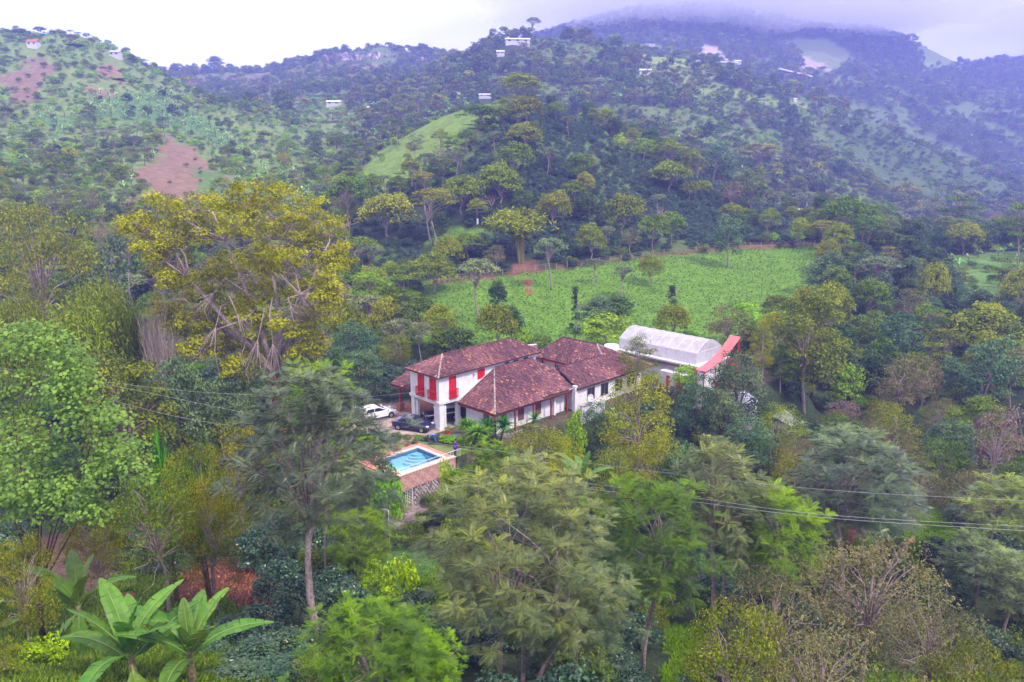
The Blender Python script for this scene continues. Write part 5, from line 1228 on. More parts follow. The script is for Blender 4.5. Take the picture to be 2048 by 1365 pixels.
# two storey block
EZ, RZ = 5.93, 7.45
seg_wall(fh, 0, 14.6, 0, 4.8, 3.12, 5.9)
seg_wall(fh, 5.3, 14.6, 0.02, 4.78, -.6, 3.08)
MB().box(.05, 5.3, .05, 4.75, 2.98, 3.1).obj('garage_ceiling', WHITE, fh)
cn = MB()
for x0, x1, y0, y1 in ((-.14, 2.95, -.14, 0.0), (-.14, 0.0, .0, 4.94)): cn.box(x0, x1, y0, y1, 3.02, 3.2); cn.box(x0 + .05, x1 - .0, y0 + .05, y1 - .05, 2.86, 3.02)
cn.obj('cornice', WHITE, fh)
def pillar(x, y, w, h, capital=True, nm='pillar'):
    mb = MB(); mb.box(x, x + w, y, y + w, -.1, h); mb.box(x - .06, x + w + .06, y - .06, y + w + .06, -.1, .28)
    if capital: mb.box(x - .05, x + w + .05, y - .05, y + w + .05, h - .24, h - .12)
    return mb.obj(nm, WHITE, fh)
pillar(.02, .02, .62, 2.86, False); pillar(.1, .74, .3, 2.6); pillar(.74, .1, .26, 2.6, False)
pillar(.02, 4.2, .58, 2.86, False); pillar(.1, 3.78, .3, 2.6); pillar(2.5, .02, .42, 2.86, False); pillar(4.6, 4.2, .5, 2.98, False); pillar(4.6, 1.9, .4, 2.98)
def shutters(x, y, w, z0, z1, axis, sill=0, ped=None, bal=True):
    """pair of red panelled shutters; axis 'a' on the left face (x=0), 'b' on the right face (y=0)"""
    def bx(mb, u0, u1, d0, d1, za, zb):
        if axis == 'a': mb.box(-d1, -d0, u0, u1, za, zb)
        else: mb.box(u0, u1, -d1, -d0, za, zb)
    u = y if axis == 'a' else x
    fr = MB(); bx(fr, u - .06, u, .004, .06, z0, z1); bx(fr, u + w, u + w + .06, .004, .06, z0, z1); bx(fr, u - .06, u + w + .06, .004, .06, z1, z1 + .07); sh = fr.obj('shutter_frame', WHITE if ped else RED, fh)
    for k in (0, 1):
        a0 = u + k * w / 2 + .008; a1 = u + (k + 1) * w / 2 - .008; mb = MB(); bx(mb, a0, a1, .004, .035, z0, z1)
        hh = (z1 - z0); npan = 3 if hh > 1.5 else 2
        for j in range(npan):
            za = z0 + .06 + j * (hh - .06) / npan; zb = z0 + (j + 1) * (hh - .06) / npan
            bx(mb, a0 + .06, a1 - .06, .035, .055, za, zb)
        mb.obj('shutter', RED, fh)
    if bal:
        rl = MB(); bx(rl, u - .13, u + w + .13, .30, .34, z0 - .02, z0 + .05); bx(rl, u - .13, u + w + .13, .28, .35, z0 + .86, z0 + .93)
        n_ = 9
        for i in range(n_ + 1): p = u - .12 + (w + .20) * i / n_; bx(rl, p, p + .05, .30, .335, z0 + .05, z0 + .86)
        for s_ in (u - .13, u + w + .09): bx(rl, s_, s_ + .04, .05, .30, z0 - .02, z0 + .05); bx(rl, s_, s_ + .04, .05, .30, z0 + .86, z0 + .93)
        bx(rl, u - .13, u + w + .13, .05, .30, z0 - .05, z0 - .02)
        rl.obj('balcony_rail', REDB if axis == 'z' else RED, fh)
shutters(0, 2.50, .93, 3.36, 5.62, 'a'); shutters(0, .52, .93, 3.36, 5.62, 'a'); shutters(1.42, 0, .85, 3.36, 5.62, 'b'); shutters(5.5, 0, .92, 4.55, 5.75, 'b', bal=False)
MB().box(4.75, 4.95, -.16, -.004, 5.22, 5.38).box(4.8, 4.86, -.3, -.16, 5.2, 5.3).box(4.9, 4.96, -.3, -.16, 5.2, 5.3).obj('wall_lamp', STAIN, fh)
A0, A1, B0, B1 = -.42, 15.2, -.42, 5.22
rA, rB = (2.5, 2.4, RZ), (12.9, 2.4, RZ)
tiles([(A0, B0, EZ), (A1, B0, EZ), rB, rA], fh, seed=1); tiles([(A0, B1, EZ), (A0, B0, EZ), rA], fh, seed=2)
tiles([(A1, B1, EZ), (A0, B1, EZ), rA, rB], fh, seed=3); tiles([(A1, B0, EZ), (A1, B1, EZ), rB], fh, seed=4)
ridge(rA, rB, fh); ridge((A0, B0, EZ), rA, fh, m=CAPM); ridge((A0, B1, EZ), rA, fh); ridge((A1, B0, EZ), rB, fh)
MB().box(A0 + .1, A1 - .1, B0 + .1, B1 - .1, EZ - .16, EZ - .09).obj('soffit', WHITE, fh)
for x in (9.6, 11.0, 12.6): MB().box(x, x + .7, -.06, -.004, 5.35, 5.72).obj('window', GLASS, fh)
# low front wing leaning on the tall block
e2 = 2.62; ap = (7.9, -.06, 5.35); re_ = (13.9, -.06, 5.35)
tiles([(2.45, -5.85, e2), (14.5, -5.85, e2), (15.2, -2.9, 4.25), (14.1, -.9, 4.9), re_, ap], fh, seed=5); tiles([(2.45, -.06, e2), (2.45, -5.85, e2), ap], fh, seed=6)
ridge((2.45, -5.85, e2), ap, fh, m=CAPM); ridge(ap, re_, fh)
fl = MB(); fl.tube([(2.5, -.05, e2 + .12), (7.9, -.05, 5.47)], .07, 4); fl.tube([(7.9, -.05, 5.47), (13.9, -.05, 5.47)], .06, 4); fl.obj('roof_flashing', STAIN, fh)
seg_wall(fh, 3.45, 14.4, -4.75, -.3, -.8, 2.62)
MB().box(3.1, 14.6, -5.9, -.3, -1.2, -.02).obj('veranda_floor', CONC, fh)
bm = MB(); bm.box(2.5, 14.5, -5.75, -5.6, e2 - .26, e2 - .1); bm.box(2.5, 2.64, -5.6, -.1, e2 - .26, e2 - .1); bm.obj('eave_beam', REDB, fh)
for x in (2.62, 5.5, 8.3, 11.1, 13.75): MB().box(x, x + .15, -5.72, -5.57, -.05, e2 - .26).box(x - .2, x + .35, -5.69, -5.6, e2 - .36, e2 - .26).obj('veranda_post', REDB, fh)
MB().box(3.38, 3.44, -3.9, -3.1, 0, 2.1).obj('door', FRAME, fh)
for x in (4.2, 6.9, 9.6): MB().box(x, x + .9, -4.79, -4.752, .6, 2.0).obj('window', FRAME, fh)
for x in (12.3,): MB().box(x, x + .28, -5.1, -4.752, -.1, 2.5).obj('wall_pier', WHITE, fh)
MB().tube([(13.9, -5.85, 2.75), (14.3, -5.95, 2.9), (14.55, -5.9, 2.7), (14.5, -5.85, 1.2)], .035, 6).obj('gutter_pipe', STAIN, fh)
# right wing
e3 = 2.72
tiles([(14.95, -6.25, e3), (29.3, -6.25, e3), (24.3, -1.3, 5.42), (23.27, -3.0, 4.5), (15.2, -3.0, 4.5)], fh, seed=7, orange=.03)
tiles([(21.5, .9, 2.85), (15.1, .9, 2.85), (15.1, -3.0, 4.5), (23.27, -3.0, 4.5)], fh, seed=8)
ridge((15.2, -3.0, 4.5), (23.27, -3.0, 4.5), fh); ridge((23.27, -3., 4.5), (24.3, -1.3, 5.4), fh, m=CAPM)
seg_wall(fh, 15.3, 27.6, -5.75, -.4, -1.5, 2.7)
MB().box(15.0, 27.8, -6.15, -6.05, e3 - .2, e3 - .06).obj('eave_board', REDB, fh)
MB().box(14.75, 15.15, -6.05, -5.6, -1.2, 3.05).obj('pillar', WHITE, fh)
for x in (17.2, 19.7, 22.4, 24.8):
    f_ = MB().box(x, x + 1.35, -5.80, -5.752, .75, 2.2).obj('window', FRAME, fh)
    for k in (0, 1): MB().box(x + .08 + k * .64, x + .62 + k * .64, -5.815, -5.802, .83, 2.12).obj('pane', GLASS, f_)
# back wing across the court
tiles([(21.5, 7.2, 2.95), (21.5, .9, 2.95), (23.27, -3.0, 4.5), (24.3, -1.3, 5.4), (24.3, 4.2, 5.4)], fh, seed=9, orange=.05)
tiles([(29.3, 7.2, e3), (29.3, -6.25, e3), (24.3, -1.3, 5.4), (24.3, 4.2, 5.4)], fh, seed=10, orange=.12)
tiles([(21.5, 7.2, 2.95), (29.3, 7.2, 2.95), (24.3, 4.2, 5.4)], fh, seed=11)
ridge((24.3, -1.3, 5.4), (24.3, 4.2, 5.4), fh); ridge((24.3, -1.3, 5.4), (29.3, -6.25, e3), fh, m=CAPM); ridge((24.3, 4.2, 5.4), (21.5, 7.2, 2.95), fh)
seg_wall(fh, 22.3, 28.2, -.3, 6.2, -1.2, 2.9); MB().box(21.56, 21.66, -.8, 6.8, 2.66, 2.84).obj('court_beam', RED, fh)
for y in (.9, 3.1, 5.3): MB().box(21.58, 21.72, y, y + .14, 0, 2.66).obj('court_post', REDB, fh)
MB().box(22.24, 22.295, 2.0, 3.6, 1.1, 2.2).obj('window', GLASS, fh)
# link wing closing the court at the back
tiles([(14.0, 5.3, 4.0), (21.6, 5.3, 3.0), (22.6, 7.4, 4.1), (14.0, 7.2, 5.0)], fh, seed=12, orange=.1); tiles([(14.0, 9.6, 3.6), (14.0, 7.2, 5.0), (22.6, 7.4, 4.1), (22.6, 9.6, 2.9)], fh, seed=13)
ridge((14.0, 7.2, 5.05), (22.6, 7.4, 4.15), fh, m=WHITE); seg_wall(fh, 14.2, 22.2, 6.0, 9.0, -1.2, 3.0)
seg_wall(fh, 14.65, 15.05, -.3, 5.6, -.6, 4.6)
MB().box(14.7, 22.2, -.3, 6.0, -.5, -.02).obj('court_floor', CONC, fh)
MB().box(-.1, 5.3, -.1, 4.9, -.5, .02).obj('garage_floor', CONC, fh)

# porch beside the driveway
pc = house('driveway_porch'); tag(pc, 'tiled porch roof on red posts with brick feet behind the white hatchback', 'porch')
tiles([(.9, 4.9, 2.95), (.9, 9.9, 2.95), (3.9, 9.9, 4.1), (3.9, 4.9, 4.1)], pc, seed=20); tiles([(6.9, 9.9, 2.95), (6.9, 4.9, 2.95), (3.9, 4.9, 4.1), (3.9, 9.9, 4.1)], pc, seed=21)
MB().box(1.0, 1.14, 4.95, 9.85, 2.68, 2.84).obj('eave_beam', REDB, pc)
for x, y in ((1.15, 8.3), (1.15, 5.4), (6.5, 9.4)):
    MB().box(x, x + .18, y, y + .18, .9, 2.68).obj('post', REDB, pc); MB().box(x - .2, x + .4, y - .2, y + .4, -.2, .95).box(x - .3, x + .5, y - .3, y + .5, -.2, .25).obj('brick_foot', BRICK, pc)
MB().box(1.8, 6.6, 5.2, 9.6, -.3, .14).obj('porch_floor', BRICK, pc)

# ground surfaces of the farm
def sheet(name, pts, z, m, label, th=.04, cat=None, kind='structure'):
    o = MB().slab([(a, b, z) for a, b in pts], th).obj(name, m, None, loc=(HC[0], HC[1], 0), rot=(0, 0, R(45))); tag(o, label, cat, None, kind); return o
DRV = mat('driveway', (.40, .30, .27), .9, .2, var=.35, scale=.8, bump=.2, col2=(.22, .15, .12))
sheet('driveway', [(-1.5, -.2), (.6, -.2), (.6, 4.9), (1.6, 5.2), (1.6, 11), (-6.5, 12.5), (-9, 11.5), (-8.2, 7.2), (-6.0, 4.3), (-4.0, 2.3)], .03, DRV, 'worn pinkish paved driveway', th=.66)
kerb = MB(); kp = [(1.7, 5.2), (1.5, 8.2), (.2, 10.4), (-3.5, 12.2)]
for (x0, y0), (x1, y1) in zip(kp[:-1], kp[1:]): kerb.tube([(x0, y0, .1), (x1, y1, .1)], .14, 4)
tag(kerb.obj('kerb', BRICK, None, loc=(HC[0], HC[1], 0), rot=(0, 0, R(45))), kind='structure')
LAWN = mat('lawn', (.17, .19, .065), .95, .1, var=.3, scale=1.3, bump=.5, col2=(.105, .135, .04))
sheet('lawn', [(-13.5, -5.3), (-10.35, -5.3), (-10.35, -.06), (-2.86, -.06), (-2.86, -5.6), (-.4, -5.6), (-.4, -1.2), (-1.5, -.1), (-4.0, 2.4), (-6.0, 4.4), (-8.2, 7.3), (-9.5, 9), (-13.5, 9)], -.575, LAWN, 'mown lawn round the pool')
sheet('garden_path', [(-.5, -2.2), (2.4, -5.0), (2.4, -.22), (-.5, -.22)], -.03, CONC, 'strip of paving in front of the garage', th=.66)

# swimming pool: a (-8.8..-3.8), b (-4.85..-1.0); deck outside it
PINK = mat('pink_terracotta', (.60, .23, .19), .8, .25, var=.15, scale=3); PALE = mat('pale_coping', (.68, .50, .42), .7, .3, var=.12, scale=4)
def tilemat(name, c1, c2, mort, sc=3.0, rough=.5):
    m, t, o = new_mat(name); tc = N(t, 'ShaderNodeTexCoord'); n = N(t, 'ShaderNodeTexNoise'); n.inputs['Scale'].default_value = 3
    r = N(t, 'ShaderNodeValToRGB'); r.color_ramp.elements[0].position = .35; r.color_ramp.elements[1].position = .65; r.color_ramp.elements[0].color = (*c1, 1); r.color_ramp.elements[1].color = (*c2, 1)
    b = N(t, 'ShaderNodeBsdfPrincipled'); b.inputs['Roughness'].default_value = rough
    t.links.new(tc.outputs['Object'], n.inputs['Vector']); t.links.new(n.outputs['Fac'], r.inputs[0]); t.links.new(r.outputs[0], b.inputs['Base Color']); t.links.new(b.outputs[0], o.inputs[0]); return m
BLUET = tilemat('pool_blue_lining', (.36, .62, .74), (.40, .66, .78), None); DBLUE = mat('pool_waterline_tiles', (.08, .26, .46), .4, .4, var=.3, scale=12)
pool = house('swimming_pool', 0); tag(pool, 'rectangular blue swimming pool with pink and pale coping beside the lawn', 'pool')
zt = -.5
MB().box(-9.0, -3.6, -5.05, -.8, -2.0, -1.85).obj('pool_floor', BLUET, pool)
w_ = MB(); w_.box(-9.0, -8.8, -5.05, -.8, -1.85, -.92); w_.box(-3.8, -3.6, -5.05, -.8, -1.85, -.92); w_.box(-8.8, -3.8, -5.05, -4.85, -1.85, -.92); w_.box(-8.8, -3.8, -1.0, -.8, -1.85, -.92); w_.obj('pool_lining', BLUET, pool)
w_ = MB(); w_.box(-9.0, -8.8, -5.05, -.8, -.92, -.56); w_.box(-3.8, -3.6, -5.05, -.8, -.92, -.56); w_.box(-8.8, -3.8, -5.05, -4.85, -.92, -.56); w_.box(-8.8, -3.8, -1.0, -.8, -.92, -.56); w_.obj('waterline_tiles', DBLUE, pool)
st = MB()
for i in range(4):
    r_ = .9 + .35 * i; zz = -.98 - .2 * i; pts = [(-3.8, -1.0, zz)] + [(-3.8 - r_ * math.cos(t_), -1.0 - r_ * math.sin(t_), zz) for t_ in np.linspace(0, math.pi / 2, 9)]
    st.slab(pts, .25)
st.obj('pool_step', mat('pool_steps', (.46, .66, .74), .6, .3, var=.08), pool)
cp_ = MB(); cp_.box(-9.25, -3.35, -1.0, -.55, -.56, zt); cp_.box(-3.8, -3.35, -5.1, -1.0, -.56, zt); cp_.box(-9.25, -3.8, -5.35, -4.85, -.56, zt); cp_.box(-9.25, -8.8, -4.85, -1.0, -.56, zt); cp_.obj('coping', PALE, pool)
dk = MB(); dk.box(-10.3, -3.35, -.55, -.05, -.6, zt - .004); dk.box(-3.35, -2.85, -5.35, -.05, -.6, zt - .004); dk.box(-10.3, -9.25, -5.35, -.55, -.6, zt - .004); dk.obj('pool_deck', PINK, pool)
def watermat():
    m, t, o = new_mat('pool_water'); b = N(t, 'ShaderNodeBsdfGlass'); b.inputs['IOR'].default_value = 1.33; b.inputs['Roughness'].default_value = 0; b.inputs['Color'].default_value = (.62, .88, 1, 1)
    n = N(t, 'ShaderNodeTexNoise'); n.inputs['Scale'].default_value = 2.5; bp = N(t, 'ShaderNodeBump'); bp.inputs['Strength'].default_value = .12; bp.inputs['Distance'].default_value = .05
    tc = N(t, 'ShaderNodeTexCoord'); tr = N(t, 'ShaderNodeBsdfTransparent'); tr.inputs[0].default_value = (.72, .90, 1, 1); gl = N(t, 'ShaderNodeBsdfGlossy'); gl.inputs['Roughness'].default_value = .02; fr = N(t, 'ShaderNodeFresnel'); fr.inputs[0].default_value = 1.33; ms = N(t, 'ShaderNodeMixShader')
    lk = t.links.new; lk(tc.outputs['Object'], n.inputs['Vector']); lk(n.outputs['Fac'], bp.inputs['Height']); lk(bp.outputs[0], gl.inputs['Normal']); lk(bp.outputs[0], fr.inputs['Normal'])
    lk(fr.outputs[0], ms.inputs[0]); lk(tr.outputs[0], ms.inputs[1]); lk(gl.outputs[0], ms.inputs[2]); lk(ms.outputs[0], o.inputs[0]); return m
MB().add([(-8.81, -4.86, -.72), (-3.79, -4.86, -.72), (-3.79, -.99, -.72), (-8.81, -.99, -.72)], [(0, 1, 2, 3)]).obj('pool_water', watermat(), pool)
# terrace front: pink tiles above, stones below, each laid one by one
tw = house('terrace_wall'); tag(tw, 'pool terrace front with small pink tiles above a rough stone footing', 'wall')
MB().box(-9.7, -2.8, -5.66, -5.36, -2.05, -.52).obj('backing', mat('pale_mortar', (.70, .52, .50), .9, .1), tw)
MB().box(-9.75, -2.75, -5.74, -5.3, -.52, -.42).obj('terrace_coping', PALE, tw)
MB().box(-9.7, -9.45, -5.36, -.3, -2.05, -.6).obj('backing', WHITE, tw)
tms = [mat('pink_tile_a', (.56, .27, .25), .5, .4, var=.2), mat('pink_tile_b', (.66, .40, .36), .5, .4, var=.2)]
tm_ = [MB().box(-.085, .085, -.02, 0, -.085, .085).mesh('tile', q) for q in tms]
k = 0
for i in range(35):
    for j in range(8):
        link('tile', tm_[(i * 3 + j * 5 + (i * j) % 3) % 2], tw, (-9.58 + i * .197, -5.661, -.65 - j * .185)); k += 1
MB().box(-8.05, -2.8, -5.56, -5.3, -4.6, -2.05).box(-9.7, -9.45, -5.56, -5.3, -4.6, -2.05).obj('stone_backing', mat('dark_mortar', (.16, .12, .13), .95, .1), tw)
stm = [mat('grey_stone', (.34, .28, .29), .9, .2, var=.3, scale=5, bump=.4), mat('brown_stone', (.25, .18, .18), .9, .2, var=.3, scale=5, bump=.4), mat('pale_stone', (.46, .40, .40), .9, .2, var=.3, scale=5, bump=.4)]
sms = []
for i in range(6):
    rg = np.random.default_rng(i); nn_ = 7; pts = [(math.cos(t_) * (.17 + .05 * rg.random()), math.sin(t_) * (.12 + .04 * rg.random())) for t_ in np.linspace(0, 6.283, nn_, endpoint=False)]
    sms.append(MB().add([(x, 0, z) for x, z in pts] + [(x * .75, -.07, z * .75) for x, z in pts], [tuple(range(nn_, 2 * nn_))[::-1]] + [(j, (j + 1) % nn_, (j + 1) % nn_ + nn_, j + nn_)[::-1] for j in range(nn_)]).mesh('stone', stm[i % 3]))
for j in range(10):
    for i in range(14): link('stone', sms[int(rng.integers(6))], tw, (-7.85 + i * .36 + (j % 2) * .18 + rng.normal() * .02, -5.56, -2.2 - j * .255), (0, rng.random() * 6.283, 0), (1, 1 + .4 * rng.random(), 1))
# white lattice gate
gt = house('lattice_gate'); tag(gt, 'white metal lattice gate in the stone footing under the pool', 'gate')
g_ = MB(); g_.box(-9.42, -9.34, -5.60, -5.54, -4.25, -2.15); g_.box(-8.16, -8.08, -5.60, -5.54, -4.25, -2.15); g_.box(-9.42, -8.08, -5.60, -5.54, -2.15, -2.07); g_.box(-9.42, -8.08, -5.60, -5.54, -4.33, -4.25); g_.obj('gate_frame', WHITE, gt)
for i in range(5): MB().box(-9.16 + i * .21, -9.13 + i * .21, -5.59, -5.56, -4.25, -2.15).obj('bar', WHITE, gt)
for i in range(6):
    for j in range(7): MB().box(-9.34 + i * .21 + .0, -9.16 + i * .21 + .0, -5.585, -5.565, -4.1 + j * .29 + (i % 2) * .14, -4.07 + j * .29 + (i % 2) * .14).obj('crossbar', WHITE, gt)
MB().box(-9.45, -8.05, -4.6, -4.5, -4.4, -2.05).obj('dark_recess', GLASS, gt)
pl = MB(); pl.box(-10.5, -7.4, -7.6, -5.66, -4.5, -4.28); tag(pl.obj('paving', CONC, None, loc=(HC[0], HC[1], 0), rot=(0, 0, R(45))), kind='structure')
# railing
rl = house('terrace_railing'); tag(rl, 'thin white railing along the pool terrace edge', 'railing')
rr = MB(); rr.tube([(-9.7, -5.52, .12), (-2.0, -5.52, .12)], .022, 6); rr.obj('rail', WHITE, rl); rr = MB(); rr.tube([(-2.0, -5.52, .12), (-1.5, -6.9, .12)], .022, 6); rr.obj('rail', WHITE, rl)
for i in range(7): MB().tube([(-9.7 + i * 1.28, -5.52, -.45), (-9.7 + i * 1.28, -5.52, .12)], .018, 6).obj('baluster', WHITE, rl)

# plastic greenhouse on the white store building
def plastic():
    m, t, o = new_mat('plastic_film'); b = N(t, 'ShaderNodeBsdfPrincipled'); b.inputs['Base Color'].default_value = (.50, .47, .49, 1); b.inputs['Roughness'].default_value = .35
    tr = N(t, 'ShaderNodeBsdfTransparent'); tr.inputs[0].default_value = (.95, .93, .97, 1); tl = N(t, 'ShaderNodeBsdfTranslucent'); tl.inputs[0].default_value = (.8, .78, .82, 1); ms = N(t, 'ShaderNodeMixShader'); m2 = N(t, 'ShaderNodeMixShader'); m2.inputs[0].default_value = .4
    n = N(t, 'ShaderNodeTexNoise'); n.inputs['Scale'].default_value = 1.1; n.inputs['Detail'].default_value = 5; r = N(t, 'ShaderNodeMapRange'); r.inputs[1].default_value = .35; r.inputs[2].default_value = .65; r.inputs[3].default_value = .62; r.inputs[4].default_value = .86
    tc = N(t, 'ShaderNodeTexCoord'); lk = t.links.new; lk(tc.outputs['Object'], n.inputs['Vector']); lk(n.outputs['Fac'], r.inputs[0]); lk(r.outputs[0], ms.inputs[0]); lk(b.outputs[0], m2.inputs[1]); lk(tl.outputs[0], m2.inputs[2]); lk(tr.outputs[0], ms.inputs[1]); lk(m2.outputs[0], ms.inputs[2]); lk(ms.outputs[0], o.inputs[0]); return m
PLAS = plastic()
gh = house('greenhouse'); tag(gh, 'arched greenhouse covered in milky plastic film behind the farmhouse', 'greenhouse')
ga0, ga1, gb0, gb1, gs, gc = 32.2, 38.0, -10.6, 1.2, 4.5, 5.75
arc = [(ga0 + (ga1 - ga0) * t_, gs + (gc - gs) * math.sin(math.pi * t_)) for t_ in np.linspace(0, 1, 13)]
bl = np.linspace(gb0, gb1, 9)
for i in range(8):
    mb = MB(); vs = [(x, y, z) for y in (bl[i] + .01, bl[i + 1] - .01) for x, z in arc]; mb.add(vs, [(k, k + 1, k + 14, k + 13) for k in range(12)]); mb.obj('film_panel', PLAS, gh, True)
sd = MB(); sd.add([(ga0, gb0, 3.1), (ga0, gb1, 3.1), (ga0, gb1, gs), (ga0, gb0, gs)], [(0, 1, 2, 3)]).obj('side_film', PLAS, gh)
MB().add([(ga1, gb0, 3.1), (ga1, gb1, 3.1), (ga1, gb1, gs), (ga1, gb0, gs)], [(0, 1, 2, 3)]).obj('side_film', PLAS, gh)
for y in (gb0, gb1): MB().add([(ga0, y, 3.1)] + [(x, y, z) for x, z in arc] + [(ga1, y, 3.1)], [tuple(range(15))]).obj('end_film', PLAS, gh)
STEEL = mat('galvanised_tube', (.62, .60, .62), .5, .4, metal=.2)
for y in bl: MB().tube([(ga0, y, 3.1)] + [(x, y, z + .02) for x, z in arc] + [(ga1, y, 3.1)], .025, 5).obj('hoop', STEEL, gh)
for (x, z) in (arc[0], arc[3], arc[6], arc[9], arc[12]): MB().tube([(x, gb0, z), (x, gb1, z)], .04, 5).obj('purlin', STEEL, gh)
MB().tube([(ga0, gb0, gs), (ga1, gb0, gs)], .05, 5).obj('tie_bar', STEEL, gh)
for x in np.linspace(ga0 + .9, ga1 - .9, 4): MB().tube([(x, gb0, 3.1), (x, gb0, gs + 1.1)], .03, 5).obj('end_post', STEEL, gh)
sb = house('store_building'); tag(sb, 'white building with red doors and dark eaves under the plastic greenhouse', 'building')
seg_wall(sb, 32.3, 38.4, -11.2, 1.4, -2, 2.85); MB().box(31.6, 38.8, -11.5, 1.7, 2.86, 3.06).obj('roof_slab', WHITE, sb); MB().box(31.4, 32.3, -11.2, 1.4, 2.55, 2.78).obj('eaves', mat('dark_eaves', (.12, .08, .07), .9, .1), sb)
seg_wall(sb, 30.6, 32.3, -11.0, -6.5, -2, 1.9, WHITE)
for y, w_d in ((-9.9, .9), (-8.0, .5)):
    MB().box(30.54, 30.596, y, y + w_d, -.3, 1.45).obj('door', RED, sb)
MB().tube([(30.5, -8.9, -1), (30.5, -8.9, 2.8)], .06, 6).obj('drain_pipe', STAIN, sb)
# red metal roof
rs = house('metal_roof_shelter'); tag(rs, 'long curved red sheet metal roof on red posts beside the greenhouse', 'shelter')
pr = []
for t_ in np.linspace(0, 1, 13): pr.append((28.4 + 7.6 * t_, 3.7 + 1.6 * t_ + 1.3 * t_ ** 2.2 - .25 * math.sin(t_ * math.pi)))
for i in range(12):
    (x0, z0), (x1, z1) = pr[i], pr[i + 1]; MB().slab([(x0, -14.3, z0), (x1, -14.3, z1), (x1, -12.9, z1), (x0, -12.9, z0)], .06).obj('roof_sheet', REDM, rs)
for i in (0, 4, 8, 12):
    x, z = pr[i]
    for y in (-14.1, -13.1): MB().tube([(x, y, -2), (x, y, z - .06)], .07, 6).obj('post', RED, rs)
seg_wall(rs, 28.6, 31.2, -13.9, -12.9, -2, 3.4, WHITE)
MB().box(33.8, 36.4, -14.2, -14.1, 4.0, 4.12).box(33.8, 36.4, -14.2, -14.1, 3.3, 3.4).obj('handrail', RED, rs)
# water tank
tk = MB(); tk.tube([(31.0, 1.6, 1.6), (31.0, 1.6, 3.7)], [1.0, .95], 18); o = tk.obj('water_tank', WHITE, None, True, (HC[0], HC[1], 0), (0, 0, R(45))); tag(o, 'round white water tank between the tiled roofs and the greenhouse', 'water tank')
tk2 = MB().box(29.6, 32.4, .4, 2.8, -1.5, 1.6).obj('tank_stand', STAIN, None, False, (HC[0], HC[1], 0), (0, 0, R(45))); tag(tk2, 'stained block stand carrying the round white water tank', 'stand')
# satellite dish on a stained wall
ds = house('satellite_dish'); tag(ds, 'round white satellite dish on a stained low wall by the right wing', 'satellite dish')
dm = MB(); ring = []
for k_ in range(5):
    rr_ = .48 * k_ / 4
    for j in range(20): a = j * math.pi / 10; ring.append((15.9 + rr_ * math.cos(a) * .75, -7.0 - .25 + (.0 + .35 * rr_ ** 2) * -1 + rr_ * math.cos(a) * -.3, 1.75 + rr_ * math.sin(a)))
dm.add(ring, [(k_ * 20 + j, k_ * 20 + (j + 1) % 20, (k_ + 1) * 20 + (j + 1) % 20, (k_ + 1) * 20 + j) for k_ in range(4) for j in range(20)]); dm.obj('dish', WHITE, ds, True)
MB().tube([(15.9, -7.2, 1.45), (15.7, -7.75, 1.75)], .02, 5).box(15.62, 15.76, -7.85, -7.72, 1.7, 1.82).obj('receiver', STAIN, ds); MB().tube([(15.9, -7.1, 1.1), (15.9, -7.15, 1.7)], .03, 6).obj('mount', STEEL, ds)
sw = house('garden_wall'); tag(sw, 'low weathered white wall with a flat coping under the satellite dish', 'wall')
MB().box(14.4, 18.6, -7.3, -7.1, -4.5, 1.05).obj('wall_face', STAIN, sw); MB().box(14.3, 16.2, -7.45, -6.95, 1.05, 1.15).obj('coping', CONC, sw)
for x in (14.4, 15.3): MB().box(x, x + .16, -7.42, -7.3, -3, 1.05).obj('pier', WHITE, sw)
# grey metal shed on the right
x_, y_, z_ = 34.2, 93.5, float(gz(34.2, 93.5))
sh = empty('metal_shed', (x_, y_, z_), R(38)); tag(sh, 'small shed with corrugated grey metal roof among the trees on the right', 'shed')
zr = zrow(838, y_) - z_
for i in range(14):
    x0 = -1.5 + i * .215; MB().slab([(x0, -1.6, zr - .35), (x0 + .2, -1.6, zr - .35), (x0 + .2, 1.6, zr + .45), (x0, 1.6, zr + .45)], .04).box(x0 + .2, x0 + .215, -1.6, -1.55, zr - .4, zr - .3).obj('roof_sheet', GREYM, sh)
seg_wall(sh, -1.3, 1.3, -1.3, 1.4, -1, zr - .4, STAIN)
x_, y_ = 26.3, 88.; z_ = float(gz(x_, y_)); s2_ = empty('metal_roof', (x_, y_, z_), R(20)); tag(s2_, 'bluish metal roof half hidden under the dark trees below the red roof', 'shed'); zr = zrow(795, y_) - z_
MB().slab([(-1.8, -1.4, zr - .3), (1.8, -1.4, zr - .3), (1.8, 1.4, zr + .3), (-1.8, 1.4, zr + .3)], .05).obj('roof_sheet', GREYM, s2_); seg_wall(s2_, -1.6, 1.6, -1.2, 1.2, -1, zr - .4, STAIN)

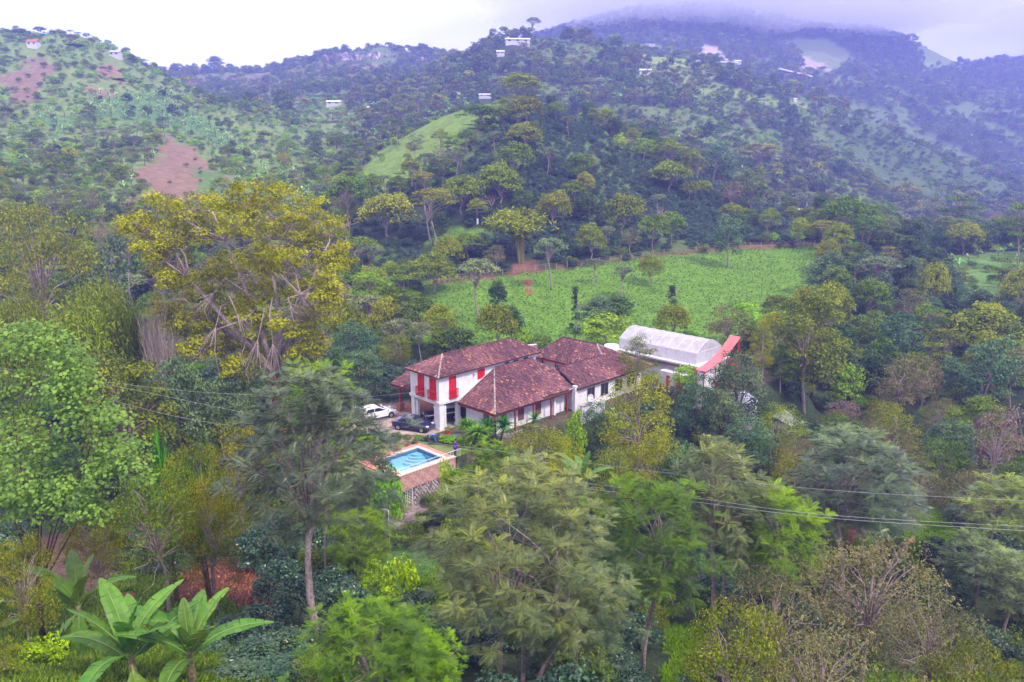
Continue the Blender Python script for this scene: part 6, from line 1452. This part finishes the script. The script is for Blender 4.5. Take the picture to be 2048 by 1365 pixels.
# ------------------------------------------------------------------ vehicles
TYRE = mat('tyre', (.02, .02, .022), .8, .2); RIM = mat('rim', (.45, .45, .48), .35, .5, metal=.7); CHROME = mat('lamp_glass', (.85, .85, .82), .15, .6); TAIL = mat('tail_lamp', (.45, .02, .03), .25, .5)
def car(name, label, cat, paint, Lc=4.35, Wc=1.76, H=1.45, kind='sedan', pos=(0, 0, 0), yaw=0, hatch=False):
    root = empty(name, pos, yaw); tag(root, label, cat); w = Wc / 2
    # side profile: lower body then cabin (x from rear 0 to front Lc)
    sill = .28
    if kind == 'sedan': body = [(0, .55), (.04, .92), (.75, .99), (2.9, .95), (Lc - .5, .82), (Lc - .06, .62), (Lc, .42), (Lc - .1, sill), (.1, sill)]; roof = [(.55, .97), (1.25, H - .08), (1.75, H), (2.35, H - .02), (3.2, .95)]
    else: body = [(0, .5), (.02, .95), (.3, 1.0), (2.8, .96), (Lc - .75, .90), (Lc - .12, .68), (Lc, .42), (Lc - .1, sill), (.1, sill)]; roof = [(.12, .98), (.42, H - .1), (1.0, H), (2.0, H - .02), (3.05, .95)]
    def loft(prof, ws, nm, m, inset=.0, par=root):
        mb = MB(); n = len(prof); secs = [(-ws, inset), (-ws * .88, 0), (ws * .88, 0), (ws, inset)]
        V = []
        cx = sum(p[0] for p in prof) / n; cz = sum(p[1] for p in prof) / n
        for y, k_ in secs: V += [(cx + (p[0] - cx) * (1 - k_), y, cz + (p[1] - cz) * (1 - k_)) for p in prof]
        Fs = [(i * n + j, i * n + (j + 1) % n, (i + 1) * n + (j + 1) % n, (i + 1) * n + j) for i in range(3) for j in range(n)] + [tuple(range(n))[::-1], tuple(range(3 * n, 4 * n))]
        mb.add(V, Fs); ob = mb.obj(nm, m, par); bv = ob.modifiers.new('round', 'BEVEL'); bv.width = .05; bv.segments = 2; return ob
    loft(body, w, 'body', paint, .04)
    loft(roof, w * .84, 'roof', paint, .05)
    # glass: side, front and rear panes proud of the cabin
    r = roof; yw = w * .84 + .006
    mid = r[2][0] + (.35 if kind == 'sedan' else .45)
    zb = 1.0; zt_ = H - .12
    for sgn in (-1, 1):
        y = sgn * (w * .84 - .0); q = .07
        for (xa, xb, xc, xd) in ((r[0][0] + .32, mid - .04, mid - .04, r[1][0] + .22), (mid + .04, r[4][0] - .28, r[3][0] - .02, mid + .04)):
            v = [(xa, sgn * (w * .84 + .012), zb), (xb, sgn * (w * .84 + .012), zb), (xc, sgn * (w * .84 + .002), zt_), (xd, sgn * (w * .84 + .002), zt_)]
            MB().add(v + [(x, yy - sgn * .03, zz) for x, yy, zz in v], [(0, 1, 2, 3) if sgn < 0 else (3, 2, 1, 0), (4, 5, 6, 7), (0, 1, 5, 4), (2, 3, 7, 6), (1, 2, 6, 5), (3, 0, 4, 7)]).obj('side_window', GLASS, root)
    def pane(p, q_, nm):
        d = .012; ww = w * .70; nx, nz = (p[1] - q_[1]), (q_[0] - p[0]); l = math.hypot(nx, nz); sg = 1 if nz > 0 else -1; nx, nz = nx / l * sg * .03, nz / l * sg * .03
        a_, b_ = (p[0] * .9 + q_[0] * .1, p[1] * .9 + q_[1] * .1), (p[0] * .1 + q_[0] * .9, p[1] * .1 + q_[1] * .9)
        v = [(a_[0] + nx, -ww, a_[1] + nz), (a_[0] + nx, ww, a_[1] + nz), (b_[0] + nx, ww * .93, b_[1] + nz), (b_[0] + nx, -ww * .93, b_[1] + nz)]
        MB().add(v + [(x - nx, y, z - nz) for x, y, z in v], [(0, 1, 2, 3), (4, 7, 6, 5), (0, 4, 5, 1), (1, 5, 6, 2), (2, 6, 7, 3), (3, 7, 4, 0)]).obj(nm, GLASS, root)
    pane(r[4], r[3], 'windscreen')
    if not hatch: pane(r[0], r[1], 'rear_window')
    for xw in (.78, Lc - .82):
        for sgn in (-1, 1):
            ar_ = MB().tube([(xw, sgn * (w - .12), .33), (xw, sgn * (w + .004), .33)], .37, 18).obj('wheel_arch', TYRE, root)
            t_ = MB().tube([(xw, sgn * (w - .2), .31), (xw, sgn * (w + .02), .31)], .31, 18).obj('wheel', TYRE, root); MB().tube([(xw, sgn * (w + .015), .31), (xw, sgn * (w + .03), .31)], .2, 10).obj('rim', RIM, t_)
    for sgn in (-1, 1):
        MB().box(Lc - .42, Lc - .12, sgn * (w - .38), sgn * (w - .08), .60, .76).obj('headlight', CHROME, root)
        MB().box(-.01, .12, sgn * (w - .36) if sgn < 0 else w - .36, sgn * (w - .04) if sgn < 0 else w - .04, .72, .92).obj('tail_light', TAIL, root)
        MB().box(3.0, 3.14, sgn * (w - .08), sgn * (w + .14), .98, 1.1).obj('wing_mirror', paint, root)
    if hatch:
        h_ = MB(); h_.slab([(.55, -w * .8, H + .02), (.55, w * .8, H + .02), (-.35, w * .72, H + .38), (-.35, -w * .72, H + .38)], .06); h_.slab([(-.35, -w * .7, H + .36), (-.35, w * .7, H + .36), (-.62, w * .66, H + .18), (-.62, -w * .66, H + .18)], .05); ho = h_.obj('tailgate', paint, root)
        MB().slab([(.35, -w * .6, H + .13), (.35, w * .6, H + .13), (-.2, w * .56, H + .35), (-.2, -w * .56, H + .35)], .02).obj('tailgate_window', GLASS, ho)
        MB().box(.02, .5, -w * .66, w * .66, .72, .98).obj('boot_opening', TYRE, root)
    else: MB().box(-.02, .02, -.26, .26, .5, .62).obj('number_plate', WHITE, root)
    return root
WPAINT = mat('white_car_paint', (.75, .74, .78), .3, .5, coat=.5, var=.02); NPAINT = mat('navy_car_paint', (.022, .02, .075), .22, .6, coat=.8, var=.05); BPAINT = mat('black_car_paint', (.02, .02, .03), .3, .5, coat=.5)
def by_wheel(px, row, xw, yaw, yw=-.86):
    r_ = ray(px, row); t_ = (.03 - CZ) / r_[2]; c_, s_ = math.cos(R(yaw)), math.sin(R(yaw)); return (r_[0] * t_ - xw * c_ + yw * s_, r_[1] * t_ - xw * s_ - yw * c_, .03)
def hpos(a, b, z=.03): x, y = hxy(a, b); return (x, y, z)
car('white_hatchback', 'white hatchback with its tailgate open on the driveway', 'car', WPAINT, kind='hatch', H=1.5, pos=by_wheel(740, 845, .78, 36), yaw=R(36), hatch=True, Lc=4.2)
p_ = atY(786, 852, 82.0)
car('navy_sedan', 'dark navy blue sedan parked in front of the garage pillars', 'car', NPAINT, pos=by_wheel(843, 867, 3.53, -20), yaw=R(-20))
# jeep in the garage
jp = empty('off_road_car', hpos(2.3, 2.5), R(205)); tag(jp, 'black and white off road car with roof rack parked inside the open garage', 'car')
MB().box(-1.9, 1.7, -.78, .78, .5, 1.05).box(.55, 1.9, -.62, .62, .5, 1.12).obj('body', BPAINT, jp)
MB().box(-1.88, .45, -.76, .76, 1.06, 1.55).obj('cabin', BPAINT, jp); MB().box(-1.92, .5, -.8, .8, 1.55, 1.75).obj('roof', WPAINT, jp)
for s_ in (-1, 1):
    for xx in (-1.6, -.5): MB().box(xx, xx + .85, s_ * .765 - .01, s_ * .765 + .01, 1.12, 1.48).obj('side_window', GLASS, jp)
    for xx in (-1.25, 1.15):
        t_ = MB().tube([(xx, s_ * .62, .4), (xx, s_ * .88, .4)], .4, 16).obj('wheel', TYRE, jp); MB().tube([(xx, s_ * .87, .4), (xx, s_ * .9, .4)], .2, 10).obj('rim', RIM, t_)
    MB().box(-1.9, 1.9, s_ * .8 - .03, s_ * .8 + .03, .95, 1.06).obj('white_stripe', WPAINT, jp); MB().tube([(1.9, s_ * .42, .9), (1.96, s_ * .42, .9)], .12, 12).obj('headlight', CHROME, jp)
MB().tube([(-1.92, 0, 1.0), (-2.14, 0, 1.0)], .38, 16).obj('spare_wheel', TYRE, jp)
rk = MB()
for i in range(6): rk.box(-1.7 + i * .38, -1.66 + i * .38, -.6, .6, 1.8, 1.84)
rk.box(-1.7, .24, -.62, -.58, 1.78, 1.86).box(-1.7, .24, .58, .62, 1.78, 1.86).obj('roof_rack', STEEL, jp)
car('black_car', 'black car standing deep in the garage behind the right pillar', 'car', BPAINT, pos=hpos(4.9, .5), yaw=R(150), Lc=3.6, kind='hatch')

# ------------------------------------------------------------------ people
SKIN = mat('skin', (.33, .17, .11), .6, .3, var=.05); HAIR = mat('dark_hair', (.02, .015, .012), .8, .2)
def person(label, pos, yaw, joints, radii, edges, cloth, head, headdir, name='person', legcol=None, cat='person'):
    root = empty(name, pos, yaw); tag(root, label, cat)
    def skin(vs, es, rs, nm, m, sub=2):
        me = bpy.data.meshes.new(nm); me.from_pydata(vs, es, []); me.materials.append(m); me.update(); o = link(nm, me, root)
        md = o.modifiers.new('skin', 'SKIN'); md.use_smooth_shade = True
        if not me.skin_vertices: me.skin_vertices.new()
        for v, r_ in zip(me.skin_vertices[0].data, rs): v.radius = r_
        me.skin_vertices[0].data[0].use_root = True; s = o.modifiers.new('sub', 'SUBSURF'); s.levels = sub; s.render_levels = sub; return o
    return root, skin
def build_person(label, pos, yaw, P_, shirt, trousers):
    """P_: joint table of one posed figure; one continuous body plus clothes, hair, face and fingers"""
    root, skin = person(label, pos, yaw, None, None, None, None, None, None)
    K = [k for k in P_ if k != 'face']; ix = {k: i for i, k in enumerate(K)}; V = [P_[k] for k in K]
    bones = [('pelvis', 'waist'), ('waist', 'chest'), ('chest', 'neck'), ('neck', 'head0'), ('head0', 'head1')]
    for s_ in 'LR': bones += [('chest', 'sh' + s_), ('sh' + s_, 'el' + s_), ('el' + s_, 'wr' + s_), ('wr' + s_, 'hd' + s_), ('pelvis', 'hp' + s_), ('hp' + s_, 'kn' + s_), ('kn' + s_, 'an' + s_), ('an' + s_, 'to' + s_)]
    Rr = dict(pelvis=(.13, .10), waist=(.125, .09), chest=(.15, .11), neck=(.052, .052), head0=(.07, .085), head1=(.085, .095))
    for s_ in 'LR': Rr.update({'sh' + s_: (.055, .055), 'el' + s_: (.04, .04), 'wr' + s_: (.027, .027), 'hd' + s_: (.035, .018), 'hp' + s_: (.085, .085), 'kn' + s_: (.058, .058), 'an' + s_: (.04, .04), 'to' + s_: (.04, .03)})
    skin(V, [(ix[a], ix[b]) for a, b in bones], [Rr[k] for k in K], 'body', SKIN)
    def sub(keys, grow, nm, m):
        es = [(keys.index(a), keys.index(b)) for a, b in bones if a in keys and b in keys]; skin([P_[k] for k in keys], es, [(Rr[k][0] * grow + .008, Rr[k][1] * grow + .008) for k in keys], nm, m)
    sub(['pelvis', 'waist', 'chest', 'shL', 'elL', 'shR', 'elR'], 1.12, 'shirt', shirt); sub(['pelvis', 'hpL', 'knL', 'anL', 'hpR', 'knR', 'anR'], 1.13, 'trousers', trousers)
    h = Vector(P_['head1']); f = Vector(P_['face']).normalized(); u = (h - Vector(P_['neck'])).normalized(); sd = u.cross(f).normalized()
    hm = MB(); hm.tube([h - u * .02 - f * .03, h + u * .06 - f * .02, h + u * .12 - f * .01], [.10, .10, .05], 12); hm.obj('hair', HAIR, root, True)
    for s2 in (-1, 1):
        p = h + f * .088 + sd * .032 * s2 + u * .0; MB().tube([p, p + f * .012], .011, 6).obj('eye', HAIR, root); q = h + sd * .088 * s2; MB().tube([q, q + sd * s2 * .014], .026, 8).obj('ear', SKIN, root)
    p = h + f * .09 - u * .03; MB().tube([p - f * .01, p + f * .028], [.016, .008], 6).obj('nose', SKIN, root); p = h + f * .084 - u * .062; MB().tube([p - sd * .022, p + sd * .022], .006, 5).obj('mouth', REDB, root)
    for s_ in 'LR':
        hd = Vector(P_['hd' + s_]); wr = Vector(P_['wr' + s_]); d = (hd - wr).normalized(); sdv = d.cross(Vector((0, 0, 1))); sdv = sdv.normalized() if sdv.length > .1 else Vector((1, 0, 0)); cr = d.cross(sdv).normalized()
        fm = MB()
        for k_, ln in enumerate((.07, .08, .075, .06)):
            b_ = hd + sdv * (k_ - 1.5) * .019; fm.tube([b_, b_ + d * ln * .5, b_ + d * ln * .85 + cr * .02], [.009, .0085, .006], 5)
        b_ = wr + d * .03 - sdv * .028; fm.tube([b_, b_ + d * .03 - sdv * .025, b_ + d * .06 - sdv * .03], [.010, .009, .007], 5); fm.obj('fingers', SKIN, root, True)
        an, to = Vector(P_['an' + s_]), Vector(P_['to' + s_]); MB().tube([an - (to - an) * .3 - Vector((0, 0, .02)), an * .5 + to * .5 - Vector((0, 0, .01)), to], [.05, .052, .04], 8).obj('shoe', BPAINT, root, True)
    return root
BLU1 = mat('light_blue_shirt', (.12, .33, .80), .8, .1, var=.12, scale=12); BLU2 = mat('blue_trousers', (.05, .14, .55), .8, .1, var=.15, scale=12); PUR = mat('violet_shirt', (.13, .03, .62), .8, .1, var=.15, scale=12); PURT = mat('indigo_trousers', (.08, .03, .38), .8, .1, var=.15, scale=12)
# bending: faces -x, feet at the origin
bend = dict(pelvis=(0, 0, .86), waist=(-.16, 0, .92), chest=(-.40, 0, .90), neck=(-.56, 0, .84), head0=(-.62, 0, .78), head1=(-.70, 0, .74), face=(-.6, 0, -.8),
  shL=(-.44, -.19, .86), elL=(-.50, -.22, .58), wrL=(-.60, -.16, .34), hdL=(-.64, -.14, .25), shR=(-.44, .19, .86), elR=(-.46, .22, .57), wrR=(-.56, .15, .32), hdR=(-.60, .13, .23),
  hpL=(.02, -.10, .80), knL=(.10, -.14, .46), anL=(.28, -.15, .09), toL=(.12, -.17, .04), hpR=(.02, .10, .80), knR=(-.02, .14, .45), anR=(.05, .16, .09), toR=(-.12, .18, .04))
px_ = atY(872, 884, 79.0); build_person('person in light blue shirt and blue trousers bending over the flower bed', (px_[0], 77.5, -.57), R(-12), bend, BLU1, BLU2)
stand = dict(pelvis=(0, 0, .92), waist=(0, .01, 1.06), chest=(.02, .02, 1.30), neck=(.05, .02, 1.47), head0=(.07, .02, 1.56), head1=(.09, .02, 1.64), face=(1, 0, -.3),
  shL=(.03, -.19, 1.38), elL=(.16, -.22, 1.14), wrL=(.38, -.14, 1.10), hdL=(.46, -.12, 1.10), shR=(.03, .21, 1.38), elR=(.10, .25, 1.12), wrR=(.34, .17, 1.12), hdR=(.42, .15, 1.12),
  hpL=(0, -.10, .86), knL=(.04, -.11, .48), anL=(0, -.11, .09), toL=(.14, -.12, .04), hpR=(0, .10, .86), knR=(.02, .12, .48), anR=(-.06, .12, .09), toR=(.08, .14, .04))
px_ = atY(905, 918, 74.5); build_person('person in violet work clothes standing at the end of the pool railing', (*hxy(-2.45, -5.25), -.58), R(20), stand, PUR, PURT)

# ------------------------------------------------------------------ garden things
def hplant(key, a, b, h, w, label, cat, **k): x, y = hxy(a, b); return plant(key, x, y, h, w, label, cat, z=k.pop('z', -.58), **k)
hb = [(-7.7, 6.1, 'lime_bush', 1.3, 2.2, ''), (-6.6, 4.9, 'lime_bush', 1.2, 2.0, ''), (-5.7, 3.9, 'lime_bush', 1.2, 1.9, ''), (-4.9, 3.0, 'lime_bush', 1.1, 1.7, ''), (-4.1, 2.1, 'bush', 1.0, 1.5, ''), (-3.3, 1.3, 'bush', .8, 1.3, ''), (-2.5, .5, 'lime_bush', .8, 1.2, ''), (-.9, -1.9, 'lime_bush', 1.0, 1.6, ''), (-.6, -3.0, 'lime_bush', 1.1, 1.7, ''), (.1, -3.9, 'lime_bush', 1.1, 1.5, '')]
for i, (a, b, k_, h, w, _) in enumerate(hb):
    hplant(k_, a, b, h, w, f'{ORD[i]} bush from the left in the hedge between lawn and driveway' if i < 9 else 'last bright bush beside the garage pillar and red pot', 'bush', group='hedge bushes along the lawn', name='hedge_bush')
for i, (a, b, h, w) in enumerate(((-5.6, .15, .45, .6), (-4.3, .15, .35, .5))): hplant('bush', a, b, h, w, ['left', 'right'][i] + ' one of two small red leaved plants at the far pool edge', 'plant', name='red_plant')
hplant('bush', -3.2, .1, .65, .75, 'dark clipped ball shaped bush at the far corner of the pool', 'bush')
for o in COL.objects:
    if o.name.startswith(('red_plant', 'red_bush')):
        for ch in o.children:
            if ch.name.startswith('crown'): ch.data = ch.data.copy(); ch.data.materials[0] = LM['red']
hplant('sword_plant', 1.0, -5.2, 2.3, 2.9, 'spiky sword leaved plant left of its pair by the front wing', 'plant', z=-.1, var=0, part='leaves', stem='stem')
hplant('sword_plant', 2.3, -6.1, 2.7, 3.0, 'spiky sword leaved plant right of its pair by the front wing', 'plant', z=-.3, var=1, part='leaves', stem='stem')
hplant('palm_plant', 7.2, -6.9, 2.6, 2.4, 'small palm like plant standing before the tiled wing', 'palm', z=-.3, part='leaves', stem='stem', name='palm')
for i, (a, b, k_, h, w, lab) in enumerate(((-6.9, -6.5, 'bush', 1.6, 1.7, 'green bush right of the lattice gate'), (-5.4, -6.7, 'olive_bush', 1.9, 2.0, 'olive bush against the middle of the stone footing'), (-4.0, -6.6, 'bush', 1.7, 2.0, 'green bush at the right end of the stone footing'),
    (-7.6, -8.6, 'bush', 1.5, 2.2, 'leafy bush below the small paving by the gate'), (-5.6, -8.8, 'lime_bush', 1.4, 2.2, 'bright bush below the stone footing'), (-10.6, -6.6, 'olive_bush', 2.0, 2.2, 'olive bush left of the lattice gate'))):
    hplant(k_, a, b, h, w, lab, 'bush', z=-4.2)
pt = house('potted_plant'); tag(pt, 'small plant in a bright red pot beside the garage pillar', 'potted plant')
MB().tube([(-.25, -1.5, -.02), (-.25, -1.5, .55)], [.17, .26], 14).obj('pot', RED, pt); link('foliage', PROTO['lime_bush'][0][0], pt, (-.25, -1.5, .5), (0, 0, 0), (.22, .22, .22))
hplant('olive_bush', -1.6, .6, 1.0, .5, 'tall thin cactus like plant by the corner pillar', 'plant', name='thin_plant') if False else None
# white garden umbrella under the golden tree and white pipe
x_, y_ , z_ = *atY(390, 822, 79)[:2], 0; z_ = float(gz(x_, y_)); zz = zrow(822, 79) - z_
um = empty('garden_umbrella', (x_, y_, z_)); tag(um, 'small white garden umbrella in the dark shade left of the hedge', 'umbrella')
mb = MB(); mb.add([(0, 0, zz + .15)] + [(math.cos(t_) * .45, math.sin(t_) * .45, zz - .1) for t_ in np.linspace(0, 6.283, 9)[:-1]], [(0, i + 1, (i + 1) % 8 + 1) for i in range(8)]); mb.obj('canopy', WHITE, um); MB().tube([(0, 0, -.3), (0, 0, zz + .1)], .025, 6).obj('pole', STEEL, um)
x_, y_ = atY(777, 1035, 60)[:2]; z_ = float(gz(x_, y_)); zz = zrow(1022, 60) - z_
wp = MB().tube([(0, 0, -.3), (0, 0, zz), (-.1, 0, zz + .12), (-.7, 0, zz + .16)], .05, 8).obj('bent_pipe', WHITE, None, True, (x_, y_, z_)); tag(wp, 'bent white pipe sticking up below the stone footing of the terrace', 'pipe')
for (px, row, Y, lab) in ((1784, 1228, 40, 'small white pipe standing between the lower right trees'), ):
    x_, y_ = atY(px, row, Y)[:2]; zz = zrow(row, Y); z0 = float(gz(x_, y_)); o = MB().tube([(0, 0, -.2), (0, 0, zz - z0), (-.12, 0, zz - z0 + .05)], .04, 6).obj('white_pipe', WHITE, None, True, (x_, y_, z0)); tag(o, lab, 'pipe')

# ------------------------------------------------------------------ wires
WIRE = mat('power_cable', (.34, .33, .34), .5, .3)
def wire(pts, label, r=.0095, cat='cable'):
    """pts: (column, row, distance) of points along one sagging cable"""
    P3 = [atY(*p) for p in pts]; Q = []
    for i in range(len(P3) - 1):
        p0 = P3[max(i - 1, 0)]; p1 = P3[i]; p2 = P3[i + 1]; p3 = P3[min(i + 2, len(P3) - 1)]
        for t in np.linspace(0, 1, 9)[:-1]: Q.append(.5 * ((2 * p1) + (-p0 + p2) * t + (2 * p0 - 5 * p1 + 4 * p2 - p3) * t * t + (-p0 + 3 * p1 - 3 * p2 + p3) * t ** 3))
    Q.append(P3[-1]); o = MB().tube(Q, r, 5).obj('power_cable', WIRE, None, True); tag(o, label, cat, 'overhead cables')
wire([(-60, 735, 60), (170, 762, 58), (520, 832, 54), (740, 872, 52), (940, 895, 50), (1250, 936, 47), (1650, 980, 43), (2100, 1004, 40)], 'longest cable, passing over the lawn and across the whole picture')
wire([(-60, 728, 62), (150, 757, 60), (380, 783, 58), (560, 792, 56), (700, 796, 66), (825, 785, 78), (980, 766, 84)], 'cable running from the left past the garage balconies to the house')
wire([(-60, 770, 56), (150, 785, 55), (350, 833, 52), (560, 868, 49), (780, 915, 46), (1000, 950, 44), (1180, 968, 42), (1350, 990, 40), (1650, 1030, 38), (2100, 1056, 36)], 'upper of the two close cables across the lower right')
wire([(1000, 955, 43), (1190, 980, 41), (1350, 999, 39), (1650, 1036, 37), (2100, 1065, 35)], 'lower of the two close cables across the lower right')
wire([(-80, 276, 150), (60, 277, 150), (150, 272, 155), (280, 248, 165)], 'thin pale cable in front of the banana hillside at upper left', .03)
wire([(992, 748, 84), (1060, 758, 85), (1130, 782, 86)], 'short cable crossing the low tiled roof', .018)
# ------------------------------------------------------------------ viaducts, cliffs, poles
for px, row, Y, L_, lab, dz in ((1425, 122, 900, 55, 'concrete road viaduct below the pale quarry cut on the mountain', -2), (1590, 143, 900, 36, 'sloping second piece of concrete viaduct farther right on the mountain', -8)):
    x, y, _ = atY(px, row, Y); zt_ = zrow(row, Y); r_ = empty('viaduct', (x, y, zt_)); tag(r_, lab, 'viaduct')
    MB().slab([(-L_ / 2, -4, -dz * .4), (L_ / 2, -4, dz * .6), (L_ / 2, 4, dz * .6), (-L_ / 2, 4, -dz * .4)], 1.6).obj('deck', FWH, r_)
    for k_ in (-.3, .0, .3): MB().box(L_ * k_ - 1.2, L_ * k_ + 1.2, -2, 2, -26, -1.2 + dz * .1).obj('pier', CONC, r_)
def cliff(px0, px1, r0, r1, Y, lab):
    """quarried rock face"""
    n_ = 60; V = []; Fq = []; rg = np.random.default_rng(3)
    for i in range(n_ + 1):
        px = px0 + (px1 - px0) * i / n_
        for j in range(7):
            row = r0 + (r1 - r0) * j / 6 + math.sin(i * .25) * 3; p = atY(px, row, Y - j * 1.5 + rg.normal() * 2.4); p[2] += rg.normal() * .6; V.append(p)
    for i in range(n_):
        for j in range(6): Fq.append((i * 7 + j, (i + 1) * 7 + j, (i + 1) * 7 + j + 1, i * 7 + j + 1))
    o = link('rock_cliff', mesh_np('rock_cliff', np.array(V), np.array(Fq), CLIFF)); tag(o, lab, 'cliff', None, None)
CLIFF = mat('quarry_rock', (.34, .27, .27), .95, .1, var=.4, scale=.12, bump=.6, col2=(.10, .08, .10))
cliff(645, 790, 108, 128, 935, 'long dark grey quarried rock face under the left ridge trees'); cliff(800, 935, 118, 138, 930, 'second quarried rock face nearer the centre ridge')
def pole(px, row0, row1, Y, lab, r=.12):
    x, y, _ = atY(px, row1, Y); z1 = zrow(row0, Y); z0 = float(gz(x, y)); o = MB().tube([(0, 0, -.5), (0, 0, z1 - z0)], r, 6).obj('utility_pole', STEEL, None, False, (x, y, z0)); tag(o, lab, 'pole')
pole(1612, 404, 430, 258, 'white light pole at the end of the track on the right ridge'); pole(144, 108, 128, 480, 'thin pale pole on the upper left hillside', .3)
pole(194, 145, 170, 440, 'pale pole in the middle of the left hillside', .3); pole(166, 138, 165, 440, 'first of two wooden poles on the left hillside', .25)
o = MB().tube([(0, 0, -.3), (0, 0, 1.3)], .25, 8).obj('white_marker', WHITE, None, False, pick(955, 450)); tag(o, 'white marker post above the small grass clearing', 'post')
# fence posts along the pasture track
fx = [(855 + i * 21.5, float(np.interp(855 + i * 21.5, [855, 1010, 1180, 1330, 1500, 1642], [569, 552, 531, 511, 497, 492]))) for i in range(37)]
fen = empty('pasture_fence', pick(1200, 528)); tag(fen, 'thin wooden post fence along the upper edge of the pasture', 'fence'); WOOD = mat('grey_post_wood', (.38, .27, .22), .9, .1)
fo = np.array(fen.location); pm = MB().tube([(0, 0, -.3), (0, 0, 1.35)], .07, 5).mesh('post', WOOD); tops = []
for px, row in fx: p = np.array(pick(px, row)); link('post', pm, fen, tuple(p - fo)); tops.append(p - fo)
for hh in (.5, .9, 1.25): MB().tube([t + [0, 0, hh] for t in tops], .015, 3).obj('fence_wire', WOOD, fen)

# ------------------------------------------------------------------ ground cover that nobody could count
def cover_stuff(name, label, zs, n, h, w, m, y0, y1, blades=5, lean=.5, px=None):
    P3 = []
    while len(P3) < n:
        k = n * 3; Y = np.sqrt(rng.random(k) * (y1 ** 2 - y0 ** 2) + y0 ** 2); X = (rng.random(k) - .5) * 1.5 * Y; zi = zid_at(X, Y); ok = np.isin(zi, zs)
        if ok.sum() < 5: break
        P3 += list(np.stack([X[ok], Y[ok], gz(X[ok], Y[ok])], 1))
    P3 = np.array(P3[:n]); m_ = len(P3); a = rng.random((m_, blades)) * 6.283; d = np.stack([np.cos(a), np.sin(a), np.zeros_like(a)], -1); s = np.stack([-np.sin(a), np.cos(a), np.zeros_like(a)], -1)
    hh = h * (.6 + .8 * rng.random((m_, blades, 1))); b = P3[:, None] + d * w * rng.random((m_, blades, 1)) * 1.5
    tip = b + d * hh * lean + np.array([0, 0, 1.]) * hh; V = np.stack([b - s * w * .5, b + s * w * .5, tip + s * w * .15, tip - s * w * .15], 2).reshape(-1, 3)
    Fq = np.arange(len(V)).reshape(-1, 4); tag(link(name, mesh_np(name, V, Fq, m, rng.random(len(Fq)))), label, None, None, 'stuff')
zlim = [i for i, z in enumerate(ZONES) if z[0] is G_LIME and z[3] < 130]; zlow = [i for i, z in enumerate(ZONES) if z[0] == (.075, .14, .022)]; zlit = [i for i, z in enumerate(ZONES) if z[0] is G_LITTER]
GRM = leaf_mat('grass_blade', (.05, .11, .010), (.085, .17, .015), (.13, .22, .02)); GRD = leaf_mat('ground_cover_leaf', (.022, .05, .008), (.042, .085, .012), (.07, .125, .018)); LIT = leaf_mat('dry_leaf', (.05, .02, .014), (.09, .04, .022), (.17, .10, .055), trans=.05)
cover_stuff('long_grass', 'bright lime green grass on the open slopes', zlim, 22000, .2, .06, GRM, 28, 110)
cover_stuff('ground_cover', 'low dark green creeping plants on the banana garden floor', zlow, 16000, .14, .10, GRD, 18, 50, 4, 1.1)
cover_stuff('leaf_litter', 'dry red brown fallen leaves', zlit + zlow, 2600, .05, .12, LIT, 18, 60, 2, 2.2)
cover_stuff('leaf_litter', 'heap of dry red brown fallen leaves', zlit, 1500, .08, .08, LIT, 18, 60, 3, 2.0)
# planted rows of small seedlings on the pasture
V = []; tt = []
fz = [i for i, z in enumerate(ZONES) if z[0] is G_FIELD]
for i in range(-60, 120):
    for j in range(0, 75):
        x = -20 + i * 1.05 + (j % 2) * .4 + rng.normal() * .22; y = 112 + j * 1.25 + i * .22 + rng.normal() * .25
        if not 95 < y < 210: continue
        if int(zid_at(np.array([x]), np.array([y]))[0]) in fz and rng.random() < .75: V.append((x, y, float(gz(x, y))))
V = np.array(V); C_ = V + [0, 0, .12]
Vv, Ff, ti = clump_leaves(C_, np.full(len(C_), .2), 8, .24, .5, .6, .6)
tag(link('seedling_rows', mesh_np('seedling_rows', Vv, Ff, leaf_mat('seedling_leaf', (.03, .075, .012), (.05, .105, .014), (.08, .14, .018)), ti)), 'dotted rows of small green seedlings planted over the pasture', None, None, 'stuff')
cover_stuff('pasture_grass', 'short bright grass of the pasture', fz, 9000, .11, .08, GRM, 95, 210, 4)
